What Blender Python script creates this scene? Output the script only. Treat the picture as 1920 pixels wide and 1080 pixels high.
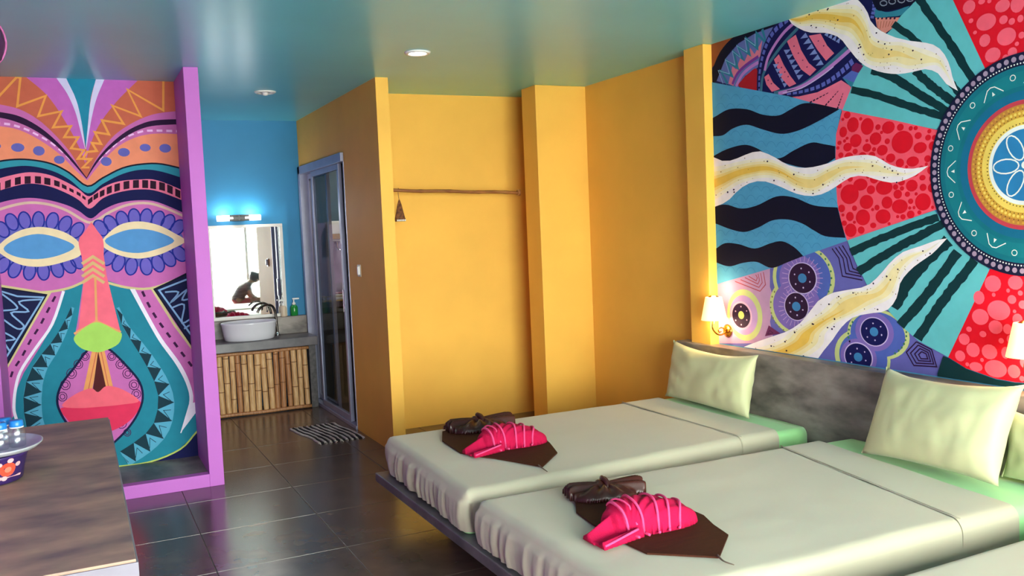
import bpy, bmesh, math, random
from mathutils import Vector, Matrix, noise

# ------------------------------------------------------------------ scene, camera, light
scene = bpy.context.scene
COL = scene.collection
for o in list(bpy.data.objects):
    bpy.data.objects.remove(o, do_unlink=True)

cam_data = bpy.data.cameras.new('camera')
cam_data.sensor_width = 36.0
cam_data.lens = 1691.6 * 36.0 / 1920.0
cam_data.clip_start = 0.02
cam = bpy.data.objects.new('camera', cam_data)
COL.objects.link(cam)
_yaw, _pit, _rol = math.radians(25.718), math.radians(-3.88), math.radians(-2.406)
_f = Vector((math.sin(_yaw) * math.cos(_pit), math.cos(_yaw) * math.cos(_pit), math.sin(_pit)))
_r = Vector((math.cos(_yaw), -math.sin(_yaw), 0))
_u = _r.cross(_f)
_r2 = _r * math.cos(_rol) + _u * math.sin(_rol)
_u2 = _u * math.cos(_rol) - _r * math.sin(_rol)
cam.matrix_world = Matrix(((_r2.x, _u2.x, -_f.x, -3.561), (_r2.y, _u2.y, -_f.y, 0.0), (_r2.z, _u2.z, -_f.z, 1.546), (0, 0, 0, 1)))
scene.camera = cam

# overcast daylight sky, comes in through the glass front behind the camera
world = bpy.data.worlds.new('sky')
scene.world = world
world.use_nodes = True
_bg = world.node_tree.nodes['Background']
_bg.inputs['Color'].default_value = (1.0, 0.975, 0.93, 1)
_bg.inputs['Strength'].default_value = 31.0

H = 2.6                      # ceiling height
WX0, WX1, WY, WZ = -3.9, -0.14, -1.6, 2.35     # glass front opening
_pl = bpy.data.lights.new('window_portal', 'AREA')
_pl.shape = 'RECTANGLE'; _pl.size = WX1 - WX0; _pl.size_y = WZ
_pl.cycles.is_portal = True
_po = bpy.data.objects.new('window_portal', _pl)
_po.location = ((WX0 + WX1) / 2, WY - 0.02, WZ / 2)
_po.rotation_euler = (math.radians(90), 0, math.radians(0))
COL.objects.link(_po)

DOWNLIGHT_W, SCONCE_W, VANITY_W = 6.0, 2.6, 4.0
vs = scene.view_settings
vs.view_transform = 'Standard'; vs.look = 'None'; vs.gamma = 1.0; vs.use_curve_mapping = False
vs.exposure = 0.32

# ------------------------------------------------------------------ materials
def lin(h):
    h = h.lstrip('#'); o = []
    for i in (0, 2, 4):
        c = int(h[i:i + 2], 16) / 255
        o.append(c / 12.92 if c <= .04045 else ((c + .055) / 1.055) ** 2.4)
    return (*o, 1.0)
MATS = {}
def mat(name, col, rough=.6, metal=0., var=.06, scale=6., bump=0., bscale=80., col2=None, spec=.5, stretch=None, sheen=0., coat=0.):
    if name in MATS: return MATS[name]
    m = bpy.data.materials.new(name); m.use_nodes = True
    nt = m.node_tree; N = nt.nodes; L = nt.links
    b = N['Principled BSDF']
    b.inputs['Roughness'].default_value = rough; b.inputs['Metallic'].default_value = metal
    b.inputs['Specular IOR Level'].default_value = spec
    if sheen: b.inputs['Sheen Weight'].default_value = sheen
    if coat: b.inputs['Coat Weight'].default_value = coat; b.inputs['Coat Roughness'].default_value = .15
    c1 = lin(col); c2 = lin(col2) if col2 else tuple(max(0, c * (1 - 2.5 * var)) for c in c1[:3]) + (1,)
    tc = N.new('ShaderNodeTexCoord'); nz = N.new('ShaderNodeTexNoise'); nz.inputs['Scale'].default_value = scale
    nz.inputs['Detail'].default_value = 5
    src = tc.outputs['Object']
    if stretch:
        mp = N.new('ShaderNodeMapping'); mp.inputs['Scale'].default_value = stretch
        L.new(src, mp.inputs['Vector']); src = mp.outputs['Vector']
    L.new(src, nz.inputs['Vector'])
    rp = N.new('ShaderNodeValToRGB'); rp.color_ramp.elements[0].position = .35; rp.color_ramp.elements[1].position = .68
    rp.color_ramp.elements[0].color = c2; rp.color_ramp.elements[1].color = c1
    L.new(nz.outputs['Fac'], rp.inputs['Fac']); L.new(rp.outputs['Color'], b.inputs['Base Color'])
    if bump:
        nb = N.new('ShaderNodeTexNoise'); nb.inputs['Scale'].default_value = bscale; nb.inputs['Detail'].default_value = 3
        L.new(src, nb.inputs['Vector'])
        bp = N.new('ShaderNodeBump'); bp.inputs['Strength'].default_value = bump; bp.inputs['Distance'].default_value = .01
        L.new(nb.outputs['Fac'], bp.inputs['Height']); L.new(bp.outputs['Normal'], b.inputs['Normal'])
    MATS[name] = m
    return m
def emit_mat(name, col, strength, base='#f5efe0'):
    m = mat(name, base, .5); b = m.node_tree.nodes['Principled BSDF']
    b.inputs['Emission Color'].default_value = lin(col); b.inputs['Emission Strength'].default_value = strength
    return m
def glass_mat(name, tint, refl=.08, rough=.0, fres=True):
    m = bpy.data.materials.new(name); m.use_nodes = True
    nt = m.node_tree; N = nt.nodes; L = nt.links
    N.remove(N['Principled BSDF'])
    t = N.new('ShaderNodeBsdfTransparent'); t.inputs['Color'].default_value = lin(tint)
    g = N.new('ShaderNodeBsdfGlossy'); g.inputs['Roughness'].default_value = rough
    fr = N.new('ShaderNodeFresnel'); fr.inputs['IOR'].default_value = 1.45
    nz = N.new('ShaderNodeTexNoise'); nz.inputs['Scale'].default_value = 3
    ad = N.new('ShaderNodeMath'); ad.operation = 'MULTIPLY_ADD'; ad.inputs[1].default_value = .02; ad.inputs[2].default_value = refl - .01
    L.new(nz.outputs['Fac'], ad.inputs[0])
    mx = N.new('ShaderNodeMath'); mx.operation = 'MAXIMUM'
    if fres: L.new(fr.outputs['Fac'], mx.inputs[0])
    else: mx.inputs[0].default_value = 0
    L.new(ad.outputs[0], mx.inputs[1])
    ms = N.new('ShaderNodeMixShader')
    L.new(mx.outputs[0], ms.inputs['Fac']); L.new(t.outputs[0], ms.inputs[1]); L.new(g.outputs[0], ms.inputs[2])
    L.new(ms.outputs[0], N['Material Output'].inputs['Surface'])
    MATS[name] = m
    return m

M_yellow = mat('yellow_wall_paint', '#f5bb50', .6, var=.03, scale=2.5, bump=.05, bscale=160, spec=.3)
M_blue = mat('blue_wall_paint', '#2389bd', .55, var=.04, scale=2.5, bump=.05, bscale=160)
M_purple = mat('purple_wall_paint', '#c56cc9', .55, var=.03, scale=2.5, bump=.05, bscale=160, spec=.3)
M_ceil = mat('teal_ceiling_paint', '#74d6e0', .3, var=.03, scale=1.5, bump=.01, bscale=60, spec=.6)
M_tile = mat('dark_floor_tile', '#655349', .22, var=.08, scale=5., col2='#52443d', spec=.55, bump=.015, bscale=9)
M_grout = mat('floor_grout', '#6a5d57', .7)
M_conc = mat('polished_concrete', '#958a82', .42, scale=7, col2='#57504d', stretch=(1, .6, 1.6), bump=.05, bscale=25, spec=.5)
M_concd = mat('dark_concrete', '#6a6468', .35, scale=6, col2='#4a464c', bump=.06, bscale=30)
M_conctop = mat('brown_concrete_top', '#b8977a', .55, scale=5, col2='#75655f', stretch=(.8, 1.3, 1), bump=.05, bscale=30)
M_pale = mat('pale_grey_plaster', '#85818c', .6, var=.05)
M_white = mat('white_plastic', '#eeeeea', .35, var=.02)
M_ceram = mat('white_ceramic', '#dcdae2', .12, var=.02, spec=.6)
M_alu = mat('lilac_aluminium', '#9ea0b8', .38, metal=.25, var=.05)
M_chrome = mat('chrome_metal', '#c8c8cc', .12, metal=1., var=.03)
M_dchrome = mat('dark_chrome', '#5a5450', .18, metal=1., var=.03)
M_brass = mat('aged_brass', '#b5833a', .25, metal=1., var=.06)
M_black = mat('black_plastic', '#141214', .4, var=.05)
M_sheet = mat('cream_bed_sheet', '#bdb59c', .62, var=.02, scale=3, bump=.12, bscale=9, sheen=.2)
M_green = mat('mint_bed_sheet', '#a6e69a', .65, var=.03, scale=3, bump=.12, bscale=10, sheen=.2)
M_pillow = mat('pale_lime_pillowcase', '#c4c494', .62, var=.02, scale=3, bump=.15, bscale=11, sheen=.2)
M_seam = mat('sheet_seam', '#a9a48e', .7)
M_pink = mat('hot_pink_towel', '#c20d45', .85, var=.06, scale=30, bump=.3, bscale=300, spec=.2)
M_pinkpipe = mat('pink_towel_edge', '#ee4a84', .85, var=.04, scale=30, bump=.3, bscale=300)
M_brown = mat('brown_silk', '#45200f', .75, var=.1, scale=10, bump=.1, bscale=40, stretch=(1, 6, 1), spec=.2)
M_satin = mat('dark_satin', '#4a1d12', .36, var=.12, scale=8, col2='#2a0f0c', spec=.45)
M_bamboo = mat('bamboo_cane', '#e0b885', .45, var=.08, scale=6, col2='#b98b5a', stretch=(14, 14, 1.6))
M_bamboo2 = mat('reddish_bamboo_cane', '#bd8659', .45, var=.08, scale=6, col2='#96633c', stretch=(14, 14, 1.6))
M_node = mat('bamboo_node', '#7a4d2a', .5)
M_rod = mat('brown_cane_rod', '#a8703a', .4, col2='#7a4420', scale=5, stretch=(2, 20, 20))
M_rugb = mat('black_rag', '#17141a', .95, var=.1, scale=60, bump=.5, bscale=200)
M_rugw = mat('white_rag', '#c9c2ba', .95, var=.1, scale=60, bump=.5, bscale=200)
M_bathgrey = mat('bathroom_upper_paint', '#55656d', .5)
M_bathlil = mat('bathroom_lilac_paint', '#a992b5', .5)
M_bathdark = mat('bathroom_dark_tile', '#3a3a32', .35, scale=4, col2='#26261f')
M_cream = mat('cream_frame_paint', '#d8c7b0', .5, var=.04)
M_mirror = mat('mirror_silver', '#f2f4f4', .015, metal=1., var=.005)
M_glass = glass_mat('clear_window_glass', '#f4faf8', .05)
M_dglass = glass_mat('door_glass', '#d8dde2', .05, .02, False)
M_bottle = glass_mat('bottle_plastic', '#f4fafc', .22, .25, False)
M_stone = mat('stone_chips', '#5c5757', .5, scale=30, col2='#3a3638')

# ------------------------------------------------------------------ mesh helpers
def link(o, parent=None):
    COL.objects.link(o)
    if parent is not None: o.parent = parent
    return o
def mesh_obj(name, verts, faces, material, parent=None, smooth=False, loc=None):
    me = bpy.data.meshes.new(name); me.from_pydata([tuple(v) for v in verts], [], faces); me.update()
    for m in (material if isinstance(material, (list, tuple)) else [material]): me.materials.append(m)
    if smooth:
        me.polygons.foreach_set('use_smooth', [True] * len(me.polygons))
    o = bpy.data.objects.new(name, me)
    if loc: o.location = loc
    return link(o, parent)
def bm_obj(name, bm, material, parent=None, smooth=False, loc=None):
    bmesh.ops.recalc_face_normals(bm, faces=bm.faces)
    me = bpy.data.meshes.new(name); bm.to_mesh(me); bm.free()
    for m in (material if isinstance(material, (list, tuple)) else [material]): me.materials.append(m)
    if smooth: me.polygons.foreach_set('use_smooth', [True] * len(me.polygons))
    o = bpy.data.objects.new(name, me)
    if loc: o.location = loc
    return link(o, parent)
def box_bm(bm, x0, x1, y0, y1, z0, z1, bev=0.):
    r = bmesh.ops.create_cube(bm, size=1)
    for v in r['verts']:
        v.co = Vector((x0 + (v.co.x + .5) * (x1 - x0), y0 + (v.co.y + .5) * (y1 - y0), z0 + (v.co.z + .5) * (z1 - z0)))
    if bev:
        es = list({e for v in r['verts'] for e in v.link_edges})
        bmesh.ops.bevel(bm, geom=es, offset=bev, segments=2, affect='EDGES', profile=.6)
def box(name, x0, x1, y0, y1, z0, z1, material, parent=None, bev=0., loc=None):
    bm = bmesh.new(); box_bm(bm, x0, x1, y0, y1, z0, z1, bev)
    return bm_obj(name, bm, material, parent, loc=loc)
def boxes(name, L, material, parent=None, bev=0.):
    bm = bmesh.new()
    for b in L: box_bm(bm, *b, bev)
    return bm_obj(name, bm, material, parent)
def crom(p, n=6, closed=False):
    o = []; k = len(p); rng = range(k) if closed else range(k - 1)
    for i in rng:
        if closed: q = [p[(i + d) % k] for d in (-1, 0, 1, 2)]
        else: q = [p[max(i - 1, 0)], p[i], p[i + 1], p[min(i + 2, k - 1)]]
        for s in range(n):
            t = s / n
            o.append(tuple(.5 * (2 * b + (c - a) * t + (2 * a - 5 * b + 4 * c - d) * t * t + (-a + 3 * b - 3 * c + d) * t ** 3) for a, b, c, d in zip(*q)))
    if not closed: o.append(tuple(p[-1]))
    return o
def tube_geo(pts, rad, seg=10, cap=True):
    pts = [Vector(p) for p in pts]; n = len(pts)
    rs = rad if isinstance(rad, (list, tuple)) else [rad] * n
    V = []; F = []
    up = None
    for i, p in enumerate(pts):
        t = (pts[min(i + 1, n - 1)] - pts[max(i - 1, 0)]).normalized()
        if up is None:
            up = Vector((0, 0, 1)) if abs(t.z) < .9 else Vector((1, 0, 0))
        a = (up - t * up.dot(t)).normalized(); b = t.cross(a); up = a
        for k in range(seg):
            g = k * math.tau / seg
            V.append(p + (a * math.cos(g) + b * math.sin(g)) * rs[i])
    for i in range(n - 1):
        for k in range(seg):
            F.append((i * seg + k, i * seg + (k + 1) % seg, (i + 1) * seg + (k + 1) % seg, (i + 1) * seg + k))
    if cap:
        F.append(tuple(range(seg))[::-1]); F.append(tuple((n - 1) * seg + k for k in range(seg)))
    return V, F
def tube(name, pts, rad, material, parent=None, seg=10, smooth=True):
    V, F = tube_geo(pts, rad, seg); return mesh_obj(name, V, F, material, parent, smooth)
def lathe(name, prof, material, parent=None, seg=32, loc=(0, 0, 0), sx=1., sy=1., smooth=True):
    V = []; F = []; n = len(prof)
    for r, z in prof:
        for k in range(seg):
            g = k * math.tau / seg
            V.append((loc[0] + r * sx * math.cos(g), loc[1] + r * sy * math.sin(g), loc[2] + z))
    for i in range(n - 1):
        for k in range(seg):
            F.append((i * seg + k, i * seg + (k + 1) % seg, (i + 1) * seg + (k + 1) % seg, (i + 1) * seg + k))
    if prof[0][0] > 1e-6: F.append(tuple(range(seg))[::-1])
    if prof[-1][0] > 1e-6: F.append(tuple((n - 1) * seg + k for k in range(seg)))
    return mesh_obj(name, V, F, material, parent, smooth)
def smooth_by_angle(o, ang=40):
    o.data.polygons.foreach_set('use_smooth', [True] * len(o.data.polygons))
    try: o.data.set_sharp_from_angle(angle=math.radians(ang))
    except Exception: pass
def thing(name, label, cat, loc=(0, 0, 0), group=None):
    o = bpy.data.objects.new(name, None); o.empty_display_size = .05; o.location = loc; link(o)
    return tag(o, label, cat, group)
def tag(o, label, cat, group=None):
    o['label'] = label; o['category'] = cat
    if group: o['group'] = group
    return o
def struct(o, label, cat):
    o['kind'] = 'structure'; o['label'] = label; o['category'] = cat
    return o
SUN_MURAL = [
 ('painted_flower_field', [
  ('p','purple',0,[4512,1276,3982,1262,3732,1332,3403,1405,3261,1198,3142,1067,3050,988,2972,938,2813,871,2877,753,3603,708,4537,703]),
  ('p','lilacpink',1,[4501,1128,4284,1182,3990,1254,3994,1142,3960,1069,4000,941,3968,819,4517,765]),  # pink-lilac paint with the wall lamp's light mixed into its colour
  ('e','lime',2,4219,964,157.0,154),
  ('e','lilac',3,4226,963,124.5,119),
  ('e','palepink',4,4246,959,96.0,86),
  ('e','plum',5,4246,959,81.5,74),
  ('e','yellow',6,4246,962,26.5,24),
  ('e','palepink',6,4197,936,6.0,5),
  ('e','palepink',6,4247,904,6.0,5),
  ('e','palepink',6,4297,927,6.0,5),
  ('e','palepink',6,4296,982,6.0,5),
  ('e','palepink',6,4246,1013,5.5,5),
  ('e','palepink',6,4196,990,5.5,4),
 ]),
 ('painted_flower_pair', [
  ('e','lime',2,3735,1200,233.5,181),
  ('e','lime',2,3785,1042,213.5,163),
  ('e','violetblue',3,3735,1200,205.0,161),
  ('e','violet',3,3785,1042,184.5,142),
  ('e','violet',4,3760,1199,154.0,123),
  ('e','violet',4,3785,1042,164.0,124),
  ('l','lilac',5,3.7,[3627,1204,3584,1205]),
  ('l','lilac',5,3.7,[3631,1183,3589,1176]),
  ('l','lilac',5,3.7,[3640,1162,3602,1149]),
  ('l','lilac',5,3.7,[3656,1144,3623,1124]),
  ('l','lilac',5,3.8,[3675,1129,3651,1104]),
  ('l','lilac',5,3.8,[3699,1118,3684,1088]),
  ('l','lilac',5,3.8,[3725,1111,3720,1079]),
  ('l','lilac',5,3.8,[3751,1110,3758,1077]),
  ('l','lilac',5,3.8,[3777,1114,3794,1082]),
  ('l','lilac',5,3.9,[3801,1123,3828,1094]),
  ('l','lilac',5,3.9,[3821,1137,3857,1113]),
  ('l','lilac',5,3.9,[3836,1154,3878,1137]),
  ('l','lilac',5,3.9,[3845,1175,3892,1165]),
  ('l','lilac',5,3.9,[3848,1196,3895,1195]),
  ('l','lilac',5,3.9,[3844,1219,3890,1225]),
  ('l','lilac',5,3.9,[3834,1239,3875,1254]),
  ('l','lilac',5,3.8,[3818,1258,3852,1279]),
  ('l','lilac',5,3.8,[3797,1273,3822,1300]),
  ('l','lilac',5,3.8,[3772,1283,3788,1314]),
  ('l','lilac',5,3.8,[3746,1289,3751,1321]),
  ('l','lilac',5,3.8,[3720,1290,3713,1322]),
  ('l','lilac',5,3.8,[3694,1285,3678,1315]),
  ('l','lilac',5,3.7,[3671,1275,3646,1302]),
  ('l','lilac',5,3.7,[3652,1262,3619,1283]),
  ('l','lilac',5,3.7,[3638,1244,3600,1260]),
  ('l','lilac',5,3.7,[3630,1225,3588,1234]),
  ('e','palelilac',5,3735,1200,108.5,87),
  ('e','plum',6,3735,1200,100.5,82),
  ('e','midblue',7,3735,1200,32.5,26),
  ('e','palelilac',7,3679,1182,5.5,5),
  ('e','palelilac',7,3729,1148,5.5,5),
  ('e','palelilac',7,3786,1166,5.5,5),
  ('e','palelilac',7,3793,1219,5.5,5),
  ('e','palelilac',7,3742,1253,5.5,5),
  ('e','palelilac',7,3685,1234,5.5,5),
  ('l','lilac',5,3.8,[3690,1048,3652,1051]),
  ('l','lilac',5,3.8,[3693,1028,3656,1024]),
  ('l','lilac',5,3.8,[3702,1009,3668,998]),
  ('l','lilac',5,3.8,[3715,992,3687,975]),
  ('l','lilac',5,3.8,[3733,978,3711,955]),
  ('l','lilac',5,3.8,[3753,967,3740,940]),
  ('l','lilac',5,3.9,[3776,961,3772,931]),
  ('l','lilac',5,3.9,[3799,959,3805,928]),
  ('l','lilac',5,3.9,[3822,962,3837,932]),
  ('l','lilac',5,3.9,[3843,970,3867,943]),
  ('l','lilac',5,3.9,[3860,982,3892,959]),
  ('l','lilac',5,3.9,[3873,998,3910,981]),
  ('l','lilac',5,3.9,[3881,1016,3922,1006]),
  ('l','lilac',5,3.9,[3884,1036,3925,1034]),
  ('l','lilac',5,3.9,[3880,1057,3920,1062]),
  ('l','lilac',5,3.9,[3871,1076,3907,1089]),
  ('l','lilac',5,3.9,[3857,1094,3887,1112]),
  ('l','lilac',5,3.9,[3839,1108,3861,1132]),
  ('l','lilac',5,3.9,[3817,1118,3831,1146]),
  ('l','lilac',5,3.8,[3795,1124,3798,1154]),
  ('l','lilac',5,3.8,[3771,1125,3766,1155]),
  ('l','lilac',5,3.8,[3749,1122,3734,1150]),
  ('l','lilac',5,3.8,[3729,1113,3706,1139]),
  ('l','lilac',5,3.8,[3712,1101,3683,1122]),
  ('l','lilac',5,3.8,[3700,1086,3666,1101]),
  ('l','lilac',5,3.8,[3692,1068,3655,1077]),
  ('e','palelilac',5,3785,1042,95.0,80),
  ('e','plum',6,3785,1042,88.0,75),
  ('e','midblue',7,3785,1042,32.5,26),
  ('e','palelilac',7,3736,1026,6.0,4),
  ('e','palelilac',7,3780,994,6.0,5),
  ('e','palelilac',7,3830,1010,6.0,5),
  ('e','palelilac',7,3835,1059,5.5,5),
  ('e','palelilac',7,3791,1091,5.5,5),
  ('e','palelilac',7,3741,1074,5.5,4),
  ('e','green',4,3634,1352,7.0,6),
  ('e','green',4,3596,1333,7.0,6),
  ('e','green',4,3565,1307,6.5,6),
  ('e','green',4,3543,1277,6.5,7),
  ('e','green',4,3529,1243,7.0,6),
  ('e','green',4,3525,1207,7.0,6),
  ('e','green',4,3531,1171,7.0,6),
  ('e','green',4,3546,1136,7.0,6),
  ('e','green',4,3570,1104,6.5,6),
  ('e','olive',4,3891,902,6.5,6),
  ('e','olive',4,3924,917,6.5,5),
  ('e','olive',4,3952,938,7.0,5),
  ('e','olive',4,3973,964,7.0,6),
  ('e','olive',4,3986,992,6.5,5),
  ('e','olive',4,3991,1023,6.5,5),
  ('e','olive',4,3988,1055,6.5,6),
  ('e','olive',4,3976,1086,6.5,6),
  ('e','olive',4,3956,1115,6.5,6),
  ('l','brick',3,5.8,[4295,1162,4077,1113,4029,1153,4045,1225]),
  ('l','brick',3,5.7,[4245,1174,4085,1135,4056,1164,4068,1218]),
  ('l','brick',3,5.7,[4206,1188,4094,1154,4079,1176,4090,1213]),
  ('l','brick',3,5.7,[4172,1197,4107,1172,4097,1191,4110,1208]),
  ('p','wine',4,[4044,853,4010,919,3914,880]),
  ('l','plum',5,3.1,[4021,867,4002,891,3975,878,4021,867]),
  ('l','plum',4,6.1,[3517,1363,3471,1313,3450,1220,3318,1204]),
  ('l','plum',4,6.1,[3493,1368,3443,1313,3426,1235,3325,1222]),
  ('l','plum',4,6.1,[3470,1373,3418,1313,3403,1248,3334,1236]),
  ('l','plum',4,6.0,[3446,1379,3399,1317,3378,1261,3342,1250]),
 ]),
 ('painted_flower_low_pair', [
  ('e','lime',2,3229,936,192.5,126),
  ('e','lime',2,3332,811,180.5,143),
  ('e','violetblue',3,3232,936,170.0,113),
  ('e','violetblue',3,3325,812,155.5,126),
  ('e','violet',4,3249,948,120.5,97),
  ('e','violet',4,3353,809,118.5,94),
  ('e','palelilac',5,3249,948,90.0,74),
  ('e','midnight',6,3249,948,84.0,69),
  ('e','midblue',7,3249,948,26.5,23),
  ('e','palelilac',7,3202,936,4.5,5),
  ('e','palelilac',7,3243,906,5.0,4),
  ('e','palelilac',7,3291,918,5.0,4),
  ('e','palelilac',7,3296,961,4.5,5),
  ('e','palelilac',7,3254,990,5.0,4),
  ('e','palelilac',7,3207,977,4.5,4),
  ('e','palelilac',5,3353,809,94.5,76),
  ('e','midnight',6,3353,809,87.5,70),
  ('e','midblue',7,3353,809,28.0,23),
  ('e','palelilac',7,3304,797,5.0,4),
  ('e','palelilac',7,3347,766,5.0,4),
  ('e','palelilac',7,3397,777,5.0,4),
  ('e','palelilac',7,3403,821,5.0,5),
  ('e','palelilac',7,3359,852,5.0,5),
  ('e','palelilac',7,3310,840,4.5,4),
  ('e','green',4,3380,850,6.5,7),
  ('e','green',4,3396,866,6.5,7),
  ('e','green',4,3408,884,6.5,6),
  ('e','green',4,3415,904,6.5,7),
  ('e','green',4,3416,924,6.5,6),
  ('e','green',4,3412,945,6.5,6),
  ('e','green',4,3402,966,6.5,6),
  ('e','green',4,3387,986,6.5,6),
  ('e','green',4,3055,963,5.5,5),
  ('e','green',4,3055,944,5.5,6),
  ('e','green',4,3060,924,5.5,5),
  ('e','green',4,3069,905,6.0,6),
  ('e','green',4,3083,886,6.0,6),
  ('e','green',4,3101,869,5.5,6),
  ('e','green',4,3123,853,6.0,6),
  ('l','plum',4,6.1,[2998,922,2914,894,2887,816,3014,807,3056,866,2998,922]),
  ('l','plum',4,6.1,[2988,907,2924,886,2903,827,3000,820,3032,864,2988,907]),
  ('l','plum',4,6.1,[2978,892,2934,878,2920,837,2986,833,3008,863,2978,892]),
  ('l','plum',4,6.1,[2969,878,2944,870,2935,847,2973,844,2986,862,2969,878]),
 ]),
 ('painted_leaf_zone', [
  ('p','navy',0,[4460,2605,4448,2900,2921,2640,2926,2301,3292,2268,3370,2174,3437,2064,3924,2213,4470,2372]),
  ('p','rust',1,[4457,2669,4211,2605,4361,2534,4467,2450]),
  ('s','ink',1,[4468,2424,4381,2538,4240,2605,4071,2607,3912,2606,3929,2589,4072,2583,4213,2556,4332,2490,4418,2377,4470,2372]),
  ('p','slate',2,[4418,2373,4332,2490,4213,2556,4072,2583,3921,2588,3984,2511,4051,2390,4163,2360,4222,2304]),
  ('p','rose',3,[4309,2340,4270,2435,4237,2410,4197,2472,4160,2446,4111,2511,4076,2468,4010,2534,4031,2447,4142,2431,4238,2385,4265,2320]),
  ('l','tealblue',4,20.3,[4318,2341,4375,2424,4273,2378,4318,2475,4223,2417,4253,2514,4174,2458,4218,2538,4117,2476,4141,2567,4052,2500,4054,2579,3980,2516,4008,2594]),
  ('l','paleblue',5,4.1,[4358,2348,4400,2432,4297,2395,4333,2484,4246,2437,4267,2523,4197,2472,4227,2546,4139,2492,4155,2575,4069,2515,4067,2582]),
  ('c','grape',4,18.6,[4274,2331,4229,2384,4151,2420,4045,2450]),
  ('c','orchid',5,20.0,[4241,2313,4186,2370,4115,2401,4046,2417]),
  ('s','crimson',4,[4217,2309,4192,2340,4135,2368,4060,2383,4060,2264]),
  ('c','navy',5,38.8,[4045,2243,4034,2375,3985,2487,3913,2562,3794,2609]),
  ('l','periwinkle',6,10.7,[4045,2243,4044,2269]),
  ('l','periwinkle',6,12.5,[4044,2280,4042,2305]),
  ('l','periwinkle',6,14.2,[4042,2316,4039,2341]),
  ('l','periwinkle',6,15.9,[4038,2352,4033,2377]),
  ('l','periwinkle',6,17.6,[4030,2387,4022,2411]),
  ('l','periwinkle',6,19.3,[4019,2421,4009,2444]),
  ('l','periwinkle',6,21.0,[4004,2454,3992,2476]),
  ('l','periwinkle',6,22.6,[3986,2485,3972,2506]),
  ('l','periwinkle',6,24.2,[3966,2514,3948,2534]),
  ('l','periwinkle',6,25.8,[3940,2541,3919,2558]),
  ('l','periwinkle',6,27.3,[3909,2564,3884,2577]),
  ('l','periwinkle',6,28.8,[3872,2581,3845,2591]),
  ('l','periwinkle',6,30.3,[3833,2596,3805,2605]),
 ]),
 ('painted_leaf', [
  ('s','midnight',6,[4029,2247,4008,2346,3882,2443,3747,2538,3644,2505,3553,2481,3429,2412,3387,2371,3519,2308,3651,2252,3772,2225,3924,2219]),
  ('p','coralrose',7,[3814,2489,3747,2510,3710,2422,3656,2344,3603,2301,3650,2275,3712,2320,3767,2398]),
  ('e','wine',8,3761,2452,5.5,4),
  ('e','wine',8,3730,2409,5.5,4),
  ('e','wine',8,3699,2366,5.5,3),
  ('e','wine',8,3669,2325,5.5,4),
  ('p','coralrose',7,[3918,2409,3879,2431,3842,2366,3794,2299,3751,2251,3804,2242,3861,2298]),
  ('e','wine',8,3886,2386,5.5,4),
  ('e','wine',8,3860,2356,6.0,4),
  ('e','wine',8,3835,2327,6.0,4),
  ('e','wine',8,3810,2298,5.5,4),
  ('p','coralrose',7,[3999,2327,3964,2339,3930,2286,3876,2241,3941,2236,3983,2282]),
  ('e','wine',8,3968,2304,6.0,4),
  ('e','wine',8,3942,2281,6.0,4),
  ('p','coralrose',7,[3652,2485,3568,2478,3525,2409,3478,2361,3534,2333,3593,2400]),
  ('e','wine',8,3585,2444,5.5,3),
  ('e','wine',8,3548,2412,5.0,4),
  ('p','bluegrey',7,[3675,2506,3656,2477,3714,2482]),
  ('p','bluegrey',7,[3654,2474,3635,2444,3693,2449]),
  ('p','bluegrey',7,[3633,2441,3614,2412,3671,2416]),
  ('p','bluegrey',7,[3612,2409,3593,2380,3650,2384]),
  ('p','bluegrey',7,[3591,2377,3572,2348,3629,2352]),
  ('p','bluegrey',7,[3570,2345,3551,2317,3607,2320]),
  ('p','bluegrey',7,[3840,2447,3823,2419,3787,2440]),
  ('p','bluegrey',7,[3821,2416,3805,2389,3769,2410]),
  ('p','bluegrey',7,[3803,2386,3786,2358,3750,2380]),
  ('p','bluegrey',7,[3785,2355,3768,2328,3732,2349]),
  ('p','bluegrey',7,[3766,2325,3750,2298,3714,2319]),
  ('p','bluegrey',7,[3748,2295,3732,2268,3697,2290]),
  ('p','bluegrey',7,[3927,2386,3911,2360,3884,2379]),
  ('p','bluegrey',7,[3909,2357,3893,2331,3866,2350]),
  ('p','bluegrey',7,[3891,2328,3875,2302,3849,2321]),
  ('p','bluegrey',7,[3873,2299,3857,2273,3831,2292]),
  ('p','bluegrey',7,[3856,2270,3840,2244,3814,2264]),
  ('p','bluegrey',7,[3444,2404,3466,2418,3433,2435]),
  ('p','bluegrey',7,[3469,2420,3492,2434,3458,2451]),
  ('p','bluegrey',7,[3494,2436,3517,2450,3483,2467]),
  ('p','bluegrey',7,[3520,2452,3543,2467,3509,2483]),
  ('c','petrol',7,19.3,[4029,2247,4008,2340,3944,2407,3847,2478,3730,2541]),
  ('c','orchid',8,19.1,[3994,2362,3965,2429,3907,2489,3829,2544,3745,2578]),
  ('c','petrol',7,23.4,[3924,2224,3756,2226,3635,2258,3519,2311,3394,2372]),
  ('c','orchid',8,20.3,[3889,2218,3715,2228,3581,2269,3483,2307,3374,2358]),
  ('c','palelilac',9,5.8,[3855,2216,3715,2221,3581,2257,3483,2295]),
  ('c','navy',8,40.2,[3822,2205,3676,2202,3552,2217,3447,2252,3347,2305]),
  ('l','periwinkle',9,11.5,[3822,2205,3791,2204]),
  ('l','periwinkle',9,13.3,[3777,2203,3746,2202]),
  ('l','periwinkle',9,15.0,[3733,2202,3703,2202]),
  ('l','periwinkle',9,16.7,[3690,2202,3660,2203]),
  ('l','periwinkle',9,18.4,[3648,2204,3619,2206]),
  ('l','periwinkle',9,20.0,[3607,2207,3580,2211]),
  ('l','periwinkle',9,21.7,[3568,2213,3542,2219]),
  ('l','periwinkle',9,23.3,[3531,2222,3507,2229]),
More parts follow.
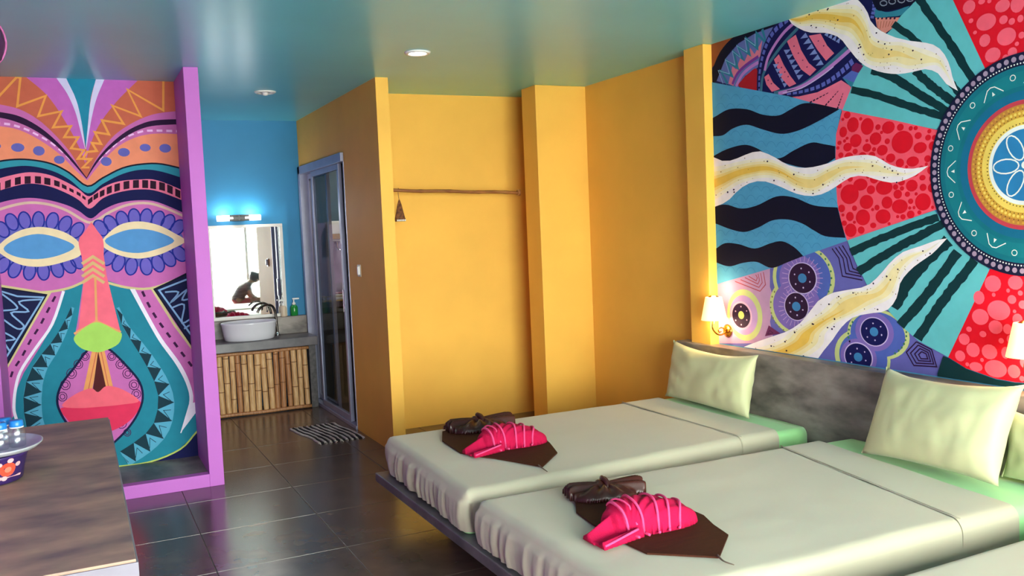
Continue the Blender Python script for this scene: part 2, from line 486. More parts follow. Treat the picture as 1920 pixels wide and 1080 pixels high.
  ('l','periwinkle',9,24.9,[3497,2232,3474,2241]),
  ('l','periwinkle',9,26.5,[3464,2245,3442,2254]),
  ('l','periwinkle',9,28.1,[3433,2259,3412,2269]),
  ('l','periwinkle',9,29.6,[3403,2274,3383,2284]),
  ('l','periwinkle',9,31.1,[3375,2289,3355,2300]),
  ('p','rosepink',8,[3924,2214,3732,2180,3598,2182,3507,2201,3434,2218,3367,2174,3431,2064,3600,2112,3758,2156]),
  ('l','plum',9,8.9,[3654,2136,3637,2140]),
  ('l','plum',9,7.9,[3630,2142,3614,2146]),
  ('l','plum',9,6.8,[3607,2147,3591,2151]),
  ('l','plum',9,5.8,[3584,2153,3568,2157]),
  ('l','plum',9,4.7,[3561,2158,3545,2162]),
  ('l','plum',9,3.7,[3538,2164,3522,2168]),
  ('l','plum',9,8.7,[3543,2106,3532,2114]),
  ('l','plum',9,7.7,[3527,2117,3516,2125]),
  ('l','plum',9,6.7,[3511,2128,3500,2135]),
  ('l','plum',9,5.7,[3496,2139,3485,2146]),
  ('l','plum',9,4.7,[3480,2149,3469,2157]),
  ('l','plum',9,3.7,[3465,2160,3454,2167]),
  ('l','plum',9,8.6,[3462,2079,3457,2088]),
  ('l','plum',9,7.6,[3455,2092,3450,2101]),
  ('l','plum',9,6.6,[3448,2104,3443,2113]),
  ('l','plum',9,5.6,[3441,2117,3436,2126]),
  ('l','plum',9,4.6,[3434,2130,3430,2139]),
  ('l','plum',9,3.6,[3427,2142,3423,2151]),
  ('p','wine',8,[3357,2298,3289,2265,3320,2235,3365,2254]),
  ('p','violetblue',8,[3365,2254,3320,2235,3352,2193,3426,2229]),
  ('p','tealblue',8,[3426,2229,3352,2193,3367,2168]),
 ]),
 ('painted_dark_disc', [
  ('s','ink',8,[3213,2596,3208,2522,3150,2499,3074,2492,3001,2494,2970,2536]),
  ('s','tealblue',7,[3217,2525,3150,2493,3074,2487,3013,2492,3062,2459,3137,2468,3208,2479]),
  ('l','greyblue',9,5.0,[3141,2533,3146,2526,3159,2525,3172,2529,3181,2538,3181,2546,3172,2550,3158,2549,3146,2542,3141,2533]),
  ('l','greyblue',9,4.9,[3091,2529,3096,2522,3108,2521,3121,2525,3130,2534,3130,2542,3121,2546,3107,2544,3095,2537,3091,2529]),
  ('l','greyblue',9,4.9,[3038,2522,3043,2516,3055,2514,3068,2519,3077,2527,3077,2535,3068,2540,3054,2538,3043,2531,3038,2522]),
  ('l','greyblue',9,4.8,[2990,2516,2995,2510,3006,2509,3019,2513,3028,2521,3027,2529,3019,2534,3006,2532,2994,2525,2990,2516]),
  ('p','salmon',8,[3212,2480,3069,2450,3107,2411,3158,2393,3203,2434]),
  ('e','plum',9,3195,2473,6.5,5),
  ('e','plum',9,3171,2468,6.5,5),
  ('e','plum',9,3146,2462,6.5,5),
  ('e','plum',9,3122,2457,6.5,5),
  ('e','plum',9,3098,2452,6.5,5),
  ('l','rust',9,3.0,[3196,2460,3200,2423]),
  ('l','rust',9,3.0,[3177,2456,3184,2422]),
  ('l','rust',9,3.0,[3159,2453,3168,2422]),
  ('l','rust',9,3.0,[3142,2449,3153,2422]),
  ('l','rust',9,3.0,[3124,2445,3138,2422]),
  ('l','rust',9,3.0,[3106,2441,3122,2422]),
  ('l','periwinkle',8,22.7,[3220,2587,3218,2574]),
  ('l','periwinkle',8,22.7,[3218,2568,3217,2554]),
  ('l','periwinkle',8,22.7,[3217,2548,3217,2535]),
  ('l','periwinkle',8,22.7,[3218,2530,3221,2517]),
  ('l','periwinkle',8,22.8,[3223,2512,3227,2499]),
  ('l','periwinkle',8,22.8,[3229,2494,3233,2482]),
 ]),
 ('painted_wave_zone', [
  ('p','skyblue',9,[4504,2384,3812,2193,3623,2129,3434,2072,3474,1950,3486,1779,3474,1616,3447,1487,3412,1403,3732,1319,3982,1248,4480,1135,4558,1120]),
  ('c','wave',10,2.2,[4381,2259,4361,2278,4336,2282,4312,2271,4294,2246]),
  ('c','wave',10,2.2,[4289,2243,4269,2262,4245,2266,4222,2255,4204,2231]),
  ('c','wave',10,2.2,[4199,2228,4180,2246,4156,2251,4134,2240,4116,2216]),
  ('c','wave',10,2.2,[4112,2213,4093,2231,4071,2235,4049,2225,4032,2201]),
  ('c','wave',10,2.2,[4027,2198,4009,2217,3987,2221,3966,2210,3949,2187]),
  ('c','wave',10,2.2,[3945,2184,3927,2202,3906,2206,3885,2196,3869,2173]),
  ('c','wave',10,2.2,[3865,2171,3848,2188,3827,2193,3807,2182,3791,2160]),
  ('c','wave',10,2.2,[4431,2211,4410,2231,4385,2235,4361,2224,4342,2199]),
  ('c','wave',10,2.2,[4337,2196,4317,2215,4292,2220,4269,2209,4250,2185]),
  ('c','wave',10,2.2,[4246,2181,4226,2200,4202,2205,4179,2194,4162,2170]),
  ('c','wave',10,2.2,[4157,2167,4138,2186,4115,2190,4093,2180,4076,2156]),
  ('c','wave',10,2.2,[4071,2153,4053,2172,4030,2176,4009,2166,3992,2143]),
  ('c','wave',10,2.2,[3988,2140,3970,2158,3948,2162,3927,2152,3911,2129]),
  ('c','wave',10,2.2,[3906,2127,3889,2145,3868,2149,3847,2139,3832,2117]),
  ('c','wave',10,2.2,[3828,2114,3811,2132,3790,2136,3770,2126,3755,2104]),
  ('c','wave',10,2.2,[3751,2101,3734,2119,3714,2123,3695,2114,3680,2092]),
  ('c','wave',10,2.2,[3676,2089,3660,2107,3641,2111,3622,2102,3607,2080]),
  ('c','wave',10,2.2,[3604,2077,3588,2095,3569,2099,3551,2090,3536,2069]),
  ('c','wave',10,2.2,[3533,2066,3518,2083,3499,2088,3481,2078,3467,2058]),
  ('c','wave',10,2.2,[4386,2151,4365,2171,4340,2175,4316,2164,4298,2140]),
  ('c','wave',10,2.2,[4293,2137,4273,2156,4249,2161,4226,2150,4208,2126]),
  ('c','wave',10,2.2,[4203,2123,4184,2142,4160,2147,4138,2136,4120,2113]),
  ('c','wave',10,2.2,[4116,2110,4097,2129,4074,2133,4052,2123,4035,2100]),
  ('c','wave',10,2.2,[4031,2097,4012,2115,3990,2120,3969,2110,3952,2087]),
  ('c','wave',10,2.2,[3948,2084,3931,2103,3909,2107,3888,2097,3872,2075]),
  ('c','wave',10,2.2,[3868,2072,3851,2090,3830,2095,3810,2085,3794,2063]),
  ('c','wave',10,2.2,[3790,2060,3774,2078,3753,2083,3734,2073,3718,2051]),
  ('c','wave',10,2.2,[3715,2048,3698,2066,3679,2071,3659,2061,3645,2040]),
  ('c','wave',10,2.2,[3641,2037,3625,2055,3606,2059,3587,2050,3573,2029]),
  ('c','wave',10,2.2,[3569,2026,3554,2043,3535,2048,3517,2039,3503,2018]),
  ('c','wave',10,2.2,[3499,2015,3484,2033,3466,2037,3448,2028,3435,2008]),
  ('c','wave',10,2.2,[4436,2103,4415,2123,4389,2128,4365,2117,4346,2092]),
  ('c','wave',10,2.2,[4341,2089,4321,2109,4296,2114,4273,2103,4254,2079]),
  ('c','wave',10,2.2,[4250,2076,4230,2095,4206,2100,4183,2090,4165,2066]),
  ('c','wave',10,2.2,[4161,2063,4142,2082,4119,2087,4096,2077,4079,2054]),
  ('c','wave',10,2.2,[4075,2051,4056,2070,4034,2075,4012,2064,3995,2042]),
  ('c','wave',10,2.2,[3991,2039,3973,2057,3951,2062,3930,2052,3914,2030]),
  ('c','wave',10,2.2,[3910,2027,3892,2046,3871,2050,3850,2041,3834,2018]),
  ('c','wave',10,2.2,[3830,2016,3813,2034,3793,2039,3773,2029,3757,2007]),
  ('c','wave',10,2.2,[3754,2004,3737,2023,3717,2027,3698,2018,3683,1996]),
  ('c','wave',10,2.2,[3679,1994,3663,2012,3643,2016,3624,2007,3610,1986]),
  ('c','wave',10,2.2,[3606,1983,3590,2001,3571,2006,3553,1997,3539,1976]),
  ('c','wave',10,2.2,[3535,1973,3520,1990,3502,1995,3484,1986,3470,1966]),
  ('c','wave',10,2.2,[4390,2043,4369,2063,4345,2068,4320,2058,4302,2034]),
  ('c','wave',10,2.2,[4297,2031,4277,2050,4253,2055,4229,2045,4211,2021]),
  ('c','wave',10,2.2,[4207,2018,4187,2038,4164,2043,4141,2033,4124,2009]),
  ('c','wave',10,2.2,[4119,2006,4100,2026,4078,2031,4056,2021,4039,1998]),
  ('c','wave',10,2.2,[4034,1995,4016,2014,3994,2019,3972,2009,3956,1987]),
  ('c','wave',10,2.2,[3952,1984,3934,2003,3912,2008,3891,1998,3875,1976]),
  ('c','wave',10,2.2,[3871,1973,3854,1991,3833,1996,3813,1987,3797,1965]),
  ('c','wave',10,2.2,[3793,1962,3776,1981,3756,1986,3736,1976,3721,1955]),
  ('c','wave',10,2.2,[3717,1952,3701,1970,3681,1975,3662,1966,3647,1945]),
  ('c','wave',10,2.2,[3643,1942,3627,1960,3608,1965,3590,1956,3575,1935]),
  ('c','wave',10,2.2,[3571,1932,3556,1950,3537,1955,3519,1946,3505,1925]),
  ('c','wave',10,2.2,[4440,1994,4419,2014,4394,2020,4369,2009,4350,1985]),
  ('c','wave',10,2.2,[4346,1982,4325,2002,4300,2007,4277,1997,4258,1973]),
  ('c','wave',10,2.2,[4254,1970,4234,1990,4210,1995,4187,1985,4169,1962]),
  ('c','wave',10,2.2,[4165,1959,4145,1979,4122,1984,4100,1974,4083,1951]),
  ('c','wave',10,2.2,[4078,1948,4060,1967,4037,1973,4015,1963,3999,1940]),
  ('c','wave',10,2.2,[3994,1937,3976,1957,3954,1962,3933,1952,3917,1930]),
  ('c','wave',10,2.2,[3913,1927,3895,1946,3874,1951,3853,1942,3837,1920]),
  ('c','wave',10,2.2,[3833,1917,3816,1936,3796,1941,3776,1932,3760,1910]),
  ('c','wave',10,2.2,[3756,1907,3740,1926,3720,1931,3700,1922,3685,1900]),
  ('c','wave',10,2.2,[3681,1898,3665,1916,3646,1921,3627,1912,3612,1891]),
  ('c','wave',10,2.2,[3608,1889,3593,1907,3574,1912,3555,1903,3541,1882]),
  ('c','wave',10,2.2,[3537,1880,3522,1897,3504,1902,3486,1894,3472,1873]),
  ('c','wave',10,2.2,[4395,1935,4374,1955,4349,1961,4325,1951,4306,1927]),
  ('c','wave',10,2.2,[4301,1924,4281,1944,4257,1949,4233,1939,4215,1916]),
  ('c','wave',10,2.2,[4211,1913,4191,1933,4168,1939,4145,1929,4127,1906]),
  ('c','wave',10,2.2,[4123,1903,4104,1922,4081,1928,4059,1918,4042,1895]),
  ('c','wave',10,2.2,[4038,1893,4019,1912,3997,1918,3976,1908,3959,1886]),
  ('c','wave',10,2.2,[3955,1883,3937,1902,3915,1908,3895,1898,3878,1876]),
  ('c','wave',10,2.2,[3874,1873,3857,1892,3836,1898,3816,1889,3800,1867]),
  ('c','wave',10,2.2,[3796,1864,3779,1883,3759,1888,3739,1879,3724,1858]),
  ('c','wave',10,2.2,[3720,1855,3704,1874,3684,1879,3665,1870,3650,1849]),
  ('c','wave',10,2.2,[3646,1847,3630,1865,3611,1870,3592,1861,3577,1841]),
  ('c','wave',10,2.2,[3574,1838,3558,1856,3540,1861,3521,1853,3507,1832]),
  ('c','wave',10,2.2,[4445,1884,4424,1905,4398,1911,4374,1901,4355,1877]),
  ('c','wave',10,2.2,[4350,1874,4329,1894,4305,1900,4281,1890,4262,1867]),
  ('c','wave',10,2.2,[4258,1864,4238,1884,4214,1890,4191,1880,4173,1857]),
  ('c','wave',10,2.2,[4168,1854,4149,1874,4126,1880,4104,1870,4086,1848]),
  ('c','wave',10,2.2,[4082,1845,4063,1865,4041,1870,4019,1861,4002,1838]),
  ('c','wave',10,2.2,[3998,1836,3980,1855,3958,1861,3936,1852,3920,1829]),
  ('c','wave',10,2.2,[3916,1827,3898,1846,3877,1852,3856,1843,3840,1821]),
  ('c','wave',10,2.2,[3836,1818,3819,1837,3799,1843,3779,1834,3763,1812]),
  ('c','wave',10,2.2,[3759,1810,3743,1829,3722,1834,3703,1825,3688,1804]),
  ('c','wave',10,2.2,[3684,1802,3668,1820,3648,1826,3629,1817,3615,1796]),
  ('c','wave',10,2.2,[3611,1794,3595,1812,3576,1817,3558,1809,3543,1788]),
  ('c','wave',10,2.2,[3540,1786,3524,1804,3506,1809,3488,1801,3474,1781]),
  ('c','wave',10,2.2,[4399,1826,4378,1847,4353,1853,4329,1843,4310,1819]),
  ('c','wave',10,2.2,[4305,1816,4285,1837,4261,1843,4237,1833,4219,1810]),
  ('c','wave',10,2.2,[4215,1807,4195,1828,4172,1834,4149,1824,4131,1801]),
  ('c','wave',10,2.2,[4127,1799,4108,1819,4085,1825,4063,1815,4045,1793]),
  ('c','wave',10,2.2,[4041,1790,4023,1810,4000,1816,3979,1807,3962,1784]),
  ('c','wave',10,2.2,[3958,1782,3940,1801,3919,1807,3898,1798,3881,1776]),
  ('c','wave',10,2.2,[3877,1774,3860,1793,3839,1799,3819,1790,3803,1768]),
  ('c','wave',10,2.2,[3799,1766,3782,1785,3762,1791,3742,1782,3726,1761]),
  ('c','wave',10,2.2,[3723,1758,3706,1777,3686,1783,3667,1774,3652,1753]),
  ('c','wave',10,2.2,[3648,1751,3632,1769,3613,1775,3594,1767,3580,1746]),
  ('c','wave',10,2.2,[3576,1744,3561,1762,3542,1768,3524,1759,3509,1739]),
  ('c','wave',10,2.2,[4449,1774,4428,1795,4403,1802,4378,1792,4359,1768]),
  ('c','wave',10,2.2,[4354,1766,4334,1787,4309,1793,4285,1783,4267,1760]),
  ('c','wave',10,2.2,[4262,1757,4242,1778,4218,1784,4195,1775,4177,1752]),
  ('c','wave',10,2.2,[4172,1749,4153,1769,4130,1776,4107,1766,4090,1744]),
  ('c','wave',10,2.2,[4085,1741,4067,1761,4044,1767,4022,1758,4005,1736]),
  ('c','wave',10,2.2,[4001,1734,3983,1753,3961,1759,3940,1751,3923,1729]),
  ('c','wave',10,2.2,[3919,1726,3901,1746,3880,1752,3859,1743,3843,1721]),
  ('c','wave',10,2.2,[3839,1719,3822,1738,3802,1744,3781,1736,3766,1714]),
  ('c','wave',10,2.2,[3762,1712,3745,1731,3725,1737,3706,1728,3690,1707]),
  ('c','wave',10,2.2,[3687,1705,3670,1724,3651,1730,3632,1721,3617,1701]),
  ('c','wave',10,2.2,[3613,1698,3598,1717,3579,1723,3560,1715,3546,1694]),
  ('c','wave',10,2.2,[3542,1692,3527,1710,3508,1716,3490,1708,3476,1688]),
  ('c','wave',10,2.2,[4404,1716,4383,1738,4357,1744,4333,1735,4314,1711]),
  ('c','wave',10,2.2,[4310,1709,4289,1730,4265,1736,4241,1727,4223,1704]),
  ('c','wave',10,2.2,[4219,1701,4199,1722,4175,1728,4152,1719,4135,1697]),
  ('c','wave',10,2.2,[4130,1694,4111,1714,4088,1721,4066,1712,4049,1690]),
  ('c','wave',10,2.2,[4045,1687,4026,1707,4004,1713,3982,1705,3966,1683]),
  ('c','wave',10,2.2,[3961,1680,3943,1700,3922,1706,3901,1698,3885,1676]),
  ('c','wave',10,2.2,[3880,1673,3863,1693,3842,1699,3822,1691,3806,1670]),
  ('c','wave',10,2.2,[3802,1667,3785,1686,3764,1693,3745,1684,3729,1663]),
  ('c','wave',10,2.2,[3725,1661,3709,1680,3689,1686,3670,1678,3655,1657]),
  ('c','wave',10,2.2,[3651,1655,3635,1674,3616,1680,3597,1672,3582,1651]),
  ('c','wave',10,2.2,[3578,1649,3563,1667,3544,1673,3526,1665,3512,1645]),
  ('c','wave',10,2.2,[4454,1664,4433,1685,4407,1692,4382,1683,4363,1660]),
  ('c','wave',10,2.2,[4358,1657,4338,1678,4313,1685,4289,1676,4271,1653]),
  ('c','wave',10,2.2,[4266,1650,4246,1671,4222,1678,4199,1669,4181,1646]),
  ('c','wave',10,2.2,[4176,1643,4157,1664,4133,1671,4111,1662,4093,1640]),
  ('c','wave',10,2.2,[4089,1637,4070,1658,4048,1664,4026,1656,4009,1634]),
  ('c','wave',10,2.2,[4004,1631,3986,1651,3964,1658,3943,1649,3926,1628]),
  ('c','wave',10,2.2,[3922,1625,3905,1645,3883,1651,3862,1643,3846,1622]),
  ('c','wave',10,2.2,[3842,1619,3825,1639,3804,1645,3784,1637,3769,1616]),
  ('c','wave',10,2.2,[3765,1614,3748,1633,3728,1639,3708,1631,3693,1610]),
  ('c','wave',10,2.2,[3689,1608,3673,1627,3653,1634,3634,1626,3619,1605]),
  ('c','wave',10,2.2,[3616,1603,3600,1622,3581,1628,3562,1620,3548,1600]),
  ('c','wave',10,2.2,[3544,1597,3529,1616,3510,1622,3492,1615,3478,1595]),
  ('c','wave',10,2.2,[4408,1607,4387,1628,4362,1635,4337,1626,4319,1603]),
  ('c','wave',10,2.2,[4314,1600,4294,1622,4269,1629,4245,1620,4227,1597]),
  ('c','wave',10,2.2,[4223,1595,4203,1616,4179,1623,4156,1614,4139,1592]),
  ('c','wave',10,2.2,[4134,1589,4115,1610,4092,1617,4070,1608,4052,1586]),
  ('c','wave',10,2.2,[4048,1583,4030,1604,4007,1611,3986,1602,3969,1581]),
  ('c','wave',10,2.2,[3965,1578,3947,1598,3925,1605,3904,1597,3888,1575]),
  ('c','wave',10,2.2,[3883,1573,3866,1593,3845,1600,3825,1591,3809,1570]),
  ('c','wave',10,2.2,[3805,1568,3788,1588,3767,1594,3747,1586,3732,1565]),
  ('c','wave',10,2.2,[3728,1563,3712,1583,3692,1589,3672,1581,3657,1561]),
  ('c','wave',10,2.2,[3653,1558,3637,1578,3618,1584,3599,1576,3585,1556]),
  ('c','wave',10,2.2,[3581,1554,3565,1573,3546,1579,3528,1571,3514,1551]),
  ('c','wave',10,2.2,[3510,1549,3495,1568,3477,1574,3459,1567,3445,1547]),
  ('c','wave',10,2.2,[4458,1553,4437,1575,4411,1582,4387,1573,4368,1550]),
  ('c','wave',10,2.2,[4363,1548,4342,1569,4317,1577,4293,1568,4275,1545]),
  ('c','wave',10,2.2,[4270,1542,4250,1564,4226,1571,4203,1563,4185,1540]),
  ('c','wave',10,2.2,[4180,1538,4161,1559,4137,1566,4115,1557,4097,1535]),
  ('c','wave',10,2.2,[4093,1533,4074,1554,4051,1561,4029,1552,4012,1531]),
  ('c','wave',10,2.2,[4008,1528,3990,1549,3967,1556,3946,1547,3930,1526]),
  ('c','wave',10,2.2,[3925,1524,3908,1544,3886,1551,3865,1543,3849,1522]),
  ('c','wave',10,2.2,[3845,1519,3828,1539,3807,1546,3787,1538,3771,1517]),
  ('c','wave',10,2.2,[3767,1515,3751,1535,3731,1541,3711,1534,3696,1513]),
  ('c','wave',10,2.2,[3692,1511,3676,1530,3656,1537,3637,1529,3622,1509]),
  ('c','wave',10,2.2,[3618,1507,3602,1526,3583,1533,3565,1525,3550,1505]),
  ('c','wave',10,2.2,[3546,1503,3531,1522,3513,1528,3494,1521,3480,1501]),
  ('c','wave',10,2.2,[4412,1496,4391,1519,4366,1526,4342,1517,4323,1495]),
  ('c','wave',10,2.2,[4318,1492,4298,1514,4273,1521,4249,1513,4231,1490]),
  ('c','wave',10,2.2,[4227,1488,4207,1509,4183,1517,4160,1508,4142,1486]),
  ('c','wave',10,2.2,[4138,1484,4119,1505,4096,1512,4073,1504,4056,1482]),
  ('c','wave',10,2.2,[4052,1480,4033,1501,4011,1508,3989,1500,3972,1478]),
  ('c','wave',10,2.2,[3968,1476,3950,1497,3928,1504,3907,1496,3891,1474]),
  ('c','wave',10,2.2,[3887,1472,3869,1492,3848,1499,3827,1492,3812,1471]),
  ('c','wave',10,2.2,[3808,1468,3791,1489,3770,1495,3750,1488,3735,1467]),
  ('c','wave',10,2.2,[3731,1465,3714,1485,3694,1492,3675,1484,3660,1464]),
  ('c','wave',10,2.2,[3656,1461,3640,1481,3621,1488,3602,1480,3587,1460]),
  ('c','wave',10,2.2,[3583,1458,3568,1477,3549,1484,3530,1477,3516,1457]),
  ('c','wave',10,2.2,[3512,1455,3497,1474,3479,1481,3461,1473,3447,1454]),
  ('c','wave',10,2.2,[4463,1441,4442,1464,4416,1472,4391,1463,4372,1440]),
  ('c','wave',10,2.2,[4367,1438,4346,1460,4321,1468,4297,1460,4279,1437]),
  ('c','wave',10,2.2,[4274,1434,4254,1456,4230,1464,4206,1456,4188,1434]),
  ('c','wave',10,2.2,[4184,1431,4164,1453,4141,1460,4118,1452,4101,1430]),
  ('c','wave',10,2.2,[4096,1428,4077,1449,4055,1457,4033,1449,4016,1427]),
  ('c','wave',10,2.2,[4011,1425,3993,1446,3971,1453,3949,1445,3933,1424]),
  ('c','wave',10,2.2,[3929,1422,3911,1443,3889,1450,3869,1442,3852,1421]),
  ('c','wave',10,2.2,[3848,1419,3831,1439,3810,1446,3790,1439,3774,1418]),
  ('c','wave',10,2.2,[3770,1416,3754,1436,3733,1443,3714,1436,3698,1415]),
  ('c','wave',10,2.2,[3694,1413,3678,1433,3658,1440,3639,1433,3624,1413]),
  ('c','wave',10,2.2,[3621,1410,3605,1430,3586,1437,3567,1430,3552,1410]),
  ('c','wave',10,2.2,[3549,1408,3533,1427,3515,1434,3497,1427,3482,1407]),
  ('c','wave',10,2.2,[4417,1385,4396,1408,4370,1416,4346,1408,4327,1385]),
  ('c','wave',10,2.2,[4322,1383,4302,1405,4277,1413,4254,1405,4235,1383]),
  ('c','wave',10,2.2,[4231,1380,4211,1402,4187,1410,4164,1402,4146,1380]),
  ('c','wave',10,2.2,[4142,1378,4122,1400,4099,1407,4077,1399,4060,1378]),
  ('c','wave',10,2.2,[4055,1375,4036,1397,4014,1404,3992,1397,3975,1375]),
  ('c','wave',10,2.2,[3971,1373,3953,1394,3931,1402,3910,1394,3894,1373]),
  ('c','wave',10,2.2,[3890,1371,3872,1392,3851,1399,3830,1391,3814,1371]),
  ('c','wave',10,2.2,[3810,1368,3793,1389,3773,1396,3753,1389,3737,1369]),
  ('c','wave',10,2.2,[3733,1366,3717,1387,3697,1394,3677,1387,3662,1366]),
  ('c','wave',10,2.2,[3659,1364,3642,1384,3623,1391,3604,1384,3589,1364]),
  ('c','wave',10,2.2,[4468,1330,4446,1353,4420,1361,4396,1353,4376,1330]),
  ('c','wave',10,2.2,[4372,1328,4351,1351,4326,1359,4302,1351,4283,1328]),
  ('c','wave',10,2.2,[4278,1326,4258,1348,4234,1356,4210,1349,4192,1327]),
  ('c','wave',10,2.2,[4188,1324,4168,1346,4145,1354,4122,1347,4104,1325]),
  ('c','wave',10,2.2,[4100,1323,4081,1344,4058,1352,4036,1345,4019,1323]),
  ('c','wave',10,2.2,[4015,1321,3996,1343,3974,1350,3953,1343,3936,1322]),
  ('c','wave',10,2.2,[3932,1319,3914,1341,3892,1348,3872,1341,3855,1320]),
  ('c','wave',10,2.2,[3851,1318,3834,1339,3813,1346,3793,1339,3777,1319]),
  ('c','wave',10,2.2,[3773,1316,3756,1337,3736,1345,3716,1337,3701,1317]),
  ('c','wave',10,2.2,[4421,1274,4400,1297,4375,1306,4350,1298,4331,1276]),
  ('c','wave',10,2.2,[4327,1273,4306,1296,4281,1305,4258,1297,4239,1275]),
  ('c','wave',10,2.2,[4235,1272,4215,1295,4191,1303,4168,1296,4150,1274]),
  ('c','wave',10,2.2,[4145,1272,4126,1294,4103,1302,4080,1294,4063,1273]),
  ('c','wave',10,2.2,[4059,1271,4040,1292,4017,1300,3996,1293,3979,1272]),
  ('c','wave',10,2.2,[3975,1270,3956,1291,3935,1299,3913,1292,3897,1271]),
  ('c','wave',10,2.2,[4472,1217,4451,1241,4425,1250,4400,1242,4381,1220]),
  ('c','wave',10,2.2,[4376,1217,4355,1240,4330,1249,4306,1242,4287,1219]),
  ('c','wave',10,2.2,[4282,1217,4262,1240,4238,1248,4214,1241,4196,1219]),
  ('c','wave',10,2.2,[4192,1217,4172,1240,4148,1248,4126,1241,4108,1219]),
 ]),
 ('painted_wave', [
  ('b','ink',11,[4514,2146,4437,2162,4307,2189,4150,2168,4018,2120,3891,2099,3799,2119,3709,2138,3609,2124,3447,2075],[4518,2046,4461,2046,4368,2042,4276,2072,4153,2079,4021,2037,3879,1997,3757,1997,3626,2023,3487,2062,3447,2075]),
 ]),
 ('painted_wave', [
  ('b','ink',11,[4524,1919,4466,1926,4335,1956,4175,1966,4058,1930,3978,1883,3883,1864,3775,1897,3650,1925,3559,1908,3481,1890],[4525,1895,4467,1890,4266,1879,4093,1882,3962,1871,3823,1826,3690,1795,3576,1796,3482,1829]),
 ]),
 ('painted_wave', [
  ('b','ink',11,[4537,1613,4366,1626,4223,1597,4085,1609,3921,1653,3783,1641,3637,1592,3472,1575],[4541,1528,4464,1514,4317,1475,4193,1458,4073,1483,3957,1520,3832,1522,3727,1498,3641,1459,3557,1427,3422,1418]),
 ]),
 ('painted_wave', [
  ('b','ink',11,[4529,1343,4471,1356,4375,1392,4249,1386,4111,1361,3977,1391,3882,1402,3790,1369,3723,1321],[4531,1294,4474,1276,4344,1252,4217,1275,4097,1283,3974,1251,3839,1287,3723,1321]),
 ]),
 ('painted_teal_sector', [
  ('p','aqua',8,[3447,2072,3380,2176,3328,2236,3302,2270,3179,2370,3108,2411,3062,2456,2995,2495,2978,2562,2811,2520,2626,2129,2751,2026,2874,1906]),
 ]),
 ('painted_teal_sector', [
  ('p','aqua',8,[3412,1405,3360,1295,3286,1177,3154,1057,3062,977,2984,927,2824,868,2613,1273,2757,1393,2889,1539]),
 ]),
 ('painted_streak', [
  ('p','spruce',9,[2993,2535,2986,2513,2972,2492,2955,2474,2948,2453,2935,2435,2920,2418,2907,2399,2892,2382,2881,2364,2871,2345,2859,2327,2846,2310,2831,2294,2820,2276,2813,2257,2798,2241,2788,2223,2776,2206,2767,2187,2758,2170,2744,2153,2732,2136,2722,2119,2710,2102,2701,2084,2668,2097,2676,2115,2687,2132,2700,2148,2710,2165,2720,2183,2727,2202,2738,2219,2750,2236,2760,2254,2772,2272,2787,2288,2795,2307,2811,2323,2823,2341,2835,2359,2843,2378,2859,2395,2869,2413,2884,2431,2897,2448,2907,2468,2920,2485,2929,2504,2939,2520,2947,2537]),
 ]),
 ('painted_streak', [
  ('p','spruce',9,[3120,2416,3100,2403,3083,2388,3066,2373,3048,2360,3029,2348,3014,2333,2998,2320,2984,2305,2970,2290,2960,2273,2944,2258,2932,2242,2917,2227,2907,2210,2891,2196,2879,2180,2868,2163,2854,2148,2843,2133,2829,2118,2816,2103,2806,2087,2791,2073,2783,2056,2768,2042,2741,2057,2752,2073,2766,2087,2774,2104,2790,2117,2802,2132,2814,2148,2824,2165,2836,2180,2851,2194,2861,2211,2874,2226,2887,2242,2900,2258,2915,2273,2926,2290,2941,2306,2955,2323,2974,2336,2988,2353,3004,2369,3021,2384,3042,2395,3060,2410,3076,2425,3094,2439]),
 ]),
 ('painted_streak', [
  ('p','spruce',9,[3004,2178,2995,2170,2985,2164,2977,2156,2973,2145,2964,2138,2956,2131,2945,2125,2936,2117,2929,2109,2923,2099,2915,2092,2904,2086,2895,2079,2887,2073,2878,2066,2872,2057,2862,2052,2852,2047,2846,2037,2836,2032,2829,2024,2821,2017,2811,2012,2803,2006,2797,1997,2768,2025,2777,2031,2784,2038,2792,2045,2800,2052,2808,2059,2816,2066,2827,2070,2835,2077,2842,2085,2848,2093,2860,2097,2868,2104,2874,2113,2884,2119,2890,2127,2900,2133,2906,2141,2916,2147,2922,2156,2929,2164,2941,2168,2947,2177,2952,2186,2963,2193,2969,2202]),
 ]),
 ('painted_streak', [
  ('p','spruce',9,[3247,2218,3226,2207,3204,2203,3185,2193,3166,2184,3148,2174,3129,2166,3113,2154,3095,2145,3080,2131,3063,2120,3045,2110,3027,2100,3013,2085,2995,2074,2978,2063,2962,2051,2945,2041,2928,2030,2912,2019,2894,2011,2879,1999,2863,1989,2848,1977,2832,1967,2815,1958,2794,1984,2809,1995,2825,2005,2839,2018,2855,2029,2872,2037,2886,2050,2902,2061,2920,2071,2935,2083,2953,2092,2968,2105,2985,2116,3000,2129,3018,2139,3033,2153,3051,2164,3068,2176,3087,2188,3107,2199,3127,2211,3147,2221,3169,2229,3190,2237,3211,2246,3231,2256]),
 ]),
 ('painted_streak', [
  ('p','spruce',9,[3374,2143,3348,2136,3323,2126,3299,2117,3274,2111,3249,2104,3226,2094,3202,2087,3180,2077,3157,2067,3135,2058,3113,2049,3091,2039,3069,2030,3046,2023,3025,2013,3004,2002,2982,1996,2961,1986,2938,1982,2918,1971,2898,1963,2877,1956,2856,1949,2837,1937,2817,1929,2803,1966,2824,1971,2844,1979,2864,1987,2884,1998,2906,2002,2926,2013,2948,2018,2968,2028,2988,2040,3010,2047,3032,2053,3053,2065,3075,2073,3096,2085,3120,2091,3144,2099,3167,2108,3189,2121,3213,2128,3238,2136,3261,2147,3286,2154,3312,2161,3337,2168,3362,2177]),
 ]),
 ('painted_streak', [
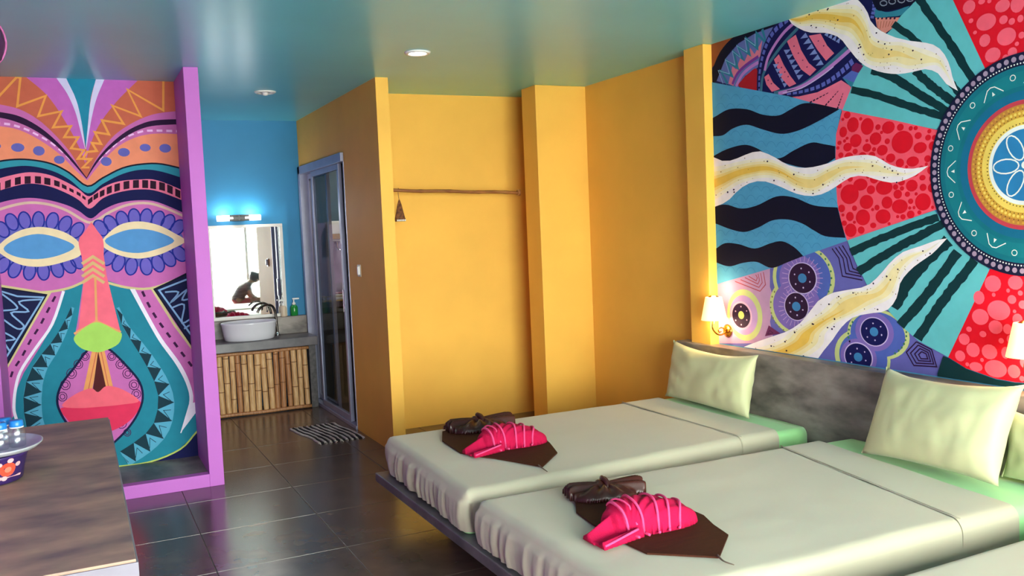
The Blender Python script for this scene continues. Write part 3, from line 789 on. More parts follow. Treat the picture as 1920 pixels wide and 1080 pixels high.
  ('p','spruce',9,[3381,1326,3357,1332,3336,1343,3312,1347,3292,1359,3270,1368,3247,1374,3225,1379,3206,1391,3184,1397,3161,1401,3142,1411,3119,1414,3100,1423,3079,1429,3059,1435,3039,1441,3019,1448,3000,1455,2980,1459,2959,1463,2941,1472,2920,1475,2900,1477,2882,1487,2862,1490,2875,1524,2895,1521,2914,1515,2934,1512,2953,1503,2973,1500,2993,1494,3014,1489,3034,1483,3054,1477,3075,1470,3097,1466,3117,1459,3138,1451,3158,1443,3180,1437,3203,1434,3223,1424,3246,1418,3266,1408,3289,1402,3311,1394,3333,1387,3355,1378,3378,1371,3400,1362]),
 ]),
 ('painted_streak', [
  ('p','spruce',9,[3326,1226,3306,1239,3285,1250,3262,1259,3244,1273,3224,1285,3201,1292,3182,1305,3160,1312,3141,1324,3122,1334,3103,1345,3081,1351,3063,1363,3041,1369,3024,1382,3001,1385,2983,1395,2963,1402,2944,1412,2925,1420,2907,1430,2889,1439,2869,1446,2850,1453,2834,1464,2853,1496,2870,1486,2889,1479,2909,1473,2929,1467,2946,1454,2967,1451,2984,1439,3003,1430,3026,1426,3045,1417,3065,1408,3086,1400,3104,1387,3127,1380,3146,1369,3168,1360,3187,1348,3210,1341,3229,1329,3252,1320,3272,1309,3291,1295,3313,1285,3336,1277,3357,1264]),
 ]),
 ('painted_streak', [
  ('p','spruce',9,[3102,1066,3087,1079,3073,1093,3067,1110,3055,1124,3041,1138,3039,1156,3027,1170,3013,1182,3002,1195,2993,1210,2981,1223,2967,1235,2957,1249,2941,1259,2929,1271,2921,1287,2908,1298,2892,1306,2877,1315,2867,1330,2855,1342,2841,1352,2822,1357,2812,1372,2794,1378,2840,1425,2851,1411,2868,1405,2879,1390,2897,1383,2912,1373,2925,1360,2938,1346,2951,1334,2969,1324,2983,1312,2993,1296,3008,1283,3019,1269,3037,1258,3048,1243,3061,1229,3076,1215,3086,1199,3098,1184,3106,1168,3118,1153,3128,1137,3137,1121,3153,1108,3158,1090]),
 ]),
 ('painted_streak', [
  ('p','spruce',9,[3067,978,3054,993,3041,1009,3024,1022,3011,1037,2993,1050,2979,1065,2965,1079,2953,1095,2938,1109,2929,1126,2916,1140,2899,1152,2887,1167,2877,1183,2864,1196,2853,1211,2843,1227,2829,1240,2815,1252,2807,1268,2796,1283,2784,1296,2773,1311,2760,1323,2747,1335,2789,1363,2802,1350,2814,1337,2823,1321,2833,1307,2845,1293,2856,1278,2870,1265,2880,1250,2892,1235,2906,1222,2922,1210,2928,1192,2944,1180,2954,1164,2967,1149,2982,1136,2996,1123,3009,1108,3023,1094,3038,1081,3049,1064,3065,1051,3080,1037,3096,1022,3109,1007]),
 ]),
 ('painted_streak', [
  ('p','spruce',9,[2966,926,2957,944,2943,960,2929,975,2921,993,2909,1009,2896,1025,2885,1041,2872,1056,2859,1071,2851,1088,2836,1102,2824,1117,2810,1130,2803,1149,2789,1162,2775,1176,2763,1190,2753,1206,2736,1217,2724,1231,2715,1248,2702,1261,2691,1275,2678,1289,2668,1303,2706,1330,2713,1313,2727,1301,2737,1285,2750,1271,2762,1257,2778,1245,2788,1229,2802,1216,2819,1204,2826,1186,2843,1174,2851,1156,2866,1142,2882,1128,2890,1110,2906,1096,2915,1078,2927,1062,2944,1048,2950,1029,2961,1012,2974,996,2990,981,3002,964,3016,948]),
 ]),
 ('painted_red_sector', [
  ('p','pinkred',9,[3430,2066,3127,1982,2864,1901,2856,1686,2879,1543,3412,1405,3447,1487,3474,1600,3483,1779,3474,1950]),
  ('e','red',10,3362,1985,38.5,38),
  ('e','red',10,3271,1966,40.5,41),
  ('e','red',10,3143,1946,38.5,30),
  ('e','red',10,3063,1868,62.0,53),
  ('e','red',10,3345,1904,38.0,33),
  ('e','red',10,3221,1901,36.0,31),
  ('e','red',10,3181,1841,33.0,26),
  ('e','red',10,3275,1862,27.5,21),
  ('e','red',10,3399,1877,28.5,22),
  ('e','red',10,3426,1956,26.0,27),
  ('e','red',10,2963,1832,37.0,26),
  ('e','red',10,2973,1889,20.0,16),
  ('e','red',10,2919,1874,16.0,14),
  ('e','red',10,3005,1772,35.5,24),
  ('e','red',10,3132,1799,28.0,22),
  ('e','red',10,3391,1639,60.0,50),
  ('e','red',10,3320,1683,45.5,30),
  ('e','red',10,3173,1660,50.0,35),
  ('e','red',10,3283,1595,42.5,35),
  ('e','red',10,3157,1587,33.0,30),
  ('e','red',10,3082,1565,46.0,34),
  ('e','red',10,3012,1660,33.5,28),
  ('e','red',10,2951,1581,43.5,40),
  ('e','red',10,2952,1693,17.5,13),
  ('e','red',10,3445,1569,23.5,20),
  ('e','red',10,3182,1520,45.5,35),
  ('e','red',10,3307,1519,45.5,40),
  ('e','red',10,3387,1456,39.0,35),
  ('e','red',10,3391,1526,26.0,24),
  ('e','red',10,3243,1478,19.5,14),
  ('e','red',10,3020,1525,22.0,19),
  ('e','red',10,2901,1643,23.0,21),
  ('e','red',10,3273,1759,27.0,22),
  ('e','red',10,3391,1828,28.0,22),
  ('e','red',10,2903,1724,23.0,20),
  ('e','red',10,3191,1758,26.0,22),
  ('e','red',10,2894,1834,23.0,21),
  ('e','red',10,3093,1624,25.0,22),
  ('e','red',10,3440,1748,28.5,22),
  ('e','red',10,3365,1761,27.5,23),
  ('e','red',10,3233,1705,26.0,22),
  ('e','red',10,3304,1821,27.0,23),
  ('e','red',10,3104,1715,25.0,21),
  ('e','red',10,2994,1721,24.0,21),
  ('e','red',10,3078,1771,24.5,21),
  ('e','red',10,3254,1654,26.5,22),
  ('e','red',10,3154,1723,21.0,18),
  ('e','red',10,2949,1648,19.0,17),
  ('e','red',10,3245,1823,21.5,17),
  ('e','red',10,3398,2038,22.5,18),
  ('e','red',10,3054,1718,20.0,18),
  ('e','red',10,3073,1939,20.0,17),
  ('e','red',10,3070,1680,20.0,17),
  ('e','red',10,2923,1778,18.5,16),
  ('e','red',10,3319,1456,22.0,19),
  ('e','red',10,2898,1685,18.5,17),
  ('e','red',10,3350,1851,17.0,14),
  ('e','red',10,3458,1686,18.0,14),
  ('e','red',10,3037,1621,15.0,13),
  ('e','red',10,3439,1802,18.0,14),
  ('e','red',10,3444,1841,17.5,14),
  ('e','red',10,3205,1955,16.5,14),
  ('e','red',10,3150,1881,16.0,14),
  ('e','red',10,3360,1567,17.0,14),
  ('e','red',10,3218,1565,16.0,14),
  ('e','red',10,3429,1493,18.0,14),
  ('e','red',10,2957,1737,14.5,12),
  ('e','red',10,3064,1515,15.5,13),
  ('e','red',10,3212,1797,16.0,13),
  ('e','red',10,3019,1587,15.0,13),
  ('e','red',10,3105,1659,15.5,14),
  ('e','red',10,2885,1870,14.0,13),
  ('e','red',10,3385,1715,17.5,14),
  ('e','red',10,2986,1925,12.0,10),
  ('e','red',10,2890,1760,11.5,10),
  ('e','red',10,2971,1533,11.5,10),
  ('e','red',10,3014,1927,12.0,11),
  ('e','red',10,3231,1850,13.0,11),
  ('e','red',10,3452,1904,14.5,11),
  ('e','red',10,2912,1902,11.5,10),
  ('e','red',10,2874,1778,11.5,10),
  ('e','red',10,3068,1650,12.5,11),
  ('e','red',10,3245,1556,10.0,8),
  ('e','red',10,3274,1897,10.0,8),
  ('e','red',10,3463,1879,11.0,9),
  ('e','red',10,3146,1484,9.5,8),
  ('e','red',10,3184,1927,9.5,8),
  ('e','red',10,3466,1779,11.0,8),
  ('e','red',10,2899,1554,8.5,8),
  ('e','red',10,3437,1535,10.5,8),
  ('e','red',10,3272,1718,10.0,8),
  ('e','red',10,3418,1910,10.5,9),
  ('e','red',10,3162,1779,9.5,8),
  ('e','red',10,2870,1694,8.5,7),
  ('e','red',10,3325,1767,10.0,9),
  ('e','red',10,3466,1718,10.5,9),
  ('e','red',10,3239,1741,10.0,8),
  ('e','red',10,3179,1793,10.0,8),
  ('e','red',10,3095,1517,9.5,8),
  ('e','red',10,2988,1620,9.0,8),
  ('e','red',10,3401,1922,10.5,8),
  ('e','red',10,3000,1557,8.5,8),
  ('e','red',10,3311,2008,10.5,9),
  ('e','red',10,3040,1750,9.0,8),
  ('e','red',10,3427,2020,10.5,8),
  ('e','red',10,3144,1752,9.5,8),
  ('e','red',10,3192,1712,9.5,9),
  ('e','red',10,3362,1496,10.5,8),
  ('e','red',10,2930,1754,8.5,8),
  ('e','red',10,3025,1556,9.0,8),
  ('e','red',10,3091,1743,9.5,8),
 ]),
 ('painted_red_sector', [
  ('p','red',8,[2811,2520,2626,2129,2544,2144,2389,2140,2229,2110,2229,2374]),
  ('e','rosered',9,2704,2413,30.5,29),
  ('e','rosered',9,2623,2331,46.0,35),
  ('e','rosered',9,2630,2255,26.0,27),
  ('e','rosered',9,2543,2323,19.5,18),
  ('e','rosered',9,2530,2251,42.5,36),
  ('e','rosered',9,2593,2187,36.5,31),
  ('e','rosered',9,2547,2381,34.0,26),
  ('e','rosered',9,2481,2373,31.0,35),
  ('e','rosered',9,2504,2181,21.0,21),
  ('e','rosered',9,2643,2422,16.5,12),
  ('e','rosered',9,2695,2352,11.5,10),
  ('e','rosered',9,2468,2311,13.5,15),
  ('e','rosered',9,2676,2298,9.5,8),
  ('e','rosered',9,2422,2212,27.5,27),
  ('e','rosered',9,2421,2294,27.0,26),
  ('e','rosered',9,2306,2353,25.5,26),
  ('e','rosered',9,2400,2345,26.5,27),
  ('e','rosered',9,2345,2305,26.0,27),
  ('e','rosered',9,2255,2270,25.5,26),
  ('e','rosered',9,2259,2164,25.5,26),
  ('e','rosered',9,2326,2201,26.0,26),
  ('e','rosered',9,2366,2249,26.5,27),
  ('e','rosered',9,2362,2370,20.0,20),
  ('e','rosered',9,2249,2356,19.0,19),
  ('e','rosered',9,2409,2396,20.5,20),
  ('e','rosered',9,2311,2247,19.5,20),
  ('e','rosered',9,2277,2314,12.5,13),
  ('e','rosered',9,2708,2465,15.5,14),
  ('e','rosered',9,2364,2157,13.0,13),
  ('e','rosered',9,2463,2243,14.0,14),
  ('e','rosered',9,2753,2476,16.0,14),
  ('e','rosered',9,2506,2308,14.5,14),
  ('e','rosered',9,2518,2423,14.5,13),
  ('e','rosered',9,2535,2164,14.5,14),
  ('e','rosered',9,2265,2216,13.0,13),
  ('e','rosered',9,2404,2163,13.5,13),
  ('e','rosered',9,2304,2141,13.0,13),
  ('e','rosered',9,2442,2414,9.5,9),
  ('e','rosered',9,2573,2446,9.5,9),
  ('e','rosered',9,2380,2189,9.0,9),
  ('e','rosered',9,2305,2306,9.0,9),
  ('e','rosered',9,2607,2415,10.0,9),
  ('e','rosered',9,2336,2388,9.0,9),
  ('e','rosered',9,2358,2184,8.5,9),
  ('e','rosered',9,2484,2212,9.5,9),
  ('e','rosered',9,2239,2214,8.5,8),
  ('e','rosered',9,2247,2318,8.5,9),
  ('e','rosered',9,2607,2446,10.0,9),
 ]),
 ('painted_red_sector', [
  ('p','red',8,[2824,868,2732,828,2588,801,2497,798,2228,818,2228,1267,2477,1260,2613,1277]),
  ('e','rosered',9,2599,1214,39.0,36),
  ('e','rosered',9,2495,1222,34.0,30),
  ('e','rosered',9,2666,1150,27.0,30),
  ('e','rosered',9,2572,1100,53.5,43),
  ('e','rosered',9,2511,1150,20.0,19),
  ('e','rosered',9,2660,1065,40.5,35),
  ('e','rosered',9,2587,1026,33.5,30),
  ('e','rosered',9,2741,959,28.0,26),
  ('e','rosered',9,2697,915,33.5,32),
  ('e','rosered',9,2617,915,37.5,33),
  ('e','rosered',9,2762,881,26.0,25),
  ('e','rosered',9,2588,844,52.5,38),
  ('e','rosered',9,2683,841,33.0,21),
  ('e','rosered',9,2716,1006,14.0,12),
  ('e','rosered',9,2648,990,17.0,14),
  ('e','rosered',9,2532,1022,20.0,22),
  ('e','rosered',9,2541,919,20.0,26),
  ('e','rosered',9,2486,1067,23.0,25),
  ('e','rosered',9,2370,1076,27.0,28),
  ('e','rosered',9,2261,1117,26.0,27),
  ('e','rosered',9,2307,1035,26.5,27),
  ('e','rosered',9,2336,873,27.0,27),
  ('e','rosered',9,2448,888,28.5,28),
  ('e','rosered',9,2388,987,27.5,28),
  ('e','rosered',9,2347,1217,26.5,28),
  ('e','rosered',9,2425,1200,28.0,28),
  ('e','rosered',9,2309,1168,26.5,28),
  ('e','rosered',9,2264,978,26.0,27),
  ('e','rosered',9,2314,932,26.5,27),
  ('e','rosered',9,2503,843,29.0,29),
  ('e','rosered',9,2447,1012,28.0,28),
  ('e','rosered',9,2393,1146,27.0,28),
  ('e','rosered',9,2516,980,19.5,20),
  ('e','rosered',9,2253,912,17.0,18),
  ('e','rosered',9,2371,923,18.0,19),
  ('e','rosered',9,2274,857,17.0,18),
  ('e','rosered',9,2437,1063,18.5,19),
  ('e','rosered',9,2391,831,18.5,18),
  ('e','rosered',9,2347,1121,18.0,19),
  ('e','rosered',9,2462,1131,19.0,18),
  ('e','rosered',9,2418,935,18.5,19),
  ('e','rosered',9,2311,836,17.5,19),
  ('e','rosered',9,2493,924,19.0,19),
  ('e','rosered',9,2261,1047,17.0,18),
  ('e','rosered',9,2473,1179,11.5,11),
  ('e','rosered',9,2442,837,11.5,12),
  ('e','rosered',9,2561,969,12.5,12),
  ('e','rosered',9,2301,1226,11.0,11),
  ('e','rosered',9,2240,1022,11.0,12),
  ('e','rosered',9,2328,1078,11.0,12),
  ('e','rosered',9,2469,967,12.0,12),
  ('e','rosered',9,2401,878,11.5,11),
  ('e','rosered',9,2277,1242,11.0,12),
  ('e','rosered',9,2467,817,12.0,12),
  ('e','rosered',9,2356,1168,11.0,11),
  ('e','rosered',9,2316,982,11.0,11),
  ('e','rosered',9,2353,1036,11.5,12),
  ('e','rosered',9,2246,1186,7.5,8),
  ('e','rosered',9,2242,835,7.5,8),
  ('e','rosered',9,2249,1245,7.5,8),
  ('e','rosered',9,2274,1079,7.5,8),
  ('e','rosered',9,2350,970,8.0,8),
  ('e','rosered',9,2528,1187,8.5,9),
  ('e','rosered',9,2297,1128,8.0,8),
  ('e','rosered',9,2653,875,9.0,9),
  ('e','rosered',9,2595,1166,9.0,9),
  ('e','rosered',9,2406,900,8.0,8),
  ('e','rosered',9,2726,847,9.5,9),
  ('e','rosered',9,2499,1100,8.0,8),
 ]),
 ('painted_dark_arc', [
  ('p','spruce',9,[2850,871,2824,866,2732,826,2588,798,2497,795,2228,814,2228,642,2879,614,2882,785]),
 ]),
 ('painted_sun_ray', [
  ('p','raywhite',12,[3800,2606,3749,2616,3699,2624,3648,2629,3596,2630,3545,2629,3494,2629,3447,2634,3399,2634,3351,2614,3310,2584,3279,2549,3256,2512,3241,2473,3212,2438,3176,2409,3135,2384,3094,2362,3051,2345,3009,2329,2967,2317,2925,2304,2886,2288,2852,2263,2827,2232,2809,2198,2797,2164,2789,2129,2776,2095,2761,2062,2761,2062,2791,2081,2820,2102,2841,2129,2863,2156,2895,2175,2931,2186,2967,2186,3004,2185,3042,2186,3080,2189,3120,2197,3160,2208,3199,2222,3239,2240,3276,2261,3310,2287,3339,2316,3366,2348,3393,2379,3419,2412,3453,2440,3496,2461,3541,2477,3588,2487,3637,2498,3684,2517,3728,2542,3770,2570,3800,2606]),
  ('b','ray1',13,[3800,2606,3705,2609,3599,2619,3502,2604,3412,2588,3319,2561,3265,2492,3227,2398,3147,2354,3057,2333,2979,2295,2905,2264,2843,2219,2812,2152,2785,2087,2785,2087],[3800,2606,3725,2553,3627,2530,3534,2500,3449,2457,3376,2422,3321,2359,3270,2277,3191,2244,3103,2233,3030,2205,2960,2195,2873,2194,2822,2145,2785,2087,2785,2087]),
  ('b','ray2',14,[3800,2606,3708,2601,3603,2606,3507,2589,3417,2569,3328,2541,3273,2472,3233,2381,3153,2338,3063,2318,2987,2282,2919,2246,2852,2211,2817,2149,2817,2149],[3800,2606,3722,2561,3623,2543,3529,2516,3443,2476,3367,2442,3313,2379,3264,2295,3184,2261,3096,2248,3023,2219,2945,2213,2863,2202,2817,2149,2817,2149]),
  ('b','ray3',15,[3800,2606,3710,2593,3607,2594,3511,2575,3422,2552,3335,2522,3280,2455,3239,2365,3161,2320,3075,2294,3003,2254,2970,2237],[3800,2606,3719,2568,3619,2555,3525,2529,3438,2494,3360,2461,3305,2396,3258,2311,3177,2279,3085,2272,3007,2247,2970,2237]),
  ('b','ray4',16,[3800,2606,3712,2588,3609,2586,3514,2566,3426,2537,3344,2501,3291,2429,3276,2379],[3800,2606,3717,2573,3617,2563,3522,2539,3434,2508,3351,2483,3294,2423,3276,2379]),
  ('e','plum',17,3580,2599,6.0,4),
  ('e','plum',17,3155,2344,5.0,4),
  ('e','umber',17,3279,2289,3.0,2),
  ('e','umber',17,3046,2286,2.5,2),
  ('e','plum',17,3309,2371,5.5,4),
  ('e','umber',17,3183,2260,3.0,2),
  ('e','umber',17,3244,2395,3.5,3),
  ('e','plum',17,3630,2532,6.0,4),
  ('e','plum',17,3116,2309,5.0,4),
  ('e','plum',17,3132,2290,5.0,4),
  ('e','umber',17,2947,2214,2.0,2),
  ('e','umber',17,3241,2308,2.5,2),
  ('e','umber',17,3207,2245,2.5,2),
  ('e','umber',17,3529,2529,3.0,2),
  ('e','umber',17,3317,2300,3.0,2),
  ('e','umber',17,3315,2334,3.0,2),
  ('e','umber',17,3143,2252,2.5,2),
  ('e','umber',17,3125,2342,3.0,3),
  ('e','umber',17,3229,2314,2.5,2),
  ('e','umber',17,2811,2160,2.5,2),
  ('e','umber',17,3709,2562,3.0,2),
  ('e','umber',17,2819,2179,2.0,2),
  ('e','umber',17,2971,2196,2.0,2),
  ('e','umber',17,3794,2607,3.0,2),
  ('e','umber',17,3068,2200,2.5,2),
  ('e','plum',17,3193,2362,5.0,4),
  ('e','plum',17,3447,2521,5.5,4),
  ('e','umber',17,3740,2606,3.0,2),
  ('e','umber',17,3356,2561,2.5,2),
  ('e','umber',17,3123,2239,2.5,2),
  ('e','plum',17,3303,2358,5.5,5),
  ('e','plum',17,3643,2592,6.0,4),
  ('e','umber',17,3343,2519,3.5,3),
  ('e','plum',17,3284,2318,5.0,4),
  ('e','umber',17,2848,2208,2.0,2),
  ('e','umber',17,3134,2225,3.0,3),
  ('e','umber',17,3622,2565,3.0,2),
  ('e','umber',17,3050,2305,2.5,2),
  ('e','umber',17,3625,2522,3.0,2),
  ('e','umber',17,3084,2217,2.5,2),
  ('e','umber',17,3255,2318,2.5,2),
  ('e','plum',17,3692,2610,6.5,5),
  ('e','plum',17,3515,2588,5.5,4),
  ('e','plum',17,3315,2355,5.5,4),
  ('e','umber',17,3294,2535,3.0,2),
  ('e','umber',17,2869,2243,3.0,3),
  ('e','plum',17,2995,2282,5.0,4),
  ('e','umber',17,2929,2279,2.0,2),
  ('e','umber',17,3377,2588,3.0,2),
  ('e','umber',17,3263,2429,3.5,2),
  ('e','umber',17,3470,2537,3.0,2),
  ('e','umber',17,3763,2613,3.0,2),
  ('e','umber',17,2994,2195,2.5,2),
  ('e','umber',17,3645,2611,3.0,2),
  ('e','umber',17,3560,2605,3.5,3),
  ('e','umber',17,3569,2587,3.0,2),
  ('e','umber',17,3538,2610,3.0,2),
  ('e','plum',17,2949,2233,4.5,4),
  ('e','plum',17,3760,2614,6.5,5),
  ('e','umber',17,3084,2260,3.0,2),
  ('e','umber',17,3386,2588,2.5,2),
  ('e','umber',17,3161,2236,2.5,2),
  ('e','umber',17,3469,2485,3.5,3),
  ('e','umber',17,2982,2213,2.5,2),
  ('e','umber',17,3145,2322,3.0,3),
  ('e','plum',17,3511,2592,6.0,4),
  ('e','umber',17,3543,2509,3.0,2),
  ('e','umber',17,3165,2325,2.5,2),
  ('e','umber',17,3159,2229,2.5,2),
  ('e','plum',17,3595,2515,6.0,4),
  ('e','umber',17,3464,2504,4.0,2),
  ('e','plum',17,3204,2406,5.5,4),
  ('e','umber',17,3662,2584,3.0,2),
  ('e','umber',17,3163,2282,3.5,2),
  ('e','umber',17,3498,2528,3.5,3),
 ]),
 ('painted_sun_ray', [
  ('p','raywhite',12,[4523,1937,4451,1915,4382,1890,4308,1885,4239,1894,4174,1907,4108,1917,4042,1916,3980,1895,3923,1870,3870,1842,3815,1818,3756,1803,3696,1795,3638,1795,3582,1800,3528,1807,3477,1819,3426,1827,3374,1830,3322,1830,3272,1827,3223,1816,3181,1794,3140,1770,3096,1754,3051,1743,3006,1739,2962,1741,2919,1745,2919,1745,2955,1724,2994,1705,3037,1692,3083,1682,3131,1681,3180,1691,3229,1705,3278,1721,3331,1728,3384,1723,3432,1705,3479,1683,3528,1663,3582,1648,3641,1642,3702,1647,3762,1660,3821,1680,3880,1703,3941,1724,4006,1742,4075,1748,4145,1740,4209,1720,4267,1691,4320,1657,4385,1632,4460,1617,4537,1603]),
  ('b','ray1',13,[4526,1860,4382,1862,4242,1872,4117,1876,3985,1868,3871,1831,3757,1778,3639,1760,3528,1792,3426,1813,3324,1806,3224,1797,3138,1753,3045,1722,2958,1731,2958,1731],[4536,1632,4384,1686,4261,1734,4142,1756,4002,1764,3877,1736,3761,1680,3641,1655,3528,1693,3431,1730,3330,1737,3228,1721,3134,1712,3042,1710,2958,1731,2958,1731]),
  ('b','ray2',14,[4528,1826,4382,1836,4245,1852,4120,1859,3987,1853,3872,1817,3758,1763,3639,1744,3528,1777,3427,1801,3325,1796,3225,1777,3137,1740,3044,1716,3044,1716],[4535,1666,4384,1712,4258,1755,4138,1774,4000,1779,3876,1750,3761,1695,3640,1671,3528,1708,3430,1743,3329,1747,3227,1741,3136,1726,3044,1716,3044,1716]),
  ('b','ray3',15,[4529,1796,4382,1813,4248,1834,4124,1843,3990,1839,3873,1804,3758,1751,3639,1731,3528,1761,3428,1781,3327,1774,3276,1766],[4533,1696,4383,1735,4256,1773,4135,1790,3997,1793,3876,1763,3760,1708,3640,1685,3528,1724,3429,1763,3328,1769,3276,1766]),
  ('b','ray4',16,[4530,1776,4383,1797,4249,1822,4126,1832,3992,1827,3874,1790,3759,1731,3699,1710],[4532,1716,4383,1751,4254,1785,4132,1800,3995,1804,3875,1777,3759,1727,3699,1710]),
  ('e','umber',17,4394,1825,5.0,4),
  ('e','umber',17,3348,1760,3.5,3),
  ('e','umber',17,3459,1777,3.5,3),
  ('e','umber',17,3743,1774,3.0,3),
  ('e','umber',17,4147,1820,3.5,2),
  ('e','umber',17,3596,1670,4.0,3),
  ('e','plum',17,3778,1683,6.5,5),
  ('e','umber',17,3303,1743,3.5,3),
  ('e','plum',17,3239,1770,5.5,4),
  ('e','umber',17,3535,1768,3.5,3),
  ('e','plum',17,3096,1680,5.0,4),
  ('e','umber',17,3897,1795,3.0,2),
  ('e','umber',17,3047,1721,2.5,2),
  ('e','umber',17,4395,1724,4.0,2),
  ('e','umber',17,3097,1735,2.5,2),
  ('e','umber',17,3691,1669,3.0,3),
  ('e','umber',17,4354,1860,4.0,3),
  ('e','umber',17,4175,1889,3.5,3),
  ('e','umber',17,4213,1733,3.5,3),
  ('e','umber',17,3892,1783,4.0,3),
  ('e','umber',17,3134,1752,3.5,3),
  ('e','plum',17,4277,1696,7.5,5),
  ('e','plum',17,3568,1698,6.0,5),
  ('e','umber',17,3310,1821,2.5,2),
  ('e','umber',17,4123,1864,3.5,2),
  ('e','umber',17,4012,1857,4.5,3),
  ('e','plum',17,3985,1854,7.0,5),
  ('e','umber',17,4176,1887,3.5,3),
  ('e','plum',17,4280,1711,8.0,5),
  ('e','umber',17,4111,1766,3.5,2),
  ('e','umber',17,3422,1725,3.0,2),
  ('e','umber',17,3244,1789,3.0,3),
  ('e','umber',17,3206,1794,2.5,2),
  ('e','plum',17,3935,1743,6.5,5),
  ('e','umber',17,3639,1671,4.0,3),
  ('e','plum',17,3165,1759,5.5,4),
  ('e','umber',17,4239,1839,5.0,3),
  ('e','umber',17,3290,1809,2.5,2),
  ('e','umber',17,3148,1748,3.0,3),
  ('e','umber',17,3532,1690,3.5,3),
  ('e','umber',17,3719,1687,3.5,3),
  ('e','umber',17,3376,1797,2.5,2),
  ('e','umber',17,3049,1731,2.5,2),
  ('e','umber',17,4236,1764,4.0,2),
  ('e','umber',17,3523,1708,3.0,2),
  ('e','umber',17,3215,1786,3.5,3),
  ('e','plum',17,3088,1719,4.5,4),
  ('e','plum',17,3170,1707,5.0,4),
  ('e','umber',17,3195,1740,2.5,2),
  ('e','plum',17,3120,1737,5.0,4),
  ('e','umber',17,3296,1753,2.5,2),
  ('e','umber',17,4467,1682,4.0,2),
  ('e','umber',17,3703,1759,3.0,2),
  ('e','umber',17,3556,1700,3.0,2),
  ('e','plum',17,3640,1655,6.5,4),
  ('e','umber',17,3431,1715,3.5,3),
  ('e','umber',17,3604,1775,4.0,3),
  ('e','umber',17,4161,1747,4.0,3),
  ('e','umber',17,4446,1687,5.5,3),
  ('e','umber',17,3449,1736,3.0,3),
  ('e','umber',17,3240,1768,3.5,3),
  ('e','plum',17,4336,1699,7.5,6),
  ('e','umber',17,3497,1717,2.5,2),
  ('e','umber',17,3062,1699,3.0,2),
  ('e','umber',17,4397,1693,4.0,2),
  ('e','umber',17,3852,1729,4.5,3),
  ('e','umber',17,3627,1727,4.0,3),
  ('e','umber',17,3828,1757,3.5,3),
  ('e','plum',17,3779,1766,6.5,5),
  ('e','umber',17,3063,1691,3.0,3),
  ('e','umber',17,3150,1708,3.0,2),
  ('e','umber',17,3453,1710,3.5,2),
  ('e','umber',17,3762,1712,3.5,3),
  ('e','plum',17,4470,1867,8.0,6),
  ('e','plum',17,4494,1688,8.5,5),
 ]),
 ('painted_sun_ray', [
  ('p','raywhite',12,[4499,669,4415,701,4333,732,4254,762,4176,791,4100,818,4025,843,3951,867,3880,890,3814,919,3755,953,3708,995,3665,1038,3622,1080,3567,1111,3507,1133,3444,1145,3383,1156,3323,1166,3269,1186,3225,1218,3186,1253,3150,1289,3110,1321,3066,1348,3016,1363,2966,1376,2918,1391,2871,1405,2823,1411,2823,1411,2849,1387,2876,1362,2905,1339,2938,1319,2972,1299,3005,1278,3036,1253,3064,1226,3086,1195,3095,1160,3107,1125,3129,1093,3160,1065,3201,1049,3247,1043,3293,1034,3339,1024,3385,1008,3425,983,3460,953,3491,919,3520,884,3553,851,3587,817,3619,781,3652,745,3684,709,3717,672,3751,634]),
  ('b','ray1',13,[4357,663,4276,730,4065,789,3910,845,3837,894,3714,957,3585,1035,3510,1099,3420,1138,3281,1158,3193,1212,3138,1285,3044,1336,2938,1359,2860,1396,2860,1396],[3851,639,3827,714,3688,782,3593,850,3571,913,3489,977,3365,1025,3293,1053,3225,1083,3135,1130,3099,1197,3060,1261,3001,1314,2924,1351,2860,1396,2860,1396]),
  ('b','ray2',14,[4277,659,4205,727,4006,788,3861,846,3796,897,3680,960,3551,1033,3477,1092,3391,1130,3259,1154,3178,1210,3117,1279,3030,1329,2931,1355,2931,1355],[3920,642,3889,716,3741,783,3637,849,3608,911,3521,974,3396,1026,3324,1059,3253,1091,3156,1134,3112,1199,3081,1267,3015,1321,2931,1355,2931,1355]),
  ('b','ray3',15,[4207,656,4143,725,3954,787,3818,846,3760,899,3649,963,3521,1032,3448,1086,3357,1120,3223,1147,3149,1205,3124,1239],[3984,645,3946,718,3789,784,3678,849,3642,908,3550,972,3425,1028,3352,1065,3285,1100,3191,1141,3142,1204,3124,1239]),
  ('b','ray4',16,[4161,653,4103,724,3920,786,3789,847,3730,902,3614,966,3477,1030,3430,1053],[4027,647,3984,719,3821,785,3705,848,3671,906,3584,969,3468,1029,3430,1053]),
  ('e','umber',17,3609,893,3.0,2),
  ('e','plum',17,3245,1190,5.0,5),
  ('e','umber',17,3289,1138,2.5,2),
  ('e','umber',17,3344,1138,2.5,3),
  ('e','plum',17,3656,954,6.5,4),
  ('e','umber',17,3054,1279,2.5,2),
  ('e','umber',17,3597,1017,3.5,3),
  ('e','umber',17,3470,1074,3.0,2),
  ('e','umber',17,3464,1004,3.0,2),
  ('e','umber',17,3052,1263,2.5,2),
  ('e','plum',17,3163,1228,5.5,5),
  ('e','plum',17,4188,736,7.5,5),
  ('e','umber',17,4120,776,4.5,3),
  ('e','umber',17,3365,1139,3.0,2),
  ('e','umber',17,3866,846,4.5,3),
  ('e','plum',17,3504,993,6.0,5),
  ('e','umber',17,3188,1223,2.5,2),
  ('e','plum',17,3554,944,6.0,4),
  ('e','umber',17,3283,1160,3.5,2),
  ('e','umber',17,3238,1065,2.5,2),
  ('e','umber',17,3110,1144,3.0,3),
  ('e','umber',17,3127,1153,3.0,2),
  ('e','umber',17,3507,967,3.0,2),
  ('e','plum',17,3508,953,6.0,4),
  ('e','umber',17,3105,1226,2.5,2),
  ('e','plum',17,3473,1113,6.0,4),
  ('e','umber',17,3801,904,3.5,3),
  ('e','umber',17,3788,905,3.5,2),
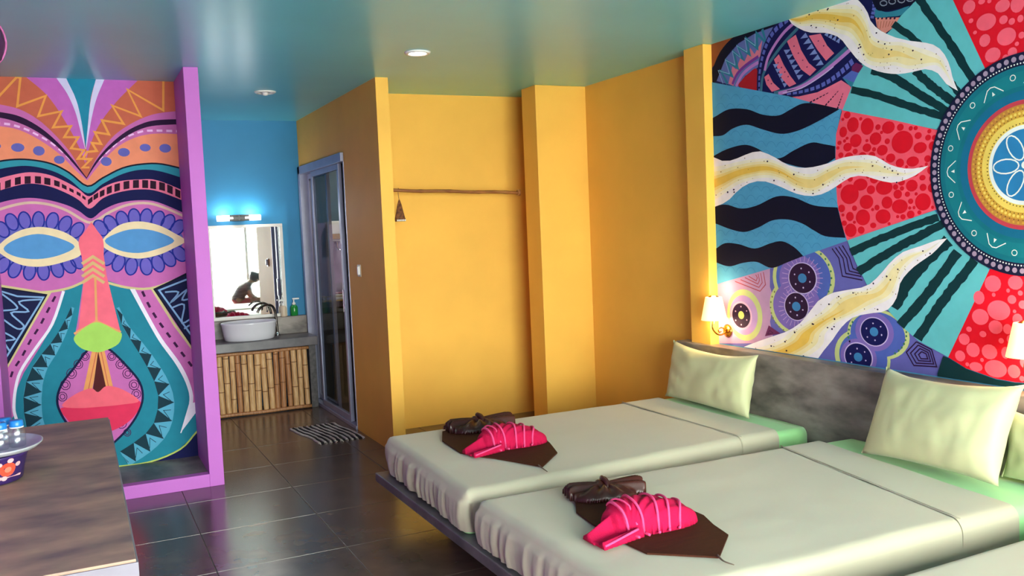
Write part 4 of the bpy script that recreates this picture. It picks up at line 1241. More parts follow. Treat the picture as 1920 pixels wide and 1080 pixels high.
  ('e','umber',17,3304,1059,3.5,3),
  ('e','plum',17,3541,1069,6.0,5),
  ('e','umber',17,3283,1143,3.5,3),
  ('e','umber',17,3285,1156,3.0,2),
  ('e','plum',17,2913,1342,4.5,4),
  ('e','umber',17,3263,1164,3.0,2),
  ('e','umber',17,3357,1130,3.5,3),
  ('e','umber',17,3321,1143,3.0,2),
  ('e','umber',17,3959,838,3.5,2),
  ('e','plum',17,3221,1062,5.5,4),
  ('e','umber',17,4196,718,4.0,3),
  ('e','plum',17,4164,762,7.5,5),
  ('e','umber',17,3504,997,3.5,3),
  ('e','plum',17,3798,897,7.0,5),
  ('e','plum',17,2952,1353,4.5,4),
  ('e','umber',17,3088,1221,3.0,3),
  ('e','umber',17,3478,1080,3.0,2),
  ('e','umber',17,2938,1334,2.5,3),
  ('e','plum',17,3734,772,6.5,5),
  ('e','plum',17,3096,1264,5.0,4),
  ('e','plum',17,3865,788,7.0,5),
  ('e','plum',17,3875,838,6.5,5),
  ('e','umber',17,3072,1309,2.5,3),
  ('e','umber',17,3889,761,3.5,2),
  ('e','plum',17,4071,745,7.0,5),
  ('e','plum',17,3523,939,6.0,5),
  ('e','plum',17,3376,1137,5.5,4),
  ('e','plum',17,3988,802,7.0,5),
  ('e','umber',17,3119,1285,2.5,2),
  ('e','umber',17,3967,802,4.5,3),
  ('e','umber',17,3056,1267,2.0,2),
  ('e','umber',17,3748,942,3.0,3),
  ('e','umber',17,3585,986,3.0,2),
  ('e','umber',17,3459,1105,3.0,3),
  ('e','umber',17,3529,1070,3.0,2),
  ('e','umber',17,3670,852,3.0,3),
  ('e','umber',17,3781,915,3.5,2),
  ('e','umber',17,3691,759,4.0,3),
  ('e','plum',17,4408,673,8.0,6),
  ('e','umber',17,3598,1064,3.5,2),
  ('e','umber',17,3485,1106,4.0,2),
  ('e','umber',17,2982,1309,3.0,3),
  ('e','umber',17,3096,1248,3.0,2),
  ('e','umber',17,3088,1259,2.5,2),
  ('e','umber',17,3635,1004,4.0,3),
  ('e','plum',17,3141,1212,5.0,4),
  ('e','plum',17,3663,955,6.0,5),
 ]),
]
MASK_MURAL = [
 ('painted_brow_field', [
  ('p','orchidpink',0,[-4063,2733,-2560,2801,-2739,-117,-4248,128]),
  ('p','sienna',1,[-4046,2646,-4059,2456,-4033,2451,-3994,2444,-3951,2437,-3914,2429,-3885,2423,-3858,2417,-3833,2410,-3809,2401,-3784,2389,-3761,2375,-3737,2359,-3715,2341,-3693,2323,-3673,2302,-3653,2280,-3632,2256,-3611,2230,-3589,2201,-3568,2172,-3550,2145,-3535,2118,-3522,2092,-3511,2067,-3500,2044,-3489,2022,-3478,2001,-3468,1984,-3461,1971,-3461,1971,-3454,1986,-3444,2007,-3432,2032,-3419,2056,-3405,2081,-3389,2106,-3372,2132,-3354,2157,-3336,2181,-3318,2204,-3298,2226,-3278,2246,-3257,2264,-3235,2281,-3213,2296,-3191,2310,-3170,2323,-3149,2335,-3127,2346,-3105,2356,-3083,2366,-3062,2374,-3038,2382,-3006,2390,-2958,2398,-2900,2405,-2844,2412,-2806,2417,-2788,2694]),
 ]),
 ('painted_crown_petal', [
  ('b','orchid2',2,[-3792,2644,-3762,2603,-3650,2490,-3560,2331,-3492,2170,-3462,2063],[-3605,2651,-3586,2602,-3527,2481,-3481,2332,-3460,2170,-3462,2063]),
 ]),
 ('painted_crown_petal', [
  ('b','orchid2',2,[-3309,2662,-3319,2599,-3367,2484,-3411,2346,-3444,2195,-3459,2063],[-3048,2672,-3125,2592,-3252,2462,-3367,2308,-3435,2157,-3459,2063]),
 ]),
 ('painted_crown_stripe', [
  ('b','lavender',3,[-3611,2651,-3592,2602,-3537,2505,-3499,2394,-3478,2282,-3458,2157],[-3549,2653,-3536,2602,-3488,2482,-3468,2345,-3456,2157]),
 ]),
 ('painted_crown_stripe', [
  ('b','lavender',3,[-3344,2661,-3365,2600,-3403,2471,-3430,2320,-3454,2157],[-3292,2662,-3316,2599,-3367,2484,-3405,2358,-3451,2157]),
 ]),
 ('painted_crown_wedge', [
  ('p','bluteal',3,[-3549,2665,-3547,2655,-3545,2642,-3542,2624,-3536,2602,-3526,2573,-3513,2540,-3499,2504,-3489,2469,-3481,2436,-3476,2403,-3471,2369,-3467,2332,-3463,2288,-3459,2238,-3456,2192,-3453,2160,-3453,2160,-3449,2191,-3442,2237,-3434,2287,-3427,2333,-3421,2373,-3415,2412,-3409,2449,-3402,2484,-3393,2516,-3383,2547,-3373,2575,-3365,2600,-3360,2623,-3355,2644,-3352,2661,-3349,2673]),
 ]),
 ('painted_zigzag', [
  ('l','amber',4,13.0,[-3976,2394,-3910,2486,-3812,2598,-3792,2595,-3821,2420,-3659,2488,-3709,2361,-3575,2394,-3631,2292,-3529,2301,-3572,2231,-3491,2231,-3538,2161,-3464,2149,-3504,2094,-3425,2094,-3479,2039,-3440,2039]),
 ]),
 ('painted_zigzag', [
  ('l','amber',4,13.9,[-2957,2636,-2972,2410,-3182,2540,-3113,2369,-3281,2436,-3220,2319,-3346,2340,-3311,2250,-3394,2264,-3362,2189,-3415,2195,-3390,2144,-3448,2138,-3474,2094,-3423,2088]),
 ]),
 ('painted_brow_band', [
  ('b','aubergine',3,[-4063,2402,-3917,2383,-3812,2358,-3707,2293,-3614,2201,-3531,2088,-3461,1975],[-4066,2358,-3920,2348,-3815,2316,-3720,2262,-3626,2182,-3543,2080,-3462,1966]),
  ('b','aubergine',3,[-3461,1975,-3407,2069,-3331,2163,-3231,2253,-3132,2311,-3021,2345,-2810,2356],[-3462,1966,-3402,2056,-3326,2144,-3233,2221,-3134,2279,-3023,2310,-2812,2322]),
  ('l','pinkwhite',3,15.6,[-3954,2318,-3922,2314]),
  ('l','pinkwhite',3,14.8,[-3900,2312,-3868,2308]),
  ('l','pinkwhite',3,14.0,[-3847,2302,-3816,2292]),
  ('l','pinkwhite',3,13.2,[-3795,2284,-3765,2270]),
  ('l','pinkwhite',3,12.4,[-3746,2259,-3718,2241]),
  ('l','pinkwhite',3,11.5,[-3698,2229,-3670,2211]),
  ('l','pinkwhite',3,10.7,[-3652,2198,-3626,2175]),
  ('l','pinkwhite',3,9.8,[-3610,2158,-3585,2133]),
  ('l','pinkwhite',3,9.0,[-3570,2115,-3547,2088]),
  ('l','pinkwhite',3,8.2,[-3383,2081,-3357,2108]),
  ('l','pinkwhite',3,9.0,[-3340,2125,-3313,2152]),
  ('l','pinkwhite',3,9.9,[-3295,2169,-3268,2194]),
  ('l','pinkwhite',3,10.7,[-3249,2209,-3218,2229]),
  ('l','pinkwhite',3,11.6,[-3196,2240,-3163,2254]),
  ('l','pinkwhite',3,12.5,[-3140,2262,-3105,2273]),
  ('l','pinkwhite',3,13.4,[-3081,2276,-3046,2277]),
  ('l','pinkwhite',3,14.3,[-3022,2277,-2986,2277]),
  ('l','pinkwhite',3,15.2,[-2962,2276,-2925,2275]),
  ('l','pinkwhite',3,16.1,[-2901,2274,-2864,2273]),
 ]),
 ('painted_peach_band', [
  ('b','peach',4,[-4071,2301,-3924,2296,-3818,2273,-3713,2213,-3608,2126,-3514,2013,-3459,1956],[-4088,2062,-4003,2073,-3885,2088,-3776,2090,-3667,2071,-3570,2020,-3462,1912]),
  ('b','peach',4,[-3459,1956,-3385,2050,-3284,2154,-3198,2212,-3100,2247,-2990,2258,-2816,2251],[-3462,1912,-3391,1955,-3294,2011,-3185,2048,-3075,2060,-2966,2053,-2831,2019]),
  ('e','iris',5,-3836,2166,37.0,27),
  ('e','iris',5,-3721,2145,33.0,30),
  ('e','iris',5,-3610,2089,31.0,26),
  ('e','iris',5,-3941,2175,14.5,16),
  ('e','iris',5,-3339,2076,32.5,29),
  ('e','iris',5,-3230,2135,36.0,28),
  ('e','iris',5,-3099,2165,34.0,25),
  ('e','iris',5,-2976,2161,37.0,29),
 ]),
 ('painted_teal_brow', [
  ('b','brteal',6,[-4088,2050,-4003,2069,-3884,2090,-3776,2090,-3656,2064,-3559,2007,-3460,1920,-3367,1971,-3245,2033,-3124,2058,-3002,2057,-2831,2012],[-4092,2002,-4007,2019,-3888,2045,-3779,2051,-3659,2021,-3562,1964,-3461,1874,-3369,1933,-3248,1995,-3126,2022,-3006,2007,-2835,1946]),
  ('c','ink2',7,10.4,[-4088,2050,-4003,2069,-3884,2090,-3776,2090,-3656,2064,-3559,2007,-3460,1920,-3367,1971,-3245,2033,-3124,2058,-3002,2057,-2831,2012]),
 ]),
 ('painted_navy_brow', [
  ('b','navy2',6,[-4092,2002,-4007,2019,-3888,2045,-3779,2051,-3659,2021,-3562,1964,-3461,1874,-3369,1933,-3248,1995,-3126,2022,-3006,2007,-2835,1946],[-4107,1785,-4022,1807,-3902,1841,-3792,1853,-3683,1835,-3585,1801,-3519,1762,-3453,1713,-3380,1764,-3284,1806,-3163,1822,-3043,1806,-2850,1711]),
 ]),
 ('painted_checked_brow', [
  ('b','pinkband',7,[-4096,1936,-4011,1958,-3891,1993,-3781,2012,-3672,1994,-3575,1945,-3510,1900,-3453,1855,-3371,1910,-3274,1947,-3155,1957,-3034,1949,-2841,1860],[-4102,1858,-4016,1880,-3896,1920,-3786,1942,-3677,1922,-3580,1876,-3514,1831,-3455,1776,-3375,1840,-3279,1876,-3159,1893,-3038,1878,-2845,1794]),
  ('p','maroon',8,[-3977,1940,-3945,1951,-3948,1902,-3981,1891]),
  ('p','maroon',8,[-3920,1958,-3887,1970,-3891,1923,-3924,1912]),
  ('p','maroon',8,[-3865,1978,-3832,1986,-3835,1940,-3868,1933]),
  ('p','maroon',8,[-3811,1987,-3777,1988,-3780,1943,-3814,1941]),
  ('p','maroon',8,[-3754,1988,-3720,1985,-3723,1939,-3757,1943]),
  ('p','maroon',8,[-3702,1979,-3668,1972,-3671,1929,-3705,1937]),
  ('p','maroon',8,[-3648,1963,-3617,1951,-3620,1916,-3650,1928]),
  ('p','maroon',8,[-3606,1938,-3580,1923,-3581,1898,-3607,1913]),
  ('p','maroon',8,[-3565,1912,-3541,1898,-3542,1877,-3566,1892]),
  ('p','maroon',8,[-3524,1889,-3502,1874,-3504,1853,-3526,1869]),
  ('p','maroon',8,[-3493,1863,-3475,1848,-3476,1830,-3495,1845]),
  ('p','maroon',8,[-3463,1832,-3434,1855,-3436,1822,-3465,1799]),
  ('p','maroon',8,[-3428,1861,-3399,1879,-3402,1846,-3431,1828]),
  ('p','maroon',8,[-3390,1884,-3361,1898,-3364,1860,-3392,1846]),
  ('p','maroon',8,[-3347,1909,-3316,1922,-3319,1876,-3350,1864]),
  ('p','maroon',8,[-3300,1928,-3267,1937,-3270,1889,-3304,1879]),
  ('p','maroon',8,[-3245,1945,-3209,1951,-3212,1900,-3248,1894]),
  ('p','maroon',8,[-3187,1953,-3151,1955,-3154,1903,-3191,1902]),
  ('p','maroon',8,[-3131,1954,-3095,1952,-3098,1900,-3134,1902]),
  ('p','maroon',8,[-3082,1950,-3046,1944,-3050,1892,-3086,1898]),
  ('p','maroon',8,[-3028,1941,-2992,1930,-2995,1878,-3031,1889]),
  ('p','maroon',8,[-2979,1924,-2945,1907,-2949,1855,-2982,1871]),
  ('p','maroon',8,[-2930,1896,-2899,1878,-2902,1828,-2933,1846]),
  ('p','maroon',8,[-2885,1870,-2859,1855,-2862,1807,-2888,1822]),
 ]),
 ('painted_eyelid_line', [
  ('c','beige',3,16.3,[-4111,1725,-4025,1762,-3904,1804,-3795,1823,-3685,1808,-3587,1767,-3478,1691,-3419,1701,-3334,1753,-3225,1795,-3104,1801,-2984,1759,-2851,1688]),
 ]),
 ('painted_eye', [
  ('s','iris',4,[-4008,1545,-3919,1670,-3753,1707,-3588,1663,-3511,1534,-3616,1419,-3775,1384,-3925,1436]),
  ('s','iris2',5,[-3993,1648,-3982,1625,-3981,1601,-3990,1584,-4006,1578,-4026,1584,-4044,1601,-4055,1625,-4056,1648,-4047,1665,-4031,1672,-4011,1666]),
  ('c','cobalt',6,8.5,[-3993,1648,-3982,1625,-3981,1601,-3990,1584,-4006,1578,-4026,1584,-4044,1601,-4055,1625,-4056,1648,-4047,1665,-4031,1672,-4011,1666,-3993,1648]),
  ('s','iris2',5,[-3928,1681,-3919,1656,-3920,1632,-3931,1616,-3948,1612,-3967,1621,-3983,1641,-3991,1666,-3990,1690,-3979,1706,-3962,1710,-3943,1701]),
  ('c','cobalt',6,8.6,[-3928,1681,-3919,1656,-3920,1632,-3931,1616,-3948,1612,-3967,1621,-3983,1641,-3991,1666,-3990,1690,-3979,1706,-3962,1710,-3943,1701,-3928,1681]),
  ('s','iris2',5,[-3870,1721,-3866,1694,-3870,1671,-3883,1656,-3901,1656,-3918,1668,-3931,1691,-3935,1717,-3931,1741,-3918,1755,-3900,1756,-3883,1743]),
  ('c','cobalt',6,8.6,[-3870,1721,-3866,1694,-3870,1671,-3883,1656,-3901,1656,-3918,1668,-3931,1691,-3935,1717,-3931,1741,-3918,1755,-3900,1756,-3883,1743,-3870,1721]),
  ('s','iris2',5,[-3797,1722,-3797,1694,-3806,1672,-3820,1660,-3838,1663,-3853,1679,-3862,1704,-3862,1732,-3853,1754,-3838,1766,-3821,1763,-3806,1747]),
  ('c','cobalt',6,8.7,[-3797,1722,-3797,1694,-3806,1672,-3820,1660,-3838,1663,-3853,1679,-3862,1704,-3862,1732,-3853,1754,-3838,1766,-3821,1763,-3806,1747,-3797,1722]),
  ('s','iris2',5,[-3720,1709,-3726,1682,-3740,1663,-3757,1656,-3773,1664,-3783,1684,-3786,1712,-3779,1739,-3766,1758,-3749,1765,-3733,1757,-3722,1737]),
  ('c','cobalt',6,8.7,[-3720,1709,-3726,1682,-3740,1663,-3757,1656,-3773,1664,-3783,1684,-3786,1712,-3779,1739,-3766,1758,-3749,1765,-3733,1757,-3722,1737,-3720,1709]),
  ('s','iris2',5,[-3644,1691,-3657,1667,-3674,1652,-3692,1650,-3706,1663,-3711,1686,-3707,1714,-3694,1739,-3677,1754,-3659,1755,-3645,1743,-3640,1719]),
  ('c','cobalt',6,8.8,[-3644,1691,-3657,1667,-3674,1652,-3692,1650,-3706,1663,-3711,1686,-3707,1714,-3694,1739,-3677,1754,-3659,1755,-3645,1743,-3640,1719,-3644,1691]),
  ('s','iris2',5,[-3575,1662,-3592,1640,-3612,1629,-3630,1632,-3641,1648,-3642,1672,-3633,1699,-3616,1720,-3596,1731,-3578,1728,-3567,1713,-3566,1688]),
  ('c','cobalt',6,8.8,[-3575,1662,-3592,1640,-3612,1629,-3630,1632,-3641,1648,-3642,1672,-3633,1699,-3616,1720,-3596,1731,-3578,1728,-3567,1713,-3566,1688,-3575,1662]),
  ('s','iris2',5,[-3513,1616,-3533,1598,-3554,1591,-3572,1597,-3580,1614,-3577,1639,-3564,1664,-3545,1682,-3523,1689,-3506,1683,-3497,1665,-3500,1641]),
  ('c','cobalt',6,8.9,[-3513,1616,-3533,1598,-3554,1591,-3572,1597,-3580,1614,-3577,1639,-3564,1664,-3545,1682,-3523,1689,-3506,1683,-3497,1665,-3500,1641,-3513,1616]),
  ('s','iris2',5,[-4001,1453,-4021,1437,-4041,1432,-4057,1440,-4064,1458,-4059,1481,-4046,1504,-4026,1520,-4006,1525,-3990,1517,-3983,1500,-3987,1476]),
  ('c','cobalt',6,8.6,[-4001,1453,-4021,1437,-4041,1432,-4057,1440,-4064,1458,-4059,1481,-4046,1504,-4026,1520,-4006,1525,-3990,1517,-3983,1500,-3987,1476,-4001,1453]),
  ('s','iris2',5,[-3942,1419,-3961,1400,-3981,1393,-3997,1398,-4006,1415,-4004,1439,-3992,1463,-3974,1482,-3954,1489,-3938,1484,-3929,1467,-3931,1443]),
  ('c','cobalt',6,8.6,[-3942,1419,-3961,1400,-3981,1393,-3997,1398,-4006,1415,-4004,1439,-3992,1463,-3974,1482,-3954,1489,-3938,1484,-3929,1467,-3931,1443,-3942,1419]),
  ('s','iris2',5,[-3877,1393,-3892,1371,-3911,1360,-3929,1363,-3939,1378,-3941,1402,-3933,1428,-3917,1449,-3898,1461,-3881,1458,-3870,1443,-3868,1419]),
  ('c','cobalt',6,8.7,[-3877,1393,-3892,1371,-3911,1360,-3929,1363,-3939,1378,-3941,1402,-3933,1428,-3917,1449,-3898,1461,-3881,1458,-3870,1443,-3868,1419,-3877,1393]),
  ('s','iris2',5,[-3792,1384,-3803,1359,-3819,1343,-3837,1340,-3851,1352,-3858,1375,-3856,1402,-3845,1427,-3829,1444,-3811,1446,-3797,1435,-3790,1412]),
  ('c','cobalt',6,8.7,[-3792,1384,-3803,1359,-3819,1343,-3837,1340,-3851,1352,-3858,1375,-3856,1402,-3845,1427,-3829,1444,-3811,1446,-3797,1435,-3790,1412,-3792,1384]),
  ('s','iris2',5,[-3714,1391,-3718,1363,-3729,1342,-3746,1334,-3762,1340,-3775,1360,-3780,1387,-3777,1414,-3765,1435,-3749,1443,-3732,1437,-3719,1418]),
  ('c','cobalt',6,8.8,[-3714,1391,-3718,1363,-3729,1342,-3746,1334,-3762,1340,-3775,1360,-3780,1387,-3777,1414,-3765,1435,-3749,1443,-3732,1437,-3719,1418,-3714,1391]),
  ('s','iris2',5,[-3636,1411,-3633,1384,-3639,1360,-3653,1347,-3671,1348,-3689,1362,-3700,1387,-3703,1415,-3697,1438,-3683,1451,-3665,1450,-3648,1436]),
  ('c','cobalt',6,8.8,[-3636,1411,-3633,1384,-3639,1360,-3653,1347,-3671,1348,-3689,1362,-3700,1387,-3703,1415,-3697,1438,-3683,1451,-3665,1450,-3648,1436,-3636,1411]),
  ('s','iris2',5,[-3569,1439,-3561,1412,-3564,1388,-3575,1372,-3594,1369,-3613,1380,-3629,1402,-3637,1428,-3634,1453,-3623,1469,-3604,1471,-3585,1461]),
  ('c','cobalt',6,8.9,[-3569,1439,-3561,1412,-3564,1388,-3575,1372,-3594,1369,-3613,1380,-3629,1402,-3637,1428,-3634,1453,-3623,1469,-3604,1471,-3585,1461,-3569,1439]),
  ('s','iris2',5,[-3520,1465,-3510,1439,-3510,1415,-3520,1398,-3538,1393,-3559,1401,-3577,1421,-3587,1446,-3587,1471,-3577,1488,-3559,1493,-3538,1485]),
  ('c','cobalt',6,8.9,[-3520,1465,-3510,1439,-3510,1415,-3520,1398,-3538,1393,-3559,1401,-3577,1421,-3587,1446,-3587,1471,-3577,1488,-3559,1493,-3538,1485,-3520,1465]),
  ('s','cream',7,[-3989,1550,-3883,1641,-3761,1670,-3640,1644,-3559,1593,-3525,1541,-3529,1480,-3620,1444,-3745,1420,-3854,1432,-3938,1480]),
  ('s','eyeblue',8,[-3957,1542,-3886,1598,-3764,1626,-3644,1594,-3559,1536,-3651,1486,-3775,1468,-3894,1490]),
 ]),
 ('painted_eye', [
  ('s','iris',4,[-3441,1556,-3345,1686,-3164,1725,-2983,1680,-2898,1544,-3012,1424,-3185,1388,-3349,1442]),
  ('s','iris2',5,[-3371,1673,-3360,1648,-3360,1623,-3370,1605,-3388,1599,-3410,1607,-3428,1627,-3439,1652,-3439,1677,-3429,1694,-3411,1700,-3390,1692]),
  ('c','cobalt',6,8.9,[-3371,1673,-3360,1648,-3360,1623,-3370,1605,-3388,1599,-3410,1607,-3428,1627,-3439,1652,-3439,1677,-3429,1694,-3411,1700,-3390,1692,-3371,1673]),
  ('s','iris2',5,[-3308,1695,-3300,1668,-3302,1643,-3315,1627,-3334,1624,-3354,1635,-3370,1656,-3378,1683,-3376,1708,-3364,1724,-3345,1727,-3325,1717]),
  ('c','cobalt',6,9.0,[-3308,1695,-3300,1668,-3302,1643,-3315,1627,-3334,1624,-3354,1635,-3370,1656,-3378,1683,-3376,1708,-3364,1724,-3345,1727,-3325,1717,-3308,1695]),
  ('s','iris2',5,[-3233,1712,-3230,1683,-3237,1659,-3252,1645,-3271,1646,-3289,1661,-3301,1686,-3304,1714,-3297,1738,-3282,1752,-3263,1751,-3245,1736]),
  ('c','cobalt',6,9.0,[-3233,1712,-3230,1683,-3237,1659,-3252,1645,-3271,1646,-3289,1661,-3301,1686,-3304,1714,-3297,1738,-3282,1752,-3263,1751,-3245,1736,-3233,1712]),
  ('s','iris2',5,[-3159,1714,-3162,1685,-3174,1663,-3192,1654,-3210,1660,-3224,1679,-3230,1707,-3227,1736,-3215,1758,-3197,1767,-3179,1761,-3165,1742]),
  ('c','cobalt',6,9.1,[-3159,1714,-3162,1685,-3174,1663,-3192,1654,-3210,1660,-3224,1679,-3230,1707,-3227,1736,-3215,1758,-3197,1767,-3179,1761,-3165,1742,-3159,1714]),
  ('s','iris2',5,[-3087,1701,-3098,1674,-3115,1656,-3134,1652,-3150,1663,-3159,1686,-3158,1715,-3147,1742,-3130,1760,-3110,1764,-3094,1753,-3086,1730]),
  ('c','cobalt',6,9.1,[-3087,1701,-3098,1674,-3115,1656,-3134,1652,-3150,1663,-3159,1686,-3158,1715,-3147,1742,-3130,1760,-3110,1764,-3094,1753,-3086,1730,-3087,1701]),
  ('s','iris2',5,[-3017,1676,-3034,1652,-3055,1639,-3074,1640,-3087,1656,-3091,1681,-3083,1709,-3067,1733,-3046,1746,-3026,1745,-3013,1730,-3010,1705]),
  ('c','cobalt',6,9.2,[-3017,1676,-3034,1652,-3055,1639,-3074,1640,-3087,1656,-3091,1681,-3083,1709,-3067,1733,-3046,1746,-3026,1745,-3013,1730,-3010,1705,-3017,1676]),
  ('s','iris2',5,[-2960,1648,-2980,1627,-3002,1617,-3022,1622,-3032,1639,-3032,1664,-3020,1691,-3000,1712,-2978,1722,-2958,1718,-2947,1700,-2948,1675]),
  ('c','cobalt',6,9.2,[-2960,1648,-2980,1627,-3002,1617,-3022,1622,-3032,1639,-3032,1664,-3020,1691,-3000,1712,-2978,1722,-2958,1718,-2947,1700,-2948,1675,-2960,1648]),
  ('s','iris2',5,[-2903,1608,-2925,1590,-2949,1584,-2967,1591,-2976,1610,-2973,1635,-2958,1660,-2935,1679,-2912,1685,-2893,1678,-2884,1659,-2888,1634]),
  ('c','cobalt',6,9.3,[-2903,1608,-2925,1590,-2949,1584,-2967,1591,-2976,1610,-2973,1635,-2958,1660,-2935,1679,-2912,1685,-2893,1678,-2884,1659,-2888,1634,-2903,1608]),
  ('s','iris2',5,[-3338,1433,-3357,1414,-3379,1405,-3397,1411,-3407,1428,-3405,1453,-3393,1479,-3374,1499,-3352,1507,-3334,1502,-3324,1484,-3326,1459]),
  ('c','cobalt',6,9.0,[-3338,1433,-3357,1414,-3379,1405,-3397,1411,-3407,1428,-3405,1453,-3393,1479,-3374,1499,-3352,1507,-3334,1502,-3324,1484,-3326,1459,-3338,1433]),
  ('s','iris2',5,[-3278,1400,-3294,1377,-3314,1364,-3333,1366,-3346,1382,-3348,1407,-3341,1434,-3324,1457,-3304,1470,-3285,1468,-3272,1452,-3270,1427]),
  ('c','cobalt',6,9.1,[-3278,1400,-3294,1377,-3314,1364,-3333,1366,-3346,1382,-3348,1407,-3341,1434,-3324,1457,-3304,1470,-3285,1468,-3272,1452,-3270,1427,-3278,1400]),
  ('s','iris2',5,[-3198,1384,-3209,1357,-3226,1340,-3246,1336,-3261,1348,-3270,1372,-3268,1400,-3257,1427,-3240,1444,-3221,1448,-3205,1436,-3197,1413]),
  ('c','cobalt',6,9.1,[-3198,1384,-3209,1357,-3226,1340,-3246,1336,-3261,1348,-3270,1372,-3268,1400,-3257,1427,-3240,1444,-3221,1448,-3205,1436,-3197,1413,-3198,1384]),
  ('s','iris2',5,[-3107,1391,-3109,1361,-3121,1339,-3139,1330,-3158,1336,-3172,1355,-3179,1383,-3176,1412,-3165,1434,-3147,1444,-3128,1438,-3114,1419]),
  ('c','cobalt',6,9.2,[-3107,1391,-3109,1361,-3121,1339,-3139,1330,-3158,1336,-3172,1355,-3179,1383,-3176,1412,-3165,1434,-3147,1444,-3128,1438,-3114,1419,-3107,1391]),
  ('s','iris2',5,[-3034,1414,-3030,1385,-3037,1360,-3052,1346,-3072,1347,-3091,1363,-3104,1388,-3107,1417,-3101,1442,-3085,1456,-3066,1455,-3047,1439]),
  ('c','cobalt',6,9.2,[-3034,1414,-3030,1385,-3037,1360,-3052,1346,-3072,1347,-3091,1363,-3104,1388,-3107,1417,-3101,1442,-3085,1456,-3066,1455,-3047,1439,-3034,1414]),
  ('s','iris2',5,[-2966,1450,-2958,1422,-2960,1396,-2973,1380,-2993,1377,-3014,1388,-3032,1411,-3040,1438,-3038,1464,-3025,1480,-3005,1484,-2984,1472]),
  ('c','cobalt',6,9.3,[-2966,1450,-2958,1422,-2960,1396,-2973,1380,-2993,1377,-3014,1388,-3032,1411,-3040,1438,-3038,1464,-3025,1480,-3005,1484,-2984,1472,-2966,1450]),
  ('s','iris2',5,[-2898,1484,-2886,1457,-2885,1431,-2896,1413,-2916,1407,-2939,1416,-2959,1436,-2971,1462,-2972,1488,-2961,1506,-2942,1512,-2919,1504]),
  ('c','cobalt',6,9.3,[-2898,1484,-2886,1457,-2885,1431,-2896,1413,-2916,1407,-2939,1416,-2959,1436,-2971,1462,-2972,1488,-2961,1506,-2942,1512,-2919,1504,-2898,1484]),
  ('s','cream',7,[-3395,1573,-3293,1662,-3172,1684,-3053,1656,-2957,1600,-2888,1544,-2964,1498,-3065,1457,-3188,1440,-3306,1470,-3394,1528]),
  ('s','eyeblue',8,[-3382,1566,-3284,1620,-3175,1635,-3055,1610,-2958,1547,-3063,1499,-3186,1477,-3304,1502]),
 ]),
 ('painted_nose', [
  ('p','coral',9,[-3453,1690,-3459,1681,-3467,1669,-3477,1655,-3487,1640,-3499,1625,-3513,1609,-3526,1592,-3534,1573,-3535,1549,-3532,1521,-3527,1495,-3524,1477,-3515,1347,-3573,1014,-3598,979,-3464,1049,-3327,970,-3385,1339,-3394,1470,-3393,1490,-3390,1517,-3389,1547,-3391,1573,-3396,1592,-3405,1608,-3415,1623,-3424,1638,-3432,1653,-3440,1668,-3448,1681,-3453,1690]),
  ('l','sand',10,18.8,[-3525,1424,-3458,1467,-3394,1417]),
  ('l','sand',10,18.8,[-3527,1383,-3461,1427,-3397,1376]),
  ('l','sand',10,18.8,[-3530,1343,-3464,1386,-3399,1335]),
  ('l','sand',10,18.8,[-3533,1302,-3466,1345,-3402,1294]),
  ('l','sand2',10,13.8,[-3453,1336,-3465,1041]),
  ('l','sand2',10,13.7,[-3600,979,-3464,1049,-3325,965]),
  ('s','limegreen',11,[-3604,940,-3575,984,-3465,1043,-3348,972,-3320,950,-3346,889,-3430,852,-3484,849,-3562,880]),
 ]),
 ('painted_cheek_line', [
  ('c','khaki',3,14.8,[-4062,1366,-3992,1317,-3871,1272,-3745,1257,-3615,1273,-3527,1307]),
  ('c','khaki',3,15.6,[-3394,1298,-3267,1254,-3130,1239,-2985,1281,-2806,1357]),
 ]),
 ('painted_cheek', [
  ('p','bluteal2',2,[-3644,1257,-3527,1297,-3576,1050,-3601,950,-3294,922,-3333,317,-3361,-104,-4134,27,-4038,413,-3967,504,-3958,634,-3901,758,-3802,908,-3712,1052]),
 ]),
 ('painted_cheek', [
  ('p','bluteal2',2,[-3396,1314,-3250,1248,-3168,1051,-3072,875,-2973,708,-2933,559,-2924,413,-2802,451,-2842,-187,-3623,-55,-3554,970,-3354,1066]),
 ]),
 ('painted_temple', [
  ('p','navy3',4,[-4027,1315,-3993,1305,-3740,1240,-3988,817,-4052,952]),
  ('l','khaki',5,14.8,[-4043,1327,-3992,1314,-3724,1246,-3996,796]),
  ('l','ink2',6,8.3,[-3993,1303,-3740,1240,-3988,822]),
  ('l','powder',5,10.6,[-4011,1289,-3902,1242,-3758,1225,-3989,867]),
  ('c','powder',5,9.9,[-3991,1268,-3923,1199,-3912,1163,-3986,1159]),
  ('c','powder',5,10.1,[-3773,1213,-3896,1207,-3848,1143,-3944,1141,-3880,1056,-3917,1039,-3990,1105]),
  ('c','powder',5,10.0,[-3995,1026,-3934,976,-3991,966,-3969,905]),
 ]),
 ('painted_temple', [
  ('p','navy3',4,[-3109,1232,-2922,1317,-2769,1386,-2788,689,-2874,810]),
  ('l','khaki',5,15.9,[-3118,1239,-2992,984,-2858,762]),
  ('l','ink2',6,10.8,[-2770,1380,-2917,1310,-3103,1232,-2880,815]),
  ('l','powder',5,11.6,[-2786,1322,-3074,1223,-2853,841]),
  ('c','powder',5,10.7,[-3038,1208,-2954,1202,-3007,1135,-2904,1212,-2933,1149,-2871,1157]),
  ('c','powder',5,10.7,[-2997,1102,-2923,1115,-2943,993,-2840,1050]),
  ('c','powder',5,10.8,[-2933,953,-2882,975,-2887,897]),
 ]),
 ('painted_dashed_band', [
  ('p','orchidpink',3,[-3719,1244,-3640,1257,-3721,1052,-3835,891,-3923,760,-3960,634,-3975,505,-4023,511,-3990,795,-3878,966,-3789,1108]),
